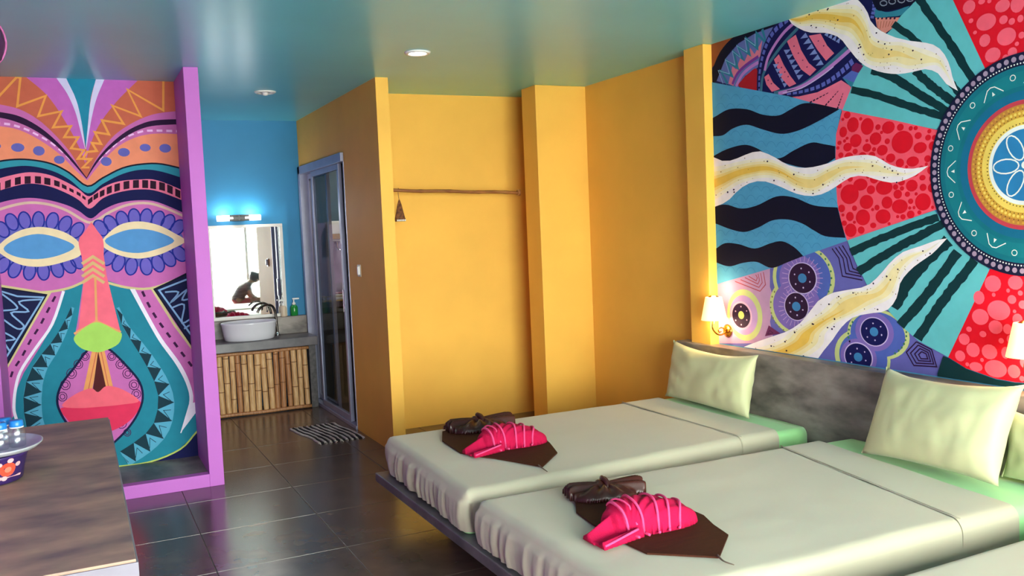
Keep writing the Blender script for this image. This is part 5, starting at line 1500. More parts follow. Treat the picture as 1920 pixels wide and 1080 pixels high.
  ('l','maroon2',4,13.6,[-3691,1227,-3710,1193]),
  ('l','maroon2',4,13.5,[-3728,1160,-3747,1126]),
  ('l','maroon2',4,13.5,[-3765,1093,-3783,1060]),
  ('l','maroon2',4,13.5,[-3803,1027,-3824,996]),
  ('l','maroon2',4,13.5,[-3845,966,-3864,933]),
  ('l','maroon2',4,13.4,[-3882,900,-3900,867]),
  ('l','maroon2',4,13.4,[-3920,836,-3942,806]),
  ('l','maroon2',4,13.4,[-3961,774,-3974,739]),
 ]),
 ('painted_dashed_band', [
  ('p','orchidpink',3,[-3233,1241,-3118,1239,-3057,1113,-2959,923,-2786,715,-2806,398,-2903,437,-2942,613,-3007,751,-3106,904,-3168,1051]),
  ('l','maroon2',4,15.8,[-3178,1224,-3165,1187]),
  ('l','maroon2',4,15.9,[-3152,1150,-3137,1113]),
  ('l','maroon2',4,15.9,[-3121,1077,-3103,1041]),
  ('l','maroon2',4,16.0,[-3084,1006,-3064,972]),
  ('l','maroon2',4,16.1,[-3044,937,-3024,903]),
  ('l','maroon2',4,16.1,[-3003,868,-2983,833]),
  ('l','maroon2',4,16.2,[-2962,798,-2941,764]),
  ('l','maroon2',4,16.3,[-2920,729,-2899,694]),
 ]),
 ('painted_white_line', [
  ('c','milk',5,17.0,[-3642,1257,-3721,1052,-3825,906,-3918,769,-3955,653,-3970,545,-3964,484,-3943,400]),
 ]),
 ('painted_white_line', [
  ('b','milk',5,[-3252,1244,-3179,1071,-3095,883,-2997,711,-2939,560,-2934,441,-3002,251],[-3221,1242,-3160,1088,-3076,901,-2972,721,-2917,571,-2910,438,-2996,248]),
  ('p','milk',5,[-3002,249,-2934,441,-2878,450,-2888,382]),
 ]),
 ('painted_triangle_ribbon', [
  ('p','lightteal',3,[-3605,1153,-3625,1112,-3645,1073,-3666,1034,-3689,998,-3713,962,-3739,928,-3765,896,-3794,866,-3824,831,-3851,790,-3873,746,-3891,701,-3905,653,-3913,604,-3916,554,-3917,505,-3915,454,-3908,402,-3895,352,-3882,307,-3785,341,-3798,384,-3809,424,-3815,462,-3816,503,-3815,545,-3813,586,-3807,626,-3802,666,-3792,705,-3779,744,-3764,779,-3742,813,-3716,850,-3693,890,-3672,930,-3651,971,-3633,1014,-3617,1057,-3602,1101,-3588,1145]),
  ('p','deepteal',4,[-3605,1153,-3645,1073,-3602,1101]),
  ('l','deepteal',4,3.8,[-3618,1068,-3635,1067,-3635,1026]),
  ('p','deepteal',4,[-3645,1073,-3689,998,-3633,1014]),
  ('l','deepteal',4,3.8,[-3654,984,-3676,988,-3675,944]),
  ('p','deepteal',4,[-3689,998,-3739,928,-3672,930]),
  ('l','deepteal',4,3.7,[-3697,904,-3723,915,-3721,865]),
  ('p','deepteal',4,[-3739,928,-3794,866,-3716,850]),
  ('l','deepteal',4,3.7,[-3747,830,-3775,847,-3770,797]),
  ('p','deepteal',4,[-3794,866,-3851,790,-3764,779]),
  ('l','deepteal',4,3.7,[-3788,761,-3826,774,-3804,722]),
  ('p','deepteal',4,[-3851,790,-3891,701,-3792,705]),
  ('l','deepteal',4,3.7,[-3816,682,-3860,689,-3824,641]),
  ('p','deepteal',4,[-3891,701,-3913,604,-3807,626]),
  ('l','deepteal',4,3.7,[-3831,600,-3878,598,-3835,557]),
  ('p','deepteal',4,[-3913,604,-3917,505,-3815,545]),
  ('l','deepteal',4,3.7,[-3836,513,-3882,504,-3835,470]),
  ('p','deepteal',4,[-3917,505,-3908,402,-3815,462]),
  ('l','deepteal',4,3.7,[-3830,430,-3873,409,-3820,388]),
  ('p','deepteal',4,[-3908,402,-3882,307,-3798,384]),
  ('l','deepteal',4,3.8,[-3807,344,-3848,319,-3805,334]),
 ]),
 ('painted_triangle_ribbon', [
  ('p','lightteal',3,[-3342,1124,-3331,1071,-3317,1017,-3296,965,-3272,915,-3247,867,-3224,819,-3201,769,-3180,720,-3161,669,-3143,619,-3131,569,-3124,520,-3125,473,-3134,427,-3147,381,-3163,340,-3186,306,-3218,276,-3254,248,-3295,225,-3338,202,-3382,179,-3334,74,-3289,97,-3243,121,-3196,149,-3150,183,-3107,224,-3070,278,-3046,338,-3032,399,-3026,463,-3032,529,-3048,591,-3069,648,-3094,701,-3120,751,-3147,801,-3176,848,-3205,895,-3236,940,-3264,984,-3288,1030,-3307,1079,-3324,1130]),
  ('p','deepteal',4,[-3342,1124,-3317,1017,-3307,1079]),
  ('l','deepteal',4,3.9,[-3297,1038,-3307,1022,-3275,991]),
  ('p','deepteal',4,[-3317,1017,-3272,915,-3264,984]),
  ('l','deepteal',4,3.9,[-3247,945,-3259,924,-3219,899]),
  ('p','deepteal',4,[-3272,915,-3224,819,-3205,895]),
  ('l','deepteal',4,3.9,[-3191,852,-3207,829,-3163,804]),
  ('p','deepteal',4,[-3224,819,-3180,720,-3147,801]),
  ('l','deepteal',4,3.9,[-3137,755,-3159,731,-3111,705]),
  ('p','deepteal',4,[-3180,720,-3143,619,-3094,701]),
  ('l','deepteal',4,3.9,[-3088,652,-3117,629,-3067,596]),
  ('p','deepteal',4,[-3143,619,-3124,520,-3048,591]),
  ('l','deepteal',4,4.0,[-3052,537,-3092,523,-3046,475]),
  ('p','deepteal',4,[-3124,520,-3134,427,-3026,463]),
  ('l','deepteal',4,4.0,[-3051,414,-3098,417,-3063,356]),
  ('p','deepteal',4,[-3134,427,-3163,340,-3046,338]),
  ('l','deepteal',4,4.0,[-3086,299,-3131,318,-3118,248]),
  ('p','deepteal',4,[-3163,340,-3218,276,-3107,224]),
  ('l','deepteal',4,3.9,[-3158,208,-3194,243,-3200,174]),
  ('p','deepteal',4,[-3218,276,-3295,225,-3196,149]),
  ('l','deepteal',4,3.9,[-3246,147,-3277,188,-3290,123]),
  ('p','deepteal',4,[-3295,225,-3382,179,-3289,97]),
  ('l','deepteal',4,3.9,[-3335,100,-3365,142,-3343,95]),
 ]),
 ('painted_mouth', [
  ('s','orchidpink',4,[-3455,892,-3530,865,-3609,767,-3695,659,-3726,559,-3708,469,-3662,374,-3591,260,-3501,187,-3416,242,-3328,321,-3260,411,-3221,513,-3232,621,-3301,734,-3390,848]),
  ('l','plum2',5,4.8,[-3522,824,-3528,809,-3540,801,-3555,802,-3566,813,-3570,829,-3564,844,-3552,853,-3537,851,-3526,840,-3522,824]),
  ('l','plum2',5,4.8,[-3533,825,-3536,817,-3543,813,-3551,813,-3557,819,-3559,828,-3556,836,-3549,841,-3541,840,-3535,834,-3533,825]),
  ('l','plum2',5,4.8,[-3563,777,-3569,760,-3583,751,-3599,752,-3611,764,-3615,782,-3609,799,-3595,808,-3579,807,-3566,794,-3563,777]),
  ('l','plum2',5,4.8,[-3574,778,-3578,769,-3585,764,-3594,765,-3601,771,-3603,781,-3600,790,-3592,795,-3583,794,-3577,788,-3574,778]),
  ('l','plum2',5,4.8,[-3603,722,-3610,704,-3625,693,-3643,695,-3657,709,-3661,728,-3654,746,-3639,757,-3621,755,-3607,741,-3603,722]),
  ('l','plum2',5,4.8,[-3616,723,-3620,713,-3628,708,-3638,709,-3646,716,-3648,727,-3644,737,-3636,742,-3626,741,-3619,734,-3616,723]),
  ('l','plum2',5,4.8,[-3644,653,-3650,634,-3665,624,-3683,626,-3696,640,-3701,659,-3694,677,-3679,687,-3661,685,-3648,672,-3644,653]),
  ('l','plum2',5,4.8,[-3656,654,-3660,644,-3668,639,-3678,640,-3686,647,-3688,658,-3684,668,-3676,673,-3666,672,-3659,665,-3656,654]),
  ('l','plum2',5,4.8,[-3668,579,-3674,562,-3688,553,-3704,555,-3716,567,-3720,585,-3714,602,-3700,611,-3684,609,-3672,597,-3668,579]),
  ('l','plum2',5,4.8,[-3680,580,-3683,571,-3691,566,-3700,567,-3706,574,-3708,584,-3705,593,-3697,598,-3689,597,-3682,590,-3680,580]),
  ('l','plum2',5,4.9,[-3365,809,-3371,793,-3384,785,-3399,786,-3410,797,-3414,813,-3408,829,-3395,837,-3380,836,-3369,825,-3365,809]),
  ('l','plum2',5,4.9,[-3376,810,-3379,801,-3386,797,-3395,797,-3401,803,-3403,812,-3400,821,-3393,825,-3385,825,-3378,819,-3376,810]),
  ('l','plum2',5,4.9,[-3314,751,-3321,734,-3335,724,-3352,726,-3365,738,-3369,756,-3362,773,-3348,783,-3331,781,-3318,769,-3314,751]),
  ('l','plum2',5,4.9,[-3326,752,-3330,743,-3338,737,-3347,738,-3354,745,-3356,755,-3353,764,-3345,770,-3336,769,-3329,762,-3326,752]),
  ('l','plum2',5,4.9,[-3271,686,-3278,667,-3294,657,-3313,659,-3327,672,-3332,692,-3325,711,-3309,721,-3290,719,-3276,706,-3271,686]),
  ('l','plum2',5,4.9,[-3285,687,-3289,677,-3298,671,-3308,672,-3316,680,-3318,691,-3314,701,-3306,707,-3295,706,-3287,698,-3285,687]),
  ('l','plum2',5,5.0,[-3238,606,-3245,587,-3261,577,-3279,579,-3294,593,-3298,613,-3291,632,-3275,642,-3257,640,-3242,626,-3238,606]),
  ('l','plum2',5,5.0,[-3251,608,-3255,597,-3264,592,-3274,593,-3282,600,-3285,611,-3281,622,-3272,627,-3262,626,-3254,619,-3251,608]),
  ('l','plum2',5,5.0,[-3230,544,-3237,527,-3251,518,-3269,520,-3282,533,-3286,551,-3279,568,-3265,577,-3248,575,-3235,563,-3230,544]),
  ('l','plum2',5,5.0,[-3243,546,-3246,536,-3254,531,-3264,532,-3271,539,-3273,549,-3270,559,-3262,564,-3252,563,-3245,556,-3243,546]),
  ('l','plum2',5,4.9,[-3330,359,-3337,340,-3353,331,-3371,333,-3386,347,-3390,367,-3383,386,-3367,396,-3349,393,-3335,379,-3330,359]),
  ('l','plum2',5,4.9,[-3344,361,-3347,351,-3356,345,-3366,347,-3374,354,-3377,365,-3373,376,-3364,381,-3354,380,-3346,372,-3344,361]),
  ('l','plum2',5,5.0,[-3308,295,-3313,282,-3325,274,-3338,276,-3349,287,-3352,301,-3347,315,-3335,322,-3322,320,-3311,310,-3308,295]),
  ('l','plum2',5,5.0,[-3318,297,-3321,289,-3327,285,-3334,286,-3340,292,-3342,300,-3339,308,-3333,311,-3325,310,-3320,305,-3318,297]),
  ('p','amber2',6,[-3504,860,-3457,855,-3521,601,-3575,593]),
  ('p','amber2',6,[-3470,856,-3430,852,-3393,594,-3447,593]),
  ('l','sienna',7,5.2,[-3477,854,-3544,600]),
  ('l','sienna',7,5.2,[-3451,851,-3420,597]),
  ('p','cocoa',7,[-3468,853,-3517,601,-3482,580,-3436,606]),
  ('s','lipcoral',8,[-3702,524,-3622,588,-3527,617,-3486,587,-3432,621,-3339,587,-3244,500,-3345,488,-3481,490,-3614,498]),
  ('s','lipred',7,[-3703,512,-3481,499,-3244,500,-3266,419,-3354,347,-3493,313,-3623,369,-3684,444]),
  ('c','navy3',9,13.9,[-3455,892,-3530,865,-3609,767,-3695,659,-3726,559,-3708,469,-3662,374,-3591,260,-3501,187,-3416,242,-3328,321,-3260,411,-3221,513,-3232,621,-3301,734,-3390,848,-3455,892]),
 ]),
 ('painted_chin_corner', [
  ('p','navy2',5,[-2811,305,-2833,-53,-3433,42,-3431,74,-3385,78,-3219,76,-3021,138,-2917,220]),
  ('c','limeline',6,11.0,[-2837,295,-2903,238,-3009,140,-3207,82,-3431,83]),
 ]),
]

# ------------------------------------------------------------------ mural painting kit (flat paint on the plaster)
PAINT = dict(
 amber='#eea04e', amber2='#e9a060', aqua='#62bcc2', aubergine='#2b0d38', beige='#d9b9a6', bluegrey='#7b8cc8', bluteal='#1f87a8', bluteal2='#1f8399',
 brick='#b2505c', brteal='#3094a8', cobalt='#1c2a92', cocoa='#531a1e', coral='#f86f84', coralrose='#e5708b', cream='#f1dcb2', crimson='#ad1a28',
 deepteal='#113644', eyeblue='#5797d0', grape='#7a3a96', green='#3f7a58', greyblue='#8890a4', ink='#070a26', ink2='#0d0e28', iris='#6566b8', iris2='#6c62c0',
 khaki='#d3c68c', lavender='#d9d2f6', lightteal='#57a8c6', lilac='#bd97cc', lilacpink='#c094ba', lime='#c6cf88', limegreen='#a9d962', limeline='#b9ca66',
 lipcoral='#f7687a', lipred='#e6325c', maroon='#2b0926', maroon2='#3c1042', midblue='#3d7fb4', midnight='#0f1250', milk='#efe9f6', navy='#131650', navy2='#0a0f4a', navy3='#0f1642',
 olive='#7d8450', orchid='#bb7cc6', orchid2='#c566c0', orchidpink='#c96cb2', paleblue='#94bfe0', palelilac='#cbb6e0', palepink='#e8b4d2', peach='#f0916f',
 periwinkle='#5d66ba', petrol='#3b6e86', pinkband='#ee7b9c', pinkred='#f9566a', pinkwhite='#f3c2f0', plum='#2a1036', plum2='#4a1650', powder='#86aed8', purple='#6664ae',
 ray1='#f8eed6', ray2='#f7e6ae', ray3='#f5d888', ray4='#f0c254', raywhite='#f6ecee', red='#df0f26', rose='#d97a90', rosepink='#e9728e', rosered='#fb6276', rust='#96512a',
 salmon='#dd8c80', sand='#dcb67e', sand2='#eaa86a', sienna='#cb664e', skyblue='#4f9dc6', slate='#6470b2', spruce='#083238', tealblue='#2f7f98', umber='#8a6a3a',
 violet='#7f68b4', violetblue='#5064b4', wave='#3880ae', wine='#6a2458', yellow='#dcdc78',
 sunring='#141838', sundot='#a590a8', sunteal='#10707f', sunblue='#146a8c', sunteal2='#157a84', sunred='#c4414f', sungold='#c3873c', sungold2='#d8a53e', sunyel='#efd062', sunwhite='#eef2ea', suncore='#2c7fb4', sundark='#6b4a20')
def paint(c):
    return mat('paint_' + c, PAINT[c], .7, var=.035, scale=14, bump=.03, bscale=120, spec=.18)
def clip_rect(P, r):
    for ax, val, s in ((0, r[0], 1), (0, r[1], -1), (1, r[2], 1), (1, r[3], -1)):
        o = []
        for i in range(len(P)):
            a = P[i - 1]; b = P[i]; da = (a[ax] - val) * s; db = (b[ax] - val) * s
            if (da < 0) != (db < 0):
                t = da / (da - db); o.append((a[0] + t * (b[0] - a[0]), a[1] + t * (b[1] - a[1])))
            if db >= 0: o.append(b)
        P = o
        if len(P) < 3: return []
    return P
def stroke(P, w):
    n = len(P); a = []; b = []
    for i, (x, y) in enumerate(P):
        p = P[max(i - 1, 0)]; q = P[min(i + 1, n - 1)]
        d1 = (x - p[0], y - p[1]); d2 = (q[0] - x, q[1] - y)
        l1 = math.hypot(*d1) or 1; l2 = math.hypot(*d2) or 1
        t = ((d1[0] / l1 if i else 0) + (d2[0] / l2 if i < n - 1 else 0), (d1[1] / l1 if i else 0) + (d2[1] / l2 if i < n - 1 else 0))
        l = math.hypot(*t) or 1; t = (t[0] / l, t[1] / l)
        c = abs(t[0] * (d1[0] / l1) + t[1] * (d1[1] / l1)) if i else 1
        k = w / 2 / max(c, .45)
        a.append((x - t[1] * k, y + t[0] * k)); b.append((x + t[1] * k, y - t[0] * k))
    return [[a[i], a[i + 1], b[i + 1], b[i]] for i in range(n - 1)]
def pairs(L): return [(L[i], L[i + 1]) for i in range(0, len(L), 2)]
def expand(s):
    k = s[0]
    if k == 'p': return [pairs(s[3])]
    if k == 's': return [crom(pairs(s[3]), 4, True)]
    if k == 'l': return stroke(pairs(s[4]), s[3])
    if k == 'c': return stroke(crom(pairs(s[4]), 4), s[3])
    if k == 'e':
        n = 8 if max(s[5], s[6]) < 8 else (14 if max(s[5], s[6]) < 40 else 36)
        return [[(s[3] + s[5] * math.cos(i * math.tau / n), s[4] + s[6] * math.sin(i * math.tau / n)) for i in range(n)]]
    if k == 'b':   # a band between two curves, as quads
        A = crom(pairs(s[3]), 5); B = crom(pairs(s[4]), 5)
        def rs(P, n):
            L = [0]
            for a, b in zip(P, P[1:]): L.append(L[-1] + math.dist(a, b))
            o = []; j = 0
            for i in range(n):
                t = L[-1] * i / (n - 1)
                while j < len(P) - 2 and L[j + 1] < t: j += 1
                f = (t - L[j]) / max(1e-9, L[j + 1] - L[j]); o.append((P[j][0] + f * (P[j + 1][0] - P[j][0]), P[j][1] + f * (P[j + 1][1] - P[j][1])))
            return o
        return [A + B[::-1]] if len(A) < 3 else [A + B[::-1]]
STEP = .00035
_count = [0]
def paint_part(name, shapes, place, rect, parent, mirror=None):
    V = []; F = []; MI = []; names = []
    for s in shapes:
        _count[0] += 1; si = _count[0]
        if s[1] not in names: names.append(s[1])
        for P in expand(s):
            P = [(p[0] / 1000, p[1] / 1000) for p in P]
            if mirror is not None: P = [(2 * mirror - p[0], p[1]) for p in P]
            P = clip_rect(P, rect)
            Q = []
            for p in P:
                if not Q or math.dist(p, Q[-1]) > 2e-4: Q.append(p)
            if len(Q) > 2 and math.dist(Q[0], Q[-1]) < 2e-4: Q.pop()
            if len(Q) < 3: continue
            ar = sum(Q[i - 1][0] * Q[i][1] - Q[i][0] * Q[i - 1][1] for i in range(len(Q)))
            if ar < 0: Q = Q[::-1]
            i0 = len(V); V += [place(p[0], p[1], .0012 + STEP * (s[2] + .12 * (si % 7))) for p in Q]
            F.append(tuple(range(i0, i0 + len(Q)))); MI.append(names.index(s[1]))
    if not F: return None
    o = mesh_obj(name, V, F, [paint(c) for c in names], parent)
    o.data.polygons.foreach_set('material_index', MI)
    return o

# ------------------------------------------------------------------ the setting
XL = -4.05          # left wall
floor = struct(box('floor', XL - .1, .3, -1.75, 8.55, -.06, -.003, M_grout), 'dark glossy tiled floor', 'floor')
TS = .615
tile_me = None
for i in range(-3, 5):
    for j in range(-10, 8):
        x0 = -2.45 + i * TS; y0 = 4.32 + j * TS
        if x0 > .3 or x0 + TS < XL - .1 or y0 < -1.75 or y0 + TS > 8.85: continue
        if tile_me is None:
            t = box('tile', .002, TS - .002, .002, TS - .002, -.02, 0, M_tile, floor, .0015); tile_me = t.data
        else:
            t = link(bpy.data.objects.new('tile', tile_me), floor)
        t.location = (x0, y0, 0)
ceiling = struct(box('ceiling', XL - .1, .3, -1.75, 8.55, H, H + .1, M_ceil), 'glossy teal painted ceiling', 'ceiling')

wall_right = struct(box('wall_right', 0, .2, -1.75, 4.461, 0, H, paint('skyblue')), 'right wall painted with a bright sun mural above the headboard', 'wall')
wall_rb = struct(box('wall_right_back', .058, .2, 4.654, 6.07, 0, H, M_yellow), 'mustard yellow wall recess beyond the corner post', 'wall')
post = struct(box('trim_1', -.066, .2, 4.461, 4.654, 0, H, M_yellow, bev=.004), 'yellow corner post beside the sun mural', 'post')
struct(box('wall_closet_right', .2, .3, 6.07, 6.72, 0, H, M_yellow), 'yellow inner side wall of the closet behind the column', 'wall')
column = struct(box('trim_2', -.377, .2, 6.07, 6.30, 0, H, M_yellow, bev=.004), 'wide yellow column right of the open closet', 'column')
wall_cb = struct(box('wall_closet_back', -1.56, .2, 6.67, 6.72, 0, H, M_yellow), 'yellow back wall of the open closet', 'wall')
YP, YD0, YD1, ZD = 5.985, 6.885, 8.37, 2.175
wp = boxes('wall_bathroom', [(-1.645, -1.555, YP, YD0, 0, H), (-1.645, -1.555, YD0, YD1, ZD, H), (-1.645, -1.555, YD1, 8.42, 0, H)], M_yellow)
struct(wp, 'yellow partition wall holding the sliding bathroom door', 'wall')
wall_back = struct(box('wall_back', XL - .1, -1.6, 8.407, 8.55, 0, H, M_blue), 'blue back wall behind the wash basin', 'wall')
wall_vl = struct(box('wall_vestibule_left', -2.896, -2.809, 6.44, 8.407, 0, H, M_purple), 'purple side wall of the wash area', 'wall')
wall_mask = struct(box('wall_mask', XL - .1, -2.85, 6.422, 6.52, 0, H, paint('orchidpink')), 'niche wall painted with a large colourful tribal mask', 'wall')
boxes_p = boxes('trim_3', [(-2.896, -2.809, 5.856, 6.422, 0, H)], M_purple, bev=.003)
struct(boxes_p, 'purple upright edge of the mask niche', 'trim')
struct(box('trim_4', XL, -2.896, 5.856, 5.93, 0, .081, M_purple, bev=.003), 'low purple kerb along the mask niche', 'trim')
struct(box('niche_ledge', XL, -2.896, 5.93, 6.422, 0, .079, M_conc), 'grey concrete ledge below the painted mask', 'ledge')
struct(box('trim_5', XL, -3.985, 5.856, 6.422, .079, H, M_purple, bev=.003), 'purple left side of the mask niche', 'trim')
wall_left = struct(box('wall_left', XL - .1, XL, -1.75, 5.856, 0, H, M_purple), 'purple left wall behind the concrete desk', 'wall')
# bathroom shell behind the sliding door
bl = struct(box('wall_bathroom_back', -1.6, .2, 8.407, 8.55, 1.655, H, M_bathgrey), 'dim bathroom back wall seen through the door', 'wall')
box('lilac_band', -1.6, .2, 8.40, 8.55, .86, 1.655, M_bathlil, bl); box('dark_tile_band', -1.6, .2, 8.395, 8.55, 0, .86, M_bathdark, bl)
struct(box('wall_bathroom_right', .1, .2, 6.72, 8.407, 0, H, M_bathgrey), 'bathroom right wall behind the closet', 'wall')

# front wall with the glass doors, behind the camera
fw = boxes('wall_front', [(XL, WX0, -1.75, -1.55, 0, H), (WX1, 0, -1.75, -1.55, 0, H), (WX0, WX1, -1.75, -1.55, WZ, H)], M_cream)
struct(fw, 'cream front wall around the glass doors', 'wall')
win = struct(boxes('window_1', [(WX0, WX1, -1.68, -1.62, WZ - .06, WZ), (WX0, WX1, -1.68, -1.62, 0, .05)] + [(x - .03, x + .03, -1.68, -1.62, .05, WZ - .06) for x in (WX0 + .03, -2.7, -1.6, -.5, WX1 - .03)], M_cream, bev=.004), 'cream framed glass doors letting in daylight', 'window')
for a, b in ((WX0 + .06, -2.73), (-2.67, -1.63), (-1.57, -.53), (-.47, WX1 - .06)):
    box('pane', a, b, -1.653, -1.647, .05, WZ - .06, M_glass, win)
struct(box('ground_outside', -9, 6, -9, -1.75, -.12, -.03, mat('patio_concrete', '#b5afa4', .8, scale=2)), 'pale patio outside the glass doors', 'ground')

# ------------------------------------------------------------------ murals
YC, ZC = 2.445, 1.712
def on_right(u, v, d): return (-d, u, v)
def on_mask(u, v, d): return (u, 6.422 - d, v)
for n, shapes in SUN_MURAL:
    paint_part(n, shapes, on_right, (YC, 4.461, .772, H), wall_right)
for n, shapes in SUN_MURAL:
    paint_part(n, shapes, on_right, (.43, YC, .772, H), wall_right, mirror=YC)
for n, shapes in MASK_MURAL:
    paint_part(n, shapes, on_mask, (-3.985, -2.896, .079, H), wall_mask)
def polar(r, a): return ((YC + r * math.cos(a)) * 1000, (ZC + r * math.sin(a)) * 1000)
def flat(L): return [c for p in L for c in p]
def ring_shapes():
    P = []
    def disc(c, l, r): P.append(('p', c, l, flat([polar(r, k * math.tau / 96) for k in range(96)])))
    def dot(c, l, r, a, s): x, y = polar(r, a); P.append(('e', c, l, x, y, s, s))
    yield 'painted_sun_rim', P
    disc('sunring', 18, .462)
    for k in range(82): dot('sundot', 19, .440, k * math.tau / 82, 11.5)
    for k in range(190): dot('sunwhite', 19, .418, k * math.tau / 190, 3.6)
    P = []
    def disc(c, l, r): P.append(('p', c, l, flat([polar(r, k * math.tau / 96) for k in range(96)])))
    def dot(c, l, r, a, s): x, y = polar(r, a); P.append(('e', c, l, x, y, s, s))
    yield 'painted_teal_ring', P
    disc('sunteal', 19, .408); disc('sunteal2', 20, .385); disc('sunteal', 21, .325); disc('sunblue', 22, .305)
    for k in range(11):
        a = k * math.tau / 11 + .28
        P.append(('l', 'sunwhite', 23, 3.2, flat([(polar(.367, a)[0] + 12 * math.cos(q * math.tau / 10), polar(.367, a)[1] + 12 * math.sin(q * math.tau / 10)) for q in range(11)])))
        b = a + math.tau / 22
        P.append(('l', 'sunwhite', 23, 4., flat([polar(.335, b - .155), polar(.368, b - .05), polar(.372, b), polar(.366, b + .05), polar(.33, b + .14)])))
        P.append(('p', 'sunwhite', 23, flat([polar(.352, b), polar(.334, b - .022), polar(.334, b + .022)])))
    P = []
    def disc(c, l, r): P.append(('p', c, l, flat([polar(r, k * math.tau / 96) for k in range(96)])))
    def dot(c, l, r, a, s): x, y = polar(r, a); P.append(('e', c, l, x, y, s, s))
    yield 'painted_gold_ring', P
    disc('sunred', 23, .268); disc('sungold', 24, .250); disc('sungold2', 25, .225); disc('sunyel', 26, .197); disc('sunwhite', 27, .165)
    for k in range(70):
        a = k * math.tau / 70
        dot('sungold2', 25, .240, a, 5); dot('sunyel', 26, .214, a + .02, 6.5); dot('sundark', 26, .229, a, 2.6); dot('sundark', 27, .203, a + .02, 2.6); dot('sundark', 28, .172, a, 3.0)
    P = []
    def disc(c, l, r): P.append(('p', c, l, flat([polar(r, k * math.tau / 96) for k in range(96)])))
    yield 'painted_sun_core', P
    disc('sunwhite', 28, .158); disc('suncore', 29, .148)
    for k in range(6):
        a = k * math.tau / 6 + math.pi; c = polar(.085, a)
        P.append(('l', 'sunwhite', 30, 6, flat([(c[0] + 58 * math.cos(q * math.tau / 16) * math.cos(a) - 30 * math.sin(q * math.tau / 16) * math.sin(a), c[1] + 58 * math.cos(q * math.tau / 16) * math.sin(a) + 30 * math.sin(q * math.tau / 16) * math.cos(a)) for q in range(17)])))
    c = polar(0, 0); P.append(('e', 'sunwhite', 31, c[0], c[1], 16, 16))
_parts = []
for n, P in ring_shapes(): _parts.append((n, P))
for n, P in _parts:
    paint_part(n, P, on_right, (YC - .6, YC + .6, 0, H), wall_right)

# ------------------------------------------------------------------ beds
ZP, ZB = .23, .424
random.seed(11)
pf = thing('bed_platform', 'long grey concrete bed platform floating above the floor', 'bed platform', (-1.1, 2.6, 0))
def W(p, x, y, z): return (x - p.location.x, y - p.location.y, z - p.location.z)
def pbox(name, p, x0, x1, y0, y1, z0, z1, m, bev=0.):
    a = W(p, x0, y0, z0); b = W(p, x1, y1, z1)
    return box(name, a[0], b[0], a[1], b[1], a[2], b[2], m, p, bev)
pbox('slab', pf, -2.158, -.105, .55, 4.745, .182, ZP, M_concd, .006)
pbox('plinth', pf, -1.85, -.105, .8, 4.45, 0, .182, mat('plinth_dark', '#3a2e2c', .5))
hb = tag(box('headboard', -.10, -.003, .2, 4.775, 0, .768, M_conc, bev=.006), 'long polished grey concrete headboard along the mural wall', 'headboard')

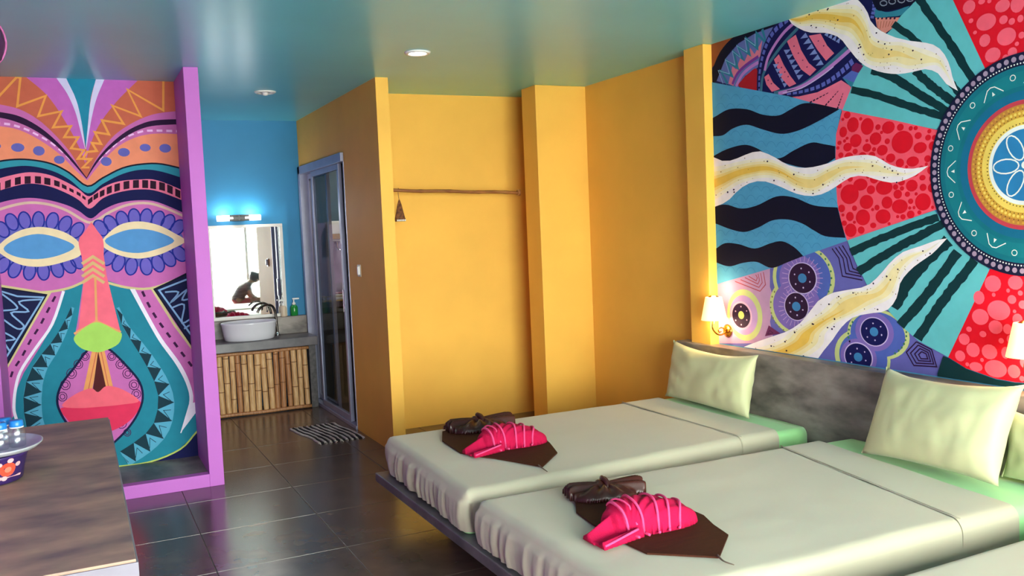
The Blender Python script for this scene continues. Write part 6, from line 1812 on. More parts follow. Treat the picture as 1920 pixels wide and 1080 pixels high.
def quad_map(q, s, t):   # q: foot_near, foot_far, head_near, head_far (x, y)
    fn, ff, hn, hf = q
    return (fn[0] * (1 - s) * (1 - t) + ff[0] * (1 - s) * t + hn[0] * s * (1 - t) + hf[0] * s * t,
            fn[1] * (1 - s) * (1 - t) + ff[1] * (1 - s) * t + hn[1] * s * (1 - t) + hf[1] * s * t)
def shell(name, q, s0, s1, z0, z1, r, grow, nx, ny, nz, material, parent, pleat=0., open_head=False, closed=True, puff=.004, seed=0, s0f=None, s1f=None):
    """rounded cloth box over the quad: s0..s1 along the bed; rounded at the foot and the sides"""
    Lx = math.dist(((q[0][0] + q[1][0]) / 2, (q[0][1] + q[1][1]) / 2), ((q[2][0] + q[3][0]) / 2, (q[2][1] + q[3][1]) / 2)); Ly = math.dist(q[0], q[1])
    V = []; F = []; idx = {}
    foot_round = s0 <= 0.001
    # cross-section path over the width: up the near side, across, down the far side
    prof = []
    for k in range(nz): prof.append((-grow, z0 + (z1 - r - z0) * k / nz, 0))
    for k in range(7):
        a = math.pi / 2 * k / 6; prof.append((-grow + r - r * math.cos(a), z1 - r + r * math.sin(a), 0))
    for k in range(1, ny): prof.append((-grow + r + (Ly + 2 * grow - 2 * r) * k / ny, z1, 1))
    for k in range(7):
        a = math.pi / 2 * k / 6; prof.append((Ly + grow - r + r * math.sin(a), z1 - r + r * math.cos(a), 0))
    for k in range(nz): prof.append((Ly + grow, z1 - r - (z1 - r - z0) * (k + 1) / nz, 0))
    rows = []
    if foot_round:
        for k in range(nz): rows.append((-grow, z0 + (z1 - r - z0) * k / nz))
        for k in range(7):
            a = math.pi / 2 * k / 6; rows.append((-grow + r - r * math.cos(a), z1 - r + r * math.sin(a)))
        x_start = -grow + r
    else:
        x_start = s0 * Lx
    nrow0 = len(rows)
    for k in range(1 if foot_round else 0, nx + 1): rows.append((None, k / nx))
    m = len(prof)
    for i, (rx, rz) in enumerate(rows):
        for j, (py, pz, top) in enumerate(prof):
            t = py / Ly
            if rx is not None:
                x = rx; z = min(pz, rz); y = py
                # squeeze rounding of the vertical corner
                if z < z1 - 1e-6 or True:
                    cr_ = r * .9
                    dy0 = py + grow; dy1 = Ly + grow - py
                    dx = x + grow
                    if min(dy0, dy1) < cr_ and dx < cr_:
                        d = min(dy0, dy1)
                        x = x + (cr_ - math.sqrt(max(0, cr_ ** 2 - (cr_ - d) ** 2))) * .9 * (1 - dx / cr_)
            else:
                tt = max(0, min(1, t))
                a0 = x_start if foot_round else (s0 if s0f is None else s0 + (s0f - s0) * tt) * Lx
                a1 = (s1 if s1f is None else s1 + (s1f - s1) * tt) * Lx
                x = a0 + (a1 - a0) * rz; z = pz; y = py
            depth = max(0, (z1 - z) / (z1 - z0))
            if pleat and depth > .05:
                if rx is not None and rx <= -grow + 1e-6:
                    g = noise.noise(Vector((y * 22 + seed + z * 4, z * 1.5, seed))) + .5 * noise.noise(Vector((y * 45 + z * 5, z * 2, seed + 4)))
                    x -= pleat * (.25 + g) * min(1, depth * 1.4)
                    x -= pleat * .8 * math.sin(math.pi * min(1, depth)) 
                elif rx is None and top == 0:
                    g = noise.noise(Vector((x * 9 + seed, z * 2.0, seed + 9)))
                    y += (-1 if py < Ly / 2 else 1) * pleat * .5 * g * depth
            if top == 1 or depth < .02:
                z += puff * noise.noise(Vector((x * 2.3 + seed, y * 2.6, seed))) + puff * .5 * noise.noise(Vector((x * 6, y * 7 + seed, 2)))
            X, Y = quad_map(q, x / Lx, y / Ly)
            V.append((X, Y, z))
    n = len(rows)
    for i in range(n - 1):
        for j in range(m - 1):
            F.append((i * m + j, i * m + j + 1, (i + 1) * m + j + 1, (i + 1) * m + j))
    if closed:
        F.append(tuple((n - 1) * m + j for j in range(m)))
        F.append(tuple(i * m for i in range(n)) + tuple(i * m + m - 1 for i in reversed(range(n))))
    loc = parent.location
    return mesh_obj(name, [(a - loc.x, b - loc.y, c - loc.z) for a, b, c in V], F, material, parent, True)
BEDS = [
 (((-2.128, 3.525), (-2.085, 4.752), (-.108, 3.61), (-.108, 4.74)), 'far mattress with cream top sheet, nearest the yellow closet', (.775, .775), (.895, .905)),
 (((-2.128, 2.20), (-2.128, 3.40), (-.108, 2.165), (-.108, 3.345)), 'middle mattress with cream top sheet and mint sheet at the head', (.68, .79), (.825, .90)),
 (((-2.128, .78), (-2.128, 1.955), (-.108, .78), (-.108, 1.975)), 'nearest mattress with cream top sheet, cut off at the bottom right', (.775, .775), (.90, .90)),
]
for bi, (q, label, hem, end) in enumerate(BEDS):
    p = thing('mattress', label, 'mattress', ((q[0][0] + q[3][0]) / 2, (q[0][1] + q[3][1]) / 2, ZP), 'mattresses on the concrete platform')
    shell('fitted_sheet', q, 0, 1, ZP + .002, ZB - .012, .045, -.004, 30, 18, 6, M_green, p, closed=True, seed=bi * 7)
    shell('top_sheet', q, 0, hem[0], ZP + .012, ZB, .05, .006, 40, 90, 10, M_sheet, p, pleat=.017, closed=False, seed=bi * 5 + 1, s1f=hem[1])
    shell('sheet_fold', q, hem[0] - .004, end[0], ZP + .03, ZB + .0035, .05, .009, 10, 30, 8, M_sheet, p, pleat=.003, closed=False, seed=bi * 5 + 3, s0f=hem[1] - .004, s1f=end[1])
    # stitched seam at the turned edge
    pts = []
    for k in range(25):
        t = .01 + .98 * k / 24; s = hem[0] + (hem[1] - hem[0]) * t
        X, Y = quad_map(q, s, t); pts.append(W(p, X, Y, ZB + .004))
    tube('hem_seam', pts, .0028, M_seam, p, 6)

# ------------------------------------------------------------------ pillows
def pillow(label, c, w, h, th, tilt, yaw, roll=0., seed=0):
    """stands on its long edge; local x = width, local y = height, local z = thickness"""
    p = thing('pillow', label, 'pillow', c, 'pale lime pillows against the headboard')
    nu, nv = 40, 28; V = []; F = []
    for side in (1, -1):
        for j in range(nv + 1):
            for i in range(nu + 1):
                u = -1 + 2 * i / nu; v = -1 + 2 * j / nv
                e = max(0, (1 - abs(u) ** 2.6)) ** .52 * max(0, (1 - abs(v) ** 2.4)) ** .55
                pin = 1 - .10 * (1 - v * v) * abs(u) ** 6; pin2 = 1 - (.24 if v > 0 else .08) * (1 - u * u) * abs(v) ** 5
                x = u * w / 2 * pin; y = v * h / 2 * pin2
                wr = noise.noise(Vector((u * 2.2 + seed, v * 2.2, side * 3 + seed))) * .013 + noise.noise(Vector((u * 7 + seed, v * 3, side))) * .010 * (abs(u) + .15)
                z = side * th / 2 * e + wr * e * side
                y -= .02 * (1 - v) * e * .5
                V.append((x, y, z))
    n1 = (nu + 1) * (nv + 1)
    for s in (0, 1):
        for j in range(nv):
            for i in range(nu):
                a = s * n1 + j * (nu + 1) + i; f = (a, a + 1, a + nu + 2, a + nu + 1)
                F.append(f if s == 0 else f[::-1])
    rot = Matrix.Rotation(yaw, 4, 'Z') @ Matrix.Rotation(roll, 4, 'X') @ Matrix(((0, 0, -1, 0), (-1, 0, 0, 0), (0, 1, 0, 0), (0, 0, 0, 1)))
    tl = Matrix.Rotation(tilt, 4, 'Y')
    rot = Matrix.Rotation(yaw, 4, 'Z') @ tl @ Matrix.Rotation(roll, 4, 'X') @ Matrix(((0, 0, -1, 0), (-1, 0, 0, 0), (0, 1, 0, 0), (0, 0, 0, 1)))
    o = mesh_obj('pillowcase', [rot @ Vector(v) for v in V], F, M_pillow, p, True)
    bm = bmesh.new(); bm.from_mesh(o.data); bmesh.ops.remove_doubles(bm, verts=bm.verts, dist=.0004); bm.to_mesh(o.data); bm.free()
    # seam piping at the open end of the case
    pts = [rot @ Vector((-w / 2 * (1 - .10 * (1 - v * v)) * 1.0, v * h / 2, 0)) for v in [-1 + 2 * k / 20 for k in range(21)]]
    tube('case_hem', pts, .004, M_pillow, p, 6)
    return p
pillow('pale lime pillow leaning on the headboard below the shaded lamp by the corner post', (-.205, 4.31, .603), .83, .36, .17, math.radians(12), math.radians(-2), 0, 1)
pillow('large pale lime pillow tilted on the middle mattress, at the front', (-.275, 2.665, .635), .72, .42, .20, math.radians(24), math.radians(-4), math.radians(-2), 5)
pillow('pale lime pillow half hidden behind the large one, at the right edge', (-.165, 2.13, .575), .62, .29, .10, math.radians(3), 0, 0, 9)

# ------------------------------------------------------------------ towels, bows and runners on the beds
def heightfield(name, fn, x0, x1, y0, y1, z, nx, ny, material, parent):
    idx = {}; V = []; F = []
    loc = parent.location
    hs = {}
    for i in range(nx + 1):
        for j in range(ny + 1):
            hs[i, j] = fn(x0 + (x1 - x0) * i / nx, y0 + (y1 - y0) * j / ny)
    def vid(i, j, top):
        k = (i, j, top)
        if k not in idx:
            idx[k] = len(V); x = x0 + (x1 - x0) * i / nx; y = y0 + (y1 - y0) * j / ny
            V.append((x - loc.x, y - loc.y, z - loc.z + (max(hs[i, j], 0) if top else 0)))
        return idx[k]
    cells = {(i, j) for i in range(nx) for j in range(ny) if sum(hs[i + a, j + b] > 0 for a in (0, 1) for b in (0, 1)) >= 3}
    for (i, j) in cells:
        F.append((vid(i, j, 1), vid(i + 1, j, 1), vid(i + 1, j + 1, 1), vid(i, j + 1, 1)))
        F.append((vid(i, j, 0), vid(i, j + 1, 0), vid(i + 1, j + 1, 0), vid(i + 1, j, 0)))
        for di, dj, a, b in ((-1, 0, (i, j + 1), (i, j)), (1, 0, (i + 1, j), (i + 1, j + 1)), (0, -1, (i, j), (i + 1, j)), (0, 1, (i + 1, j + 1), (i, j + 1))):
            if (i + di, j + dj) not in cells:
                F.append((vid(*a, 1), vid(*a, 0), vid(*b, 0), vid(*b, 1)))
    return mesh_obj(name, V, F, material, parent, True)
def rot2(x, y, a): return x * math.cos(a) + y * math.sin(a), -x * math.sin(a) + y * math.cos(a)
def pink_towel(label, c, ang, sc=1.):
    """fan-folded towel: a pleated dome with raised cords, and a flared tail to its left"""
    p = thing('folded_towel', label, 'towel', (c[0], c[1], ZB + .0112), 'pink towels folded on the beds')
    hinge = (-.165 * sc, -.125 * sc)
    def dome(x, y):
        u = (x - .03 * sc) / (.225 * sc); v = (y - .0) / (.13 * sc)
        v += .22 * u
        d = abs(u) ** 2.3 + abs(v) ** 2.6
        return .128 * sc * max(0, 1 - d) ** .42 * (1 - .28 * u) if d < 1 else -1
    def f(X, Y):
        x, y = rot2(X - c[0], Y - c[1], ang)
        h = dome(x, y)
        if h > 0:
            a = math.atan2(y - hinge[1], x - hinge[0])
            h += .005 * sc * math.sin(a * 24) * min(1, h / .03)
        # tail: folded wing flaring to the left, hollow in the middle
        u = (-.13 * sc - x) / (.20 * sc)
        if -.2 < u < 1:
            top = (.02 + .05 * (1 - u)) * sc; bot = (-.125 - .03 * u) * sc
            if bot < y < top:
                v = (y - bot) / (top - bot)
                lip = max(0, 1 - abs(v - .12) / .14); back = max(0, 1 - abs(v - .78) / .24)
                t = (.012 + .030 * lip * (1 - .35 * u) + .085 * back * (1 - .75 * max(u, 0))) * sc
                h = max(h, t)
        return h
    heightfield('towel_body', f, c[0] - .38 * sc, c[0] + .30 * sc, c[1] - .24 * sc, c[1] + .24 * sc, ZB + .0112, 110, 80, M_pink, p)
    tips = [(-.115, .125), (-.03, .135), (.045, .12), (.125, .085), (.19, .03)]
    for i, (tx, ty) in enumerate(tips):
        pts = []
        for k in range(31):
            t = k / 30
            x = hinge[0] + .055 * sc * (1 + i * .55) * (1 - t) ** 1.0 * (1 if i else .2) + (tx * sc - hinge[0]) * t - .012 * sc * math.sin(math.pi * t)
            x = (hinge[0] + (.03 + .055 * i) * sc) * (1 - t) + tx * sc * t + .02 * sc * math.sin(math.pi * t) * (-1 if i < 2 else 1)
            y = -.145 * sc * (1 - t) - .22 * .12 * x * (1 - t) + ty * sc * t
            h = max(dome(x, y), .004) + .007
            X, Y = rot2(x, y, -ang)
            pts.append((X, Y, h))
        tube('towel_cord', pts, .0062 * sc, M_pinkpipe, p, 8)
    if True:   # standing loop of cord at the hinge side
        pts = []
        for k in range(17):
            t = k / 16; g = math.pi * t
            x = -.125 * sc + .022 * sc * math.cos(g) * -1 * (1 - .2 * t); y = -.09 * sc + .20 * sc * math.sin(g) ** .8 * (1 if t < .5 else 1)
            h = max(dome(x, y), .01) + .012 * math.sin(g)
            X, Y = rot2(x, y, -ang); pts.append((X, Y, h))
        tube('towel_loop', pts, .0048 * sc, M_pinkpipe, p, 8)
    # rolled edge of the tail
    pts = []
    for k in range(13):
        t = k / 12; x = (-.325 + .20 * t) * sc; y = (-.148 + .028 * t) * sc
        X, Y = rot2(x, y, -ang); pts.append((X, Y, .012 + .028 * sc * t))
    tube('towel_edge', pts, .0055 * sc, M_pinkpipe, p, 8)
    return p
def satin_bow(label, c, ang, sc=1.):
    """gathered satin: two fanned lobes with lengthwise folds, a knot, and a crumpled fold in front"""
    p = thing('satin_bow', label, 'bow', (c[0], c[1], ZB + .011), 'brown satin bows on the beds')
    def f(X, Y):
        x, y = rot2(X - c[0], Y - c[1], ang); x /= sc; y /= sc
        h = -1
        for s in (-1, 1):
            u = s * x / .20
            if 0 <= u <= 1:
                w = .030 + .052 * u ** .7
                yy = y - .012 * s * u
                end = 1 - .06 * (1 + math.sin(yy * 150 + s))
                if abs(yy) < w and u < end:
                    v = yy / w
                    g = .066 * (1 - v * v) ** .45 * (.8 + .35 * u - .25 * u * u)
                    g += .010 * math.sin(v * 11 + s * 1.3 + u) * (.4 + .6 * u)
                    h = max(h, max(g, .006))
        d = (x / .05) ** 2 + ((y - .012) / .06) ** 2
        if d < 1: h = max(h, .074 * (1 - d) ** .4 + .007 * math.sin(x * 150 + y * 30))
        d = ((x + .02) / .16) ** 2 + ((y + .07) / .075) ** 2
        if d < 1:
            a = math.atan2(y - .02, x)
            h = max(h, .050 * (1 - d) ** .5 + .009 * math.sin(a * 13) * (1 - d) + .004)
        return h * sc
    heightfield('bow_loops', f, c[0] - .26 * sc, c[0] + .26 * sc, c[1] - .24 * sc, c[1] + .2 * sc, ZB + .011, 110, 92, M_satin, p)
    pts = []
    for k in range(11):
        g = math.pi * k / 10; X, Y = rot2(.004 * math.sin(g * 3), (.012 + .058 * math.cos(g)) * sc, -ang)
        pts.append((X, Y, (.004 + .070 * math.sin(g) ** .7) * sc))
    tube('bow_knot', pts, [.011 * sc] * 11, M_satin, p, 10)
    return p
def runner(label, poly, tail):
    cx = sum(q[0] for q in poly) / len(poly); cy = sum(q[1] for q in poly) / len(poly)
    p = thing('bed_runner', label, 'runner', (cx, cy, ZB + .0045), 'brown runners on the beds')
    P = poly; n = len(P)
    bm = bmesh.new(); vs_ = [bm.verts.new((x - cx, y - cy, .0)) for x, y in P]
    f = bm.faces.new(vs_); r = bmesh.ops.extrude_face_region(bm, geom=[f])
    for v in r['geom']:
        if isinstance(v, bmesh.types.BMVert): v.co.z += .006
    bmesh.ops.triangulate(bm, faces=bm.faces)
    bm_obj('cloth', bm, M_brown, p)
    pts = crom([(a - cx, b - cy, h) for a, b, h in tail], 5)
    tube('tassel', pts, [.004 * (1 - .6 * i / len(pts)) for i in range(len(pts))], mat('tassel_thread', '#6b5a4c', .8), p, 6)
    return p
runner('brown silk runner under the pink towel on the far mattress', [(-1.80, 4.62), (-1.88, 4.42), (-1.90, 4.12), (-1.85, 4.0), (-1.80, 3.93), (-1.74, 3.80), (-1.68, 3.66), (-1.50, 3.845), (-1.44, 4.03), (-1.40, 4.2), (-1.50, 4.5), (-1.62, 4.66)],
       [(-1.69, 3.68, .008), (-1.70, 3.62, .008), (-1.705, 3.565, .006)])
runner('brown silk runner under the pink towel on the middle mattress', [(-1.80, 3.15), (-1.88, 3.0), (-1.90, 2.85), (-1.91, 2.65), (-1.90, 2.49), (-1.72, 2.335), (-1.56, 2.485), (-1.535, 2.60), (-1.50, 2.70), (-1.50, 2.95), (-1.58, 3.12)],
       [(-1.72, 2.345, .008), (-1.74, 2.29, .01), (-1.73, 2.25, .008)])
pink_towel('pink towel folded as a pleated fan on the far mattress', (-1.635, 4.12), math.radians(6), .80)
pink_towel('pink towel folded as a pleated fan on the middle mattress', (-1.755, 2.72), math.radians(4), .80)
satin_bow('dark brown satin bow behind the pink towel on the far mattress', (-1.59, 4.58), math.radians(-4), .98)
satin_bow('dark brown satin bow behind the pink towel on the middle mattress', (-1.665, 3.14), math.radians(-14), .84)

# ------------------------------------------------------------------ lamps
def light(name, kind, loc, energy, color, parent, size=.05, spot=None, rot=None):
    d = bpy.data.lights.new(name, kind); d.energy = energy; d.color = color
    if kind == 'POINT' or kind == 'SPOT': d.shadow_soft_size = size
    if spot: d.spot_size = math.radians(spot); d.spot_blend = .6
    o = bpy.data.objects.new(name, d); o.location = loc
    if rot: o.rotation_euler = rot
    return link(o, parent)
M_shade = emit_mat('lit_glass_shade', '#ffd48a', 1.1, '#fff2cf')
M_bulb = emit_mat('lit_bulb', '#fff0d0', 15., '#fff8ea')
def sconce(label, y, z):
    p = thing('wall_lamp', label, 'lamp', (0, y, z), 'wall lamps above the headboard')
    # frosted shade, open at the bottom
    prof = [(.045, .14), (.050, .139), (.058, .10), (.068, .05), (.076, .012), (.078, 0), (.074, .001), (.066, .05), (.056, .10), (.046, .135)]
    lathe('lamp_shade', prof, M_shade, p, 32, (-.105, 0, 0))
    lathe('shade_cap', [(.0, .15), (.02, .149), (.03, .142), (.046, .137), (.046, .133), (0, .133)], M_brass, p, 20, (-.105, 0, 0))
    lathe('bulb', [(0, .04), (.018, .048), (.026, .07), (.02, .095), (.012, .11), (.012, .13), (0, .13)], M_bulb, p, 16, (-.105, 0, 0))
    lathe('wall_rose', [(0, 0), (.038, 0), (.042, .006), (.03, .014), (.012, .02), (0, .02)], M_brass, p, 24)
    r = p.children[-1]; r.rotation_euler = (0, math.radians(-90), 0); r.location = (-.001, 0, -.075)
    tube('lamp_arm', crom([(-.015, 0, -.075), (-.05, 0, -.095), (-.09, 0, -.085), (-.118, 0, -.05), (-.11, 0, .0), (-.105, 0, .05)], 6), .0055, M_brass, p, 10)
    tube('arm_scroll', crom([(-.02, 0, -.07), (-.05, 0, -.052), (-.075, 0, -.06), (-.07, 0, -.078), (-.055, 0, -.075)], 6), .004, M_brass, p, 8)
    light('lamp_glow', 'POINT', (-.105, 0, -.012), SCONCE_W, (1, .72, .38), p, .03)
    light('lamp_glow_up', 'POINT', (-.105, 0, .19), SCONCE_W * .55, (1, .72, .38), p, .03)
    return p
sconce('lit wall lamp with white shade beside the yellow corner post', 4.372, .932)
sconce('lit wall lamp with white shade at the right edge over the middle mattress', 2.375, .93)
def downlight(label, x, y, on, power=None):
    p = thing('ceiling_light', label, 'light', (x, y, H), 'round recessed ceiling lights')
    lathe('light_ring', [(.050, -.001), (.052, -.010), (.064, -.013), (.075, -.006), (.078, 0), (.06, 0)], M_white, p, 36)
    if on:
        lathe('light_lens', [(0, -.006), (.03, -.0065), (.051, -.004), (.051, -.001), (0, -.001)], emit_mat('lit_downlight', '#fff1d8', 30, '#ffffff'), p, 28)
        light('downlight_beam', 'SPOT', (0, 0, -.03), power or DOWNLIGHT_W, (1, .9, .74), p, .05, 150)
    else:
        lathe('light_lens', [(0, -.006), (.03, -.0065), (.051, -.004), (.051, -.001), (0, -.001)], mat('unlit_lens', '#8d9598', .2), p, 28)
        lathe('bulb', [(0, -.03), (.018, -.025), (.024, -.01), (.024, -.005), (0, -.005)], M_white, p, 18)
    return p
downlight('lit round ceiling light above the foot of the far bed', -1.656, 5.109, True)
downlight('unlit round ceiling light over the wash area', -2.239, 6.742, False)

# ------------------------------------------------------------------ closet
p = thing('closet_rail', 'thin brown cane clothes rail across the open closet', 'rail', (-.966, 6.4, 1.833))
ra, rb = Vector((-.589, 0, .022)), Vector((.589, 0, -.021))
pts = []; rad = []
for k in range(41):
    t = k / 40; pts.append(ra.lerp(rb, t) + Vector((0, 0, .002 * math.sin(t * 17)))); rad.append(.0125 + (.002 if k % 8 == 4 else 0))
tube('cane_rod', pts, rad, M_rod, p, 12)
for s, e in ((1, ra), (-1, rb)):
    o = lathe('rail_socket', [(0, 0), (.024, 0), (.024, .018), (.015, .02), (0, .02)], M_rod, p, 18); o.rotation_euler = (0, math.radians(90 * s), 0); o.location = e
    
p = thing('hanging_tassel', 'small brown woven tassel hanging from the left end of the closet rail', 'tassel', (-1.375, 6.4, 1.72))
V = []; F = []
prof = [(.004, .062), (.010, .045), (.018, .02), (.029, -.03), (.040, -.075), (.046, -.094), (.040, -.10)]
lathe('woven_cone', prof, mat('brown_weave', '#8a562e', .8, scale=60, col2='#4a2a16', bump=.6, bscale=120), p, 12, sy=.45)
tube('cord', crom([(0, 0, .06), (-.004, 0, .09), (-.006, 0, .125), (-.005, -.012, .142), (-.005, .0, .146)], 4), .0022, M_node, p, 6)
for k in range(6): box('shell_bead', -.032 + k * .012, -.024 + k * .012, -.026, -.019, -.098, -.086, M_white, p, .001)

# ------------------------------------------------------------------ bathroom sliding door and what is behind it
d = struct(boxes('door_1', [(-1.650, -1.60, YD0, YD0 + .016, 0, ZD), (-1.67, -1.55, YD1 - .07, YD1, 0, ZD), (-1.67, -1.55, YD0, YD1, ZD - .07, ZD), (-1.660, -1.55, YD0, YD1, 0, .03)], M_alu, bev=.003), 'lilac grey aluminium sliding door to the bathroom', 'door')
def panel(y0, y1, x, name):
    s = .045
    o = boxes(name, [(x - .014, x + .014, y0, y0 + s, .032, ZD - .072), (x - .014, x + .014, y1 - s, y1, .032, ZD - .072), (x - .014, x + .014, y0 + s, y1 - s, ZD - .072 - s, ZD - .072), (x - .014, x + .014, y0 + s, y1 - s, .032, .032 + s)], M_alu, d, bev=.002)
    box('pane', x - .003, x + .003, y0 + s, y1 - s, .032 + s, ZD - .072 - s, M_dglass, o)
    return o
panel(7.62, YD1 - .07, -1.585, 'fixed_panel')
pn = panel(7.06, 7.98, -1.632, 'sliding_panel')
boxes('handle', [(-1.654, -1.646, 7.07, 7.096, .92, 1.10)], M_chrome, pn, bev=.002)
boxes('dark_gap_strip', [(-1.612, -1.604, YD0 + .016, 7.10, .032, ZD - .072)], M_black, d)  # black strip standing in for the darkness of the open door gap
p = thing('water_heater', 'small white shower heater seen through the bathroom door glass', 'heater', (-1.36, 8.36, 1.58))
box('casing', -.06, .06, -.05, .039, -.10, .09, M_white, p, .015); box('panel', -.045, .045, -.054, -.049, -.08, -.03, M_chrome, p, .001)
tube('pipe', crom([(.02, -.01, -.10), (.02, -.015, -.16), (.05, -.03, -.19), (.07, -.03, -.16)], 5), .008, M_chrome, p, 8)
p = thing('bathroom_shelf', 'glass shelf inside the bathroom behind the door', 'shelf', (-1.30, 8.32, .93))
box('shelf_board', -.22, .22, -.07, .074, -.008, .008, M_chrome, p, .002); box('shelf_rail', -.22, .22, -.07, -.06, .035, .043, M_chrome, p, .002)
for s in (-.2, .2): box('bracket', s - .006, s + .006, -.07, .074, .008, .043, M_chrome, p, .001)
p = thing('soap_box', 'small white soap box on the bathroom shelf', 'box', (-1.37, 8.32, .9395))
box('box_body', -.045, .045, -.03, .03, 0, .05, M_white, p, .006); box('box_lid', -.047, .047, -.032, .032, .05, .062, mat('pink_plastic', '#c987a0', .4), p, .004)
downlight('lit round ceiling light added to brighten the bathroom behind the sliding door', -1.0, 7.7, True, 60.)  # added lamp, only there to brighten the room behind the door glass
# light switch on the yellow partition
p = thing('light_switch', 'small white light switch on the yellow partition beside the bathroom door', 'switch', (-1.645, 6.60, 1.265))
box('switch_plate', -.007, 0, -.04, .04, -.045, .045, mat('switch_plate_grey', '#b8a894', .4), p, .003); box('rocker', -.022, -.006, -.03, -.004, -.03, .034, M_white, p, .003); box('rocker', -.013, -.006, .004, .03, -.03, .03, M_chrome, p, .003)

# ------------------------------------------------------------------ wash area
p = thing('vanity_counter', 'grey concrete wash counter against the blue wall', 'counter', (-2.23, 8.2, 0))
pbox('counter_slab', p, -2.807, -1.672, 7.95, 8.405, .572, .652, M_concd, .006)
pbox('back_ledge', p, -2.807, -1.672, 8.318, 8.405, .652, .812, M_conc, .006)
pbox('side_pier', p, -1.735, -1.675, 8.03, 8.40, 0, .572, M_stone, .004)
p = thing('bamboo_screen', 'bamboo cane panel closing the front of the wash counter', 'panel', (-2.27, 8.05, 0))
random.seed(4)
x = -1.748; pole_i = 0
while x > -2.80:
    w = random.uniform(.022, .0265)
    tilt = random.uniform(-.006, .006)
    pts = []; rad = []; n0 = random.uniform(.1, .3)
    nodes = [n0, n0 + random.uniform(.2, .28)]
    zs = [.012 + .543 * k / 22 for k in range(23)]
    for z in zs:
        b = max([1 - abs(z - q) / .013 for q in nodes] + [0])
        pts.append(W(p, x - w + tilt * (z - .3) / .3, 8.05, z)); rad.append(w * (1 + .07 * b))
    o = tube('bamboo_pole', pts, rad, M_bamboo2 if pole_i in (3, 4, 5, 11) else M_bamboo, p, 12)
    for q in nodes:
        if q < .54: tube('node', [W(p, x - w + tilt * (q - .3) / .3, 8.05, q - .003), W(p, x - w + tilt * (q - .3) / .3, 8.05, q + .003)], w * 1.085, M_node, o, 12)
    x -= 2 * w + .004; pole_i += 1
for z, r in ((.548, .014), (.022, .016)):
    tube('cross_cane', [W(p, -1.742 - 1.06 * k / 12, 8.018, z + .002 * math.sin(k)) for k in range(13)], r, M_bamboo2, p, 10)
# basin
p = thing('wash_basin', 'round white ceramic vessel basin on the wash counter', 'basin', (-2.225, 8.135, .653))
prof = [(.0, 0), (.20, 0), (.212, .006), (.222, .05), (.234, .135), (.240, .146), (.240, .156), (.232, .160), (.222, .155), (.212, .12), (.19, .05), (.14, .03), (0, .024)]
lathe('bowl', prof, M_ceram, p, 56, sy=.74)
lathe('drain', [(0, .0275), (.022, .0275), (.024, .025), (0, .025)], M_chrome, p, 20)
# faucet
p = thing('basin_faucet', 'tall curved dark chrome faucet beside the white basin', 'faucet', (-1.955, 8.275, .653))
lathe('faucet_base', [(0, 0), (.026, 0), (.026, .008), (.018, .014), (.015, .03), (0, .03)], M_chrome, p, 20)
tube('spout', crom([(0, 0, .02), (-.004, 0, .12), (-.008, 0, .20), (-.03, -.005, .262), (-.075, -.012, .285), (-.125, -.02, .275), (-.16, -.026, .245), (-.172, -.028, .22)], 7), .0115, M_dchrome, p, 14)
tube('lever', crom([(-.075, -.012, .285), (-.082, -.014, .262), (-.08, -.016, .235), (-.086, -.018, .22)], 5), .007, M_dchrome, p, 10)
tube('lever_arm', crom([(-.085, -.013, .288), (-.12, -.018, .305), (-.16, -.024, .298), (-.20, -.03, .27)], 5), .006, M_dchrome, p, 10)
# soap dispenser and cream bottle on the ledge
p = thing('soap_dispenser', 'green soap dispenser with white pump beside the mirror', 'soap dispenser', (-1.775, 8.36, .813))
lathe('bottle_body', [(0, 0), (.030, 0), (.034, .006), (.034, .075), (.026, .092), (.013, .1), (0, .1)], mat('green_soap', '#1f8a3c', .2), p, 24)
lathe('pump_collar', [(0, .1), (.016, .1), (.016, .118), (.006, .122), (.006, .15), (0, .15)], M_white, p, 18)
boxes('pump_head', [(-.012, .05, -.009, .009, .148, .162)], M_white, p, bev=.004)
p = thing('lotion_bottle', 'cream pump bottle standing at the right foot of the mirror', 'bottle', (-1.875, 8.342, .813))
lathe('bottle_body', [(0, 0), (.026, 0), (.028, .008), (.028, .075), (.022, .092), (.012, .1), (0, .1)], mat('cream_plastic', '#d9c4aa', .4), p, 24)
lathe('pump_collar', [(0, .1), (.015, .1), (.015, .116), (.005, .12), (.005, .145), (0, .145)], M_white, p, 16)
boxes('pump_head', [(-.04, .012, -.008, .008, .142, .155)], M_white, p, bev=.003)
# mirror
p = thing('wall_mirror', 'large framed mirror over the basin reflecting bright windows', 'mirror', (-2.16, 8.40, .81))
MX0, MX1, MZ0, MZ1 = -2.50, -1.835, .814, 1.665
f = .028
o = boxes('mirror_frame', [W(p, MX0, 0, MZ0)[0:1] + W(p, MX1, 0, 0)[0:1] + (-.03, .004) + (0.004, f), ], M_white) if False else None
bm = bmesh.new()
for (a, b, c, e) in ((MX0, MX1, MZ0, MZ0 + f), (MX0, MX1, MZ1 - f, MZ1), (MX0, MX0 + f, MZ0 + f, MZ1 - f), (MX1 - f, MX1, MZ0 + f, MZ1 - f)):
    q0 = W(p, a, 8.372, c); q1 = W(p, b, 8.405, e); box_bm(bm, q0[0], q1[0], q0[1], q1[1], q0[2], q1[2], .004)
bm_obj('mirror_frame', bm, mat('white_mirror_frame', '#e3ddd6', .4), p)
q0 = W(p, MX0 + f, 8.385, MZ0 + f); q1 = W(p, MX1 - f, 8.398, MZ1 - f)
box('mirror_glass', q0[0], q1[0], q0[1], q1[1], q0[2], q1[2], M_mirror, p)
p = thing('mirror_lamp', 'lit twin tube lamp with black clips above the mirror', 'lamp', (-2.22, 8.405, 1.727))
M_tube = emit_mat('lit_tube', '#fffaf0', 2.5, '#ffffff')
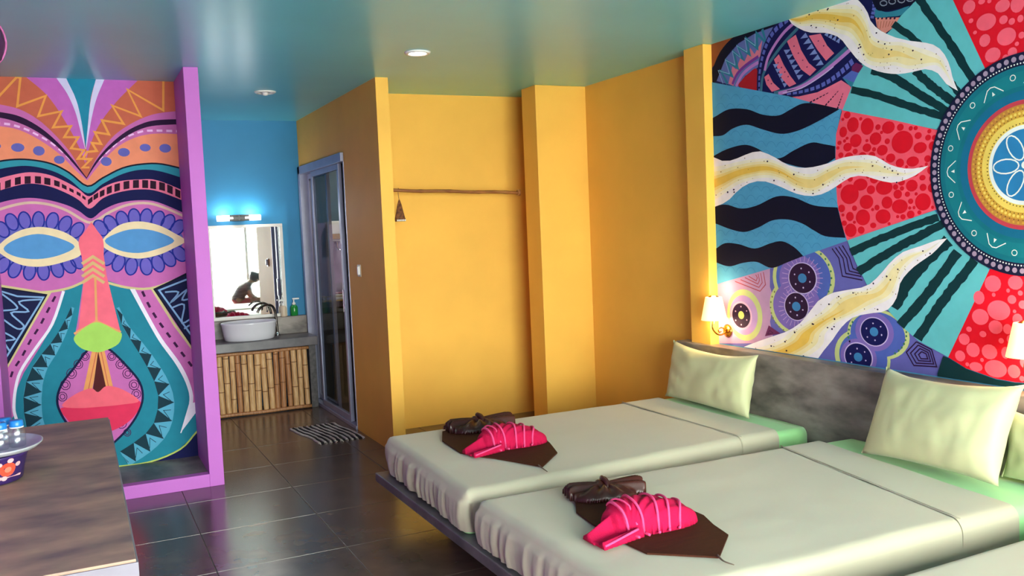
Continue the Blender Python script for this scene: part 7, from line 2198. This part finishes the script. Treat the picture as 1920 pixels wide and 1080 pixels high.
for s in (-1, 1):
    tube('lamp_tube', [(s * .055, -.055, 0), (s * .19, -.055, 0)], .026, M_tube, p, 18)
    for z in (-.018, .018): box('clip_bar', min(s * .01, s * .085), max(s * .01, s * .085), -.09, -.078, z - .009, z + .009, M_black, p, .002)
    light('tube_glow', 'POINT', (s * .12, -.10, .03), VANITY_W / 2, (1, .97, .92), p, .04)
box('lamp_mount', -.05, .05, -.078, 0, -.028, .028, mat('dark_grey_metal', '#3c3c40', .4), p, .004)
# rag rug
p = thing('rag_rug', 'small black and white striped rag rug before the bathroom door', 'rug', (-1.89, 6.90, 0))
random.seed(9)
ns = 17; RX, RY = .36, .64
def rugx(u, v): return (u - .5) * RX * (1 + .06 * (v - .5)) + .022 * math.sin(v * 4 + .8) - .03 * (v - .5)
for k in range(ns):
    V = []; F = []; n = 22; u0, u1 = k / ns, (k + 1) / ns; ph = random.random() * 6
    for i in range(n + 1):
        v = i / n; wob = .0035 * math.sin(v * 13 + ph) + .002 * math.sin(v * 31 + ph * 2)
        y = (v - .5) * RY * (1 + .03 * math.sin(k * 1.7))
        a = rugx(u0, v) + wob; b = rugx(u1, v) + wob
        V += [(a, y, .001), (a + .003, y, .009), ((a + b) / 2, y, .013), (b - .003, y, .009), (b, y, .001)]
    for i in range(n):
        for j in range(4): F.append((i * 5 + j, (i + 1) * 5 + j, (i + 1) * 5 + j + 1, i * 5 + j + 1))
        F.append((i * 5 + 4, (i + 1) * 5 + 4, (i + 1) * 5, i * 5))
    F.append((0, 1, 2, 3, 4)); F.append(tuple(n * 5 + j for j in (4, 3, 2, 1, 0)))
    mesh_obj('rag_strip', V, F, M_rugw if k % 2 == 0 else M_rugb, p, True)
for s in (-1, 1):
    for k in range(0, ns, 2):
        u = (k + .5) / ns; x = rugx(u, .5 + s * .5); y = s * RY / 2
        tube('fringe', crom([(x, y - s * .01, .006), (x + random.uniform(-.008, .008), y + s * .015, .007), (x + random.uniform(-.015, .015), y + s * .035, .004)], 4), .0035, M_rugw, p, 6)

# ------------------------------------------------------------------ desk and what is on it
p = thing('concrete_desk', 'brown grey concrete desk along the left wall', 'desk', (-3.76, 3.42, 0))
pbox('desk_top', p, XL + .003, -3.475, 2.402, 4.462, .752, .76, M_conctop, .002)
pbox('desk_edge', p, XL + .003, -3.470, 2.398, 4.458, .66, .752, M_pale, .002)
for y in (2.40, 4.33): pbox('desk_pier', p, XL + .003, -3.475, y, y + .11, 0, .66, M_pale, .004)
p = thing('printed_tub', 'purple printed tub holding a steel tray on the desk', 'tub', (-3.865, 3.50, .76))
M_tub = mat('purple_tub', '#3a2464', .35, scale=6, col2='#2c1a50')
lathe('tub_body', [(0, 0), (.086, 0), (.094, .006), (.100, .04), (.112, .085), (.118, .092), (.116, .098), (.105, .09), (.09, .02), (0, .012)], M_tub, p, 44, sy=1.15)
# flat flower print on the tub side facing the room
def tub_patch(name, pts, m, off):
    V = []
    for a, z in pts:
        r = .100 + (z - .04) * (.012 / .045) if z > .04 else .094 + (z - .006) * (.006 / .034)
        r += off
        V.append((r * math.cos(a), r * 1.15 * math.sin(a), z))
    return mesh_obj(name, V, [tuple(range(len(V)))], m, p)
a0 = math.radians(-58)
tub_patch('flower_print', [(a0 + .26 * math.cos(k * math.tau / 16), .052 + .024 * math.sin(k * math.tau / 16)) for k in range(16)], mat('orange_print', '#e2503a', .4), .0022)
tub_patch('flower_centre_print', [(a0 + .11 * math.cos(k * math.tau / 12), .052 + .010 * math.sin(k * math.tau / 12)) for k in range(12)], mat('light_red_print', '#f0806a', .4), .0034)
for k in range(5):
    g = .4 + k * 1.0
    tub_patch('petal_print', [(a0 + .36 * math.cos(g) + .10 * math.cos(q * math.tau / 10), .052 + .030 * math.sin(g) + .008 * math.sin(q * math.tau / 10)) for q in range(10)], mat('pink_print', '#f0b0b4', .4), .0028)
tub_patch('leaf_print', [(a0 - .3, .018), (a0 + .1, .024), (a0 + .5, .020), (a0 + .55, .026), (a0 + .1, .034), (a0 - .3, .030)], mat('pink_print', '#f0b0b4', .4), .0026)
p = thing('steel_tray', 'oval steel tray with water bottles on top of the purple tub', 'tray', (-3.845, 3.53, .859))
lathe('tray_dish', [(0, 0), (.115, 0), (.135, .006), (.150, .018), (.156, .018), (.155, .014), (.138, .001), (.118, -.001), (0, -.001)], mat('brushed_steel', '#c6c9d0', .42, metal=.25, var=.05), p, 44, sx=.9, sy=1.12)
M_cap = mat('blue_bottle_cap', '#1f7fd0', .35)
for bx, by, lab in ((-3.783, 3.53, 'clear water bottle with blue cap at the right of the steel tray'), (-3.823, 3.60, 'clear water bottle with blue cap behind the other on the tray'), (-3.832, 3.51, 'clear water bottle with blue cap at the left edge of the photo')):
    q = thing('water_bottle', lab, 'bottle', (bx, by, .860), 'water bottles on the steel tray')
    lathe('bottle_body', [(0, 0), (.022, 0), (.026, .005), (.027, .03), (.0255, .034), (.027, .038), (.027, .058), (.020, .068), (.0195, .072), (0, .072)], M_bottle, q, 22)
    lathe('water', [(0, .003), (.021, .003), (.024, .008), (.024, .052), (0, .052)], mat('still_water', '#c9d6dc', .05, var=.02), q, 18) if False else None
    lathe('bottle_cap', [(0, .070), (.0215, .070), (.0225, .074), (.0215, .090), (.019, .0925), (0, .0925)], M_cap, q, 22)
    lathe('cap_seal', [(.0222, .0665), (.0228, .0665), (.0228, .0705), (.0222, .0705)], M_white, q, 20)
p = thing('remote_control', 'black remote control lying on the desk at the left edge', 'remote', (-3.865, 3.31, .76))
box('remote_body', -.07, .025, -.02, .022, 0, .018, M_black, p, .005)
for k in range(4): box('button', -.055 + k * .018, -.045 + k * .018, -.006, .006, .018, .021, M_pale, p, .001)
# hanging ornament near the ceiling at the left
p = thing('hanging_lantern', 'dark purple hanging lantern below the ceiling at the left edge', 'lantern', (-3.757, 3.0, 2.135))
lathe('lantern_body', [(0, -.075), (.02, -.073), (.045, -.05), (.057, 0), (.045, .05), (.02, .073), (0, .075)], mat('dark_purple_paper', '#3a1440', .6), p, 20)
for k in range(8):
    g = k * math.tau / 8
    tube('lantern_rib', [(.0585 * math.cos(t) * math.cos(g), .0585 * math.cos(t) * math.sin(g), .074 * math.sin(t)) for t in [-1.4 + 2.8 * q / 12 for q in range(13)]], .003, mat('pink_rib', '#b0528e', .6), p, 6)
tube('lantern_cord', [(0, 0, .07), (0, 0, H - 2.135)], .003, M_black, p, 6)

# ------------------------------------------------------------------ behind the camera, seen in the mirror
bench = thing('window_bench', 'low cream bench under the glass doors, seen in the mirror', 'bench', (-.9, -1.0, 0))
pbox('bench_seat', bench, -1.75, -.62, -1.25, -.75, .10, .16, M_cream, .006)
for x in (-1.65, -.75): pbox('bench_leg', bench, x, x + .08, -1.2, -.8, 0, .10, M_cream, .003)
cur = thing('curtain', 'grey brown curtain at the window end, seen in the mirror', 'curtain', (-.05, -1.0, 0))
V = []; F = []
for i in range(41):
    t = i / 40; x = -.012 + -.03 * math.sin(t * 28) ; y = -.45 + t * .62
    V += [(x, y, .03), (x, y, 2.4), (x + .006, y, 2.4), (x + .006, y, .03)]
for i in range(40):
    for j in range(4): F.append((i * 4 + j, i * 4 + (j + 1) % 4, (i + 1) * 4 + (j + 1) % 4, (i + 1) * 4 + j))
F += [(0, 3, 2, 1), (160, 161, 162, 163)]
mesh_obj('drape', V, F, mat('curtain_cloth', '#6e625a', .9), cur, True)
tube('curtain_rod', [(-.02, -.5, 2.42), (-.02, .25, 2.42)], .012, M_dchrome, cur, 10)
bag = thing('purple_bag', 'small purple bag on the bench, seen in the mirror', 'bag', (-1.10, -1.0, .16))
heightfield('bag_body', lambda X, Y: (.13 * max(0, 1 - ((X + 1.13) / .07) ** 2 - ((Y + 1.0) / .1) ** 2) ** .4 if ((X + 1.13) / .07) ** 2 + ((Y + 1.0) / .1) ** 2 < 1 else (.06 * max(0, 1 - ((X + 1.02) / .12) ** 2 - ((Y + 1.0) / .08) ** 2) ** .5 if ((X + 1.02) / .12) ** 2 + ((Y + 1.0) / .08) ** 2 < 1 else -1)), -1.25, -.85, -1.15, -.85, .16, 40, 30, mat('purple_cloth', '#7a3a6a', .8), bag)
tube('strap', crom([(-.06, -.05, .1), (0, -.06, .12), (.1, -.05, .06), (.2, -.03, .008)], 5), .008, mat('purple_cloth', '#7a3a6a', .8), bag, 8)

# seated person bent forward over something in the hands, facing the right wall
def skin_mesh(name, verts, edges, radii, material, parent, root=0, sub=2):
    me = bpy.data.meshes.new(name); me.from_pydata(verts, edges, []); me.materials.append(material)
    o = link(bpy.data.objects.new(name, me), parent)
    md = o.modifiers.new('skin', 'SKIN'); md.use_smooth_shade = True
    for i, r in enumerate(radii):
        sv = me.skin_vertices[0].data[i]
        sv.radius = (r, r) if not isinstance(r, tuple) else r
    me.skin_vertices[0].data[root].use_root = True
    s = o.modifiers.new('sub', 'SUBSURF'); s.levels = sub; s.render_levels = sub
    return o
M_skin = mat('skin_tone', '#a9714f', .55); M_hair = mat('dark_hair', '#1a1210', .5, stretch=(8, 8, 1), scale=20)
per = thing('person', 'person in a striped brown shirt and red shorts sitting bent over, seen in the mirror', 'person', (-.80, -.95, .185))
def PV(x, y, z): return (x, y, z)
# joints (local): pelvis at back (-x), head forward (+x)
body = [(-.04, 0, .10), (-.03, 0, .22), (.05, 0, .36), (.15, 0, .46), (.235, 0, .525), (.29, 0, .555), (.345, 0, .575), (.385, 0, .555),
        (.14, .165, .44), (.20, .20, .27), (.34, .10, .17), (.14, -.165, .44), (.20, -.20, .27), (.34, -.10, .17),
        (.02, .10, .09), (.36, .20, .20), (.40, .18, -.06), (.02, -.10, .09), (.36, -.20, .20), (.40, -.18, -.06), (.47, .18, -.12), (.47, -.18, -.12)]
edges = [(0, 1), (1, 2), (2, 3), (3, 4), (4, 5), (5, 6), (6, 7), (3, 8), (8, 9), (9, 10), (3, 11), (11, 12), (12, 13), (0, 14), (14, 15), (15, 16), (0, 17), (17, 18), (18, 19), (16, 20), (19, 21)]
radii = [.12, .115, .12, .11, .052, .07, .095, .07, .062, .045, .033, .062, .045, .033, .09, .062, .042, .09, .062, .042, .035, .035]
skin_mesh('body', body, edges, radii, M_skin, per)
shirt_v = [(-.05, 0, .14), (-.03, 0, .22), (.05, 0, .36), (.15, 0, .46), (.20, 0, .50), (.14, .165, .44), (.185, .19, .32), (.14, -.165, .44), (.185, -.19, .32)]
M_shirt = mat('striped_shirt', '#7a6158', .8, scale=5, col2='#4a3632', stretch=(1, 1, 9))
skin_mesh('shirt', shirt_v, [(0, 1), (1, 2), (2, 3), (3, 4), (3, 5), (5, 6), (3, 7), (7, 8)], [.135, .13, .132, .122, .07, .074, .062, .074, .062], M_shirt, per)
skin_mesh('shorts', [(-.05, 0, .11), (-.04, 0, .19), (.02, .10, .09), (.22, .165, .165), (.02, -.10, .09), (.22, -.165, .165)], [(0, 1), (0, 2), (2, 3), (0, 4), (4, 5)], [.135, .135, .10, .085, .10, .085], mat('red_shorts', '#b04038', .8), per)
# head details
bm = bmesh.new(); bmesh.ops.create_uvsphere(bm, u_segments=24, v_segments=16, radius=1)
for v in bm.verts:
    v.co = Vector((v.co.x * .112 - .012, v.co.y * .102, v.co.z * .105 + .022))
hair = bm_obj('hair', bm, M_hair, per, True); hair.location = (.325, 0, .585)
bm = bmesh.new(); bmesh.ops.create_uvsphere(bm, u_segments=14, v_segments=10, radius=.045); bm_obj('hair_bun', bm, M_hair, per, True).location = (.27, 0, .69)
for s in (-1, 1):
    bm = bmesh.new(); bmesh.ops.create_uvsphere(bm, u_segments=10, v_segments=8, radius=.011); bm_obj('eye', bm, M_black, per, True).location = (.425, s * .034, .545)
    bm = bmesh.new(); bmesh.ops.create_uvsphere(bm, u_segments=10, v_segments=8, radius=.022); bm_obj('ear', bm, M_skin, per, True).location = (.345, s * .1, .55)
tube('nose', [(.43, 0, .56), (.452, 0, .53), (.44, 0, .518)], [.01, .016, .012], M_skin, per, 8)
tube('mouth', [(.425, -.025, .497), (.435, 0, .494), (.425, .025, .497)], .006, mat('lip_tone', '#8a4a40', .5), per, 8)
for s in (-1, 1):
    hp = Vector((.365, s * .085, .16))
    for k in range(4):
        bx = hp + Vector((.0, s * (.012 - k * .008), .012 - .010 * k))
        tube('finger', crom([tuple(bx), tuple(bx + Vector((.035, -s * .015, .012))), tuple(bx + Vector((.055, -s * .04, .01)))], 4), [.009] * 9, M_skin, per, 8)
    tube('thumb', crom([tuple(hp + Vector((-.01, -s * .01, .03))), tuple(hp + Vector((.015, -s * .03, .045))), tuple(hp + Vector((.035, -s * .04, .045)))], 4), [.0105] * 9, M_skin, per, 8)
ph = thing('magazine', 'white folded paper held by the bent person, seen in the mirror', 'paper', (-.385, -.95, .36))
box('pages', -.005, .006, -.07, .07, -.06, .09, M_white, ph, .001); ph.rotation_euler = (0, math.radians(35), 0)
box('fold_strip', .006, .009, -.07, -.05, -.06, .09, M_pale, ph)
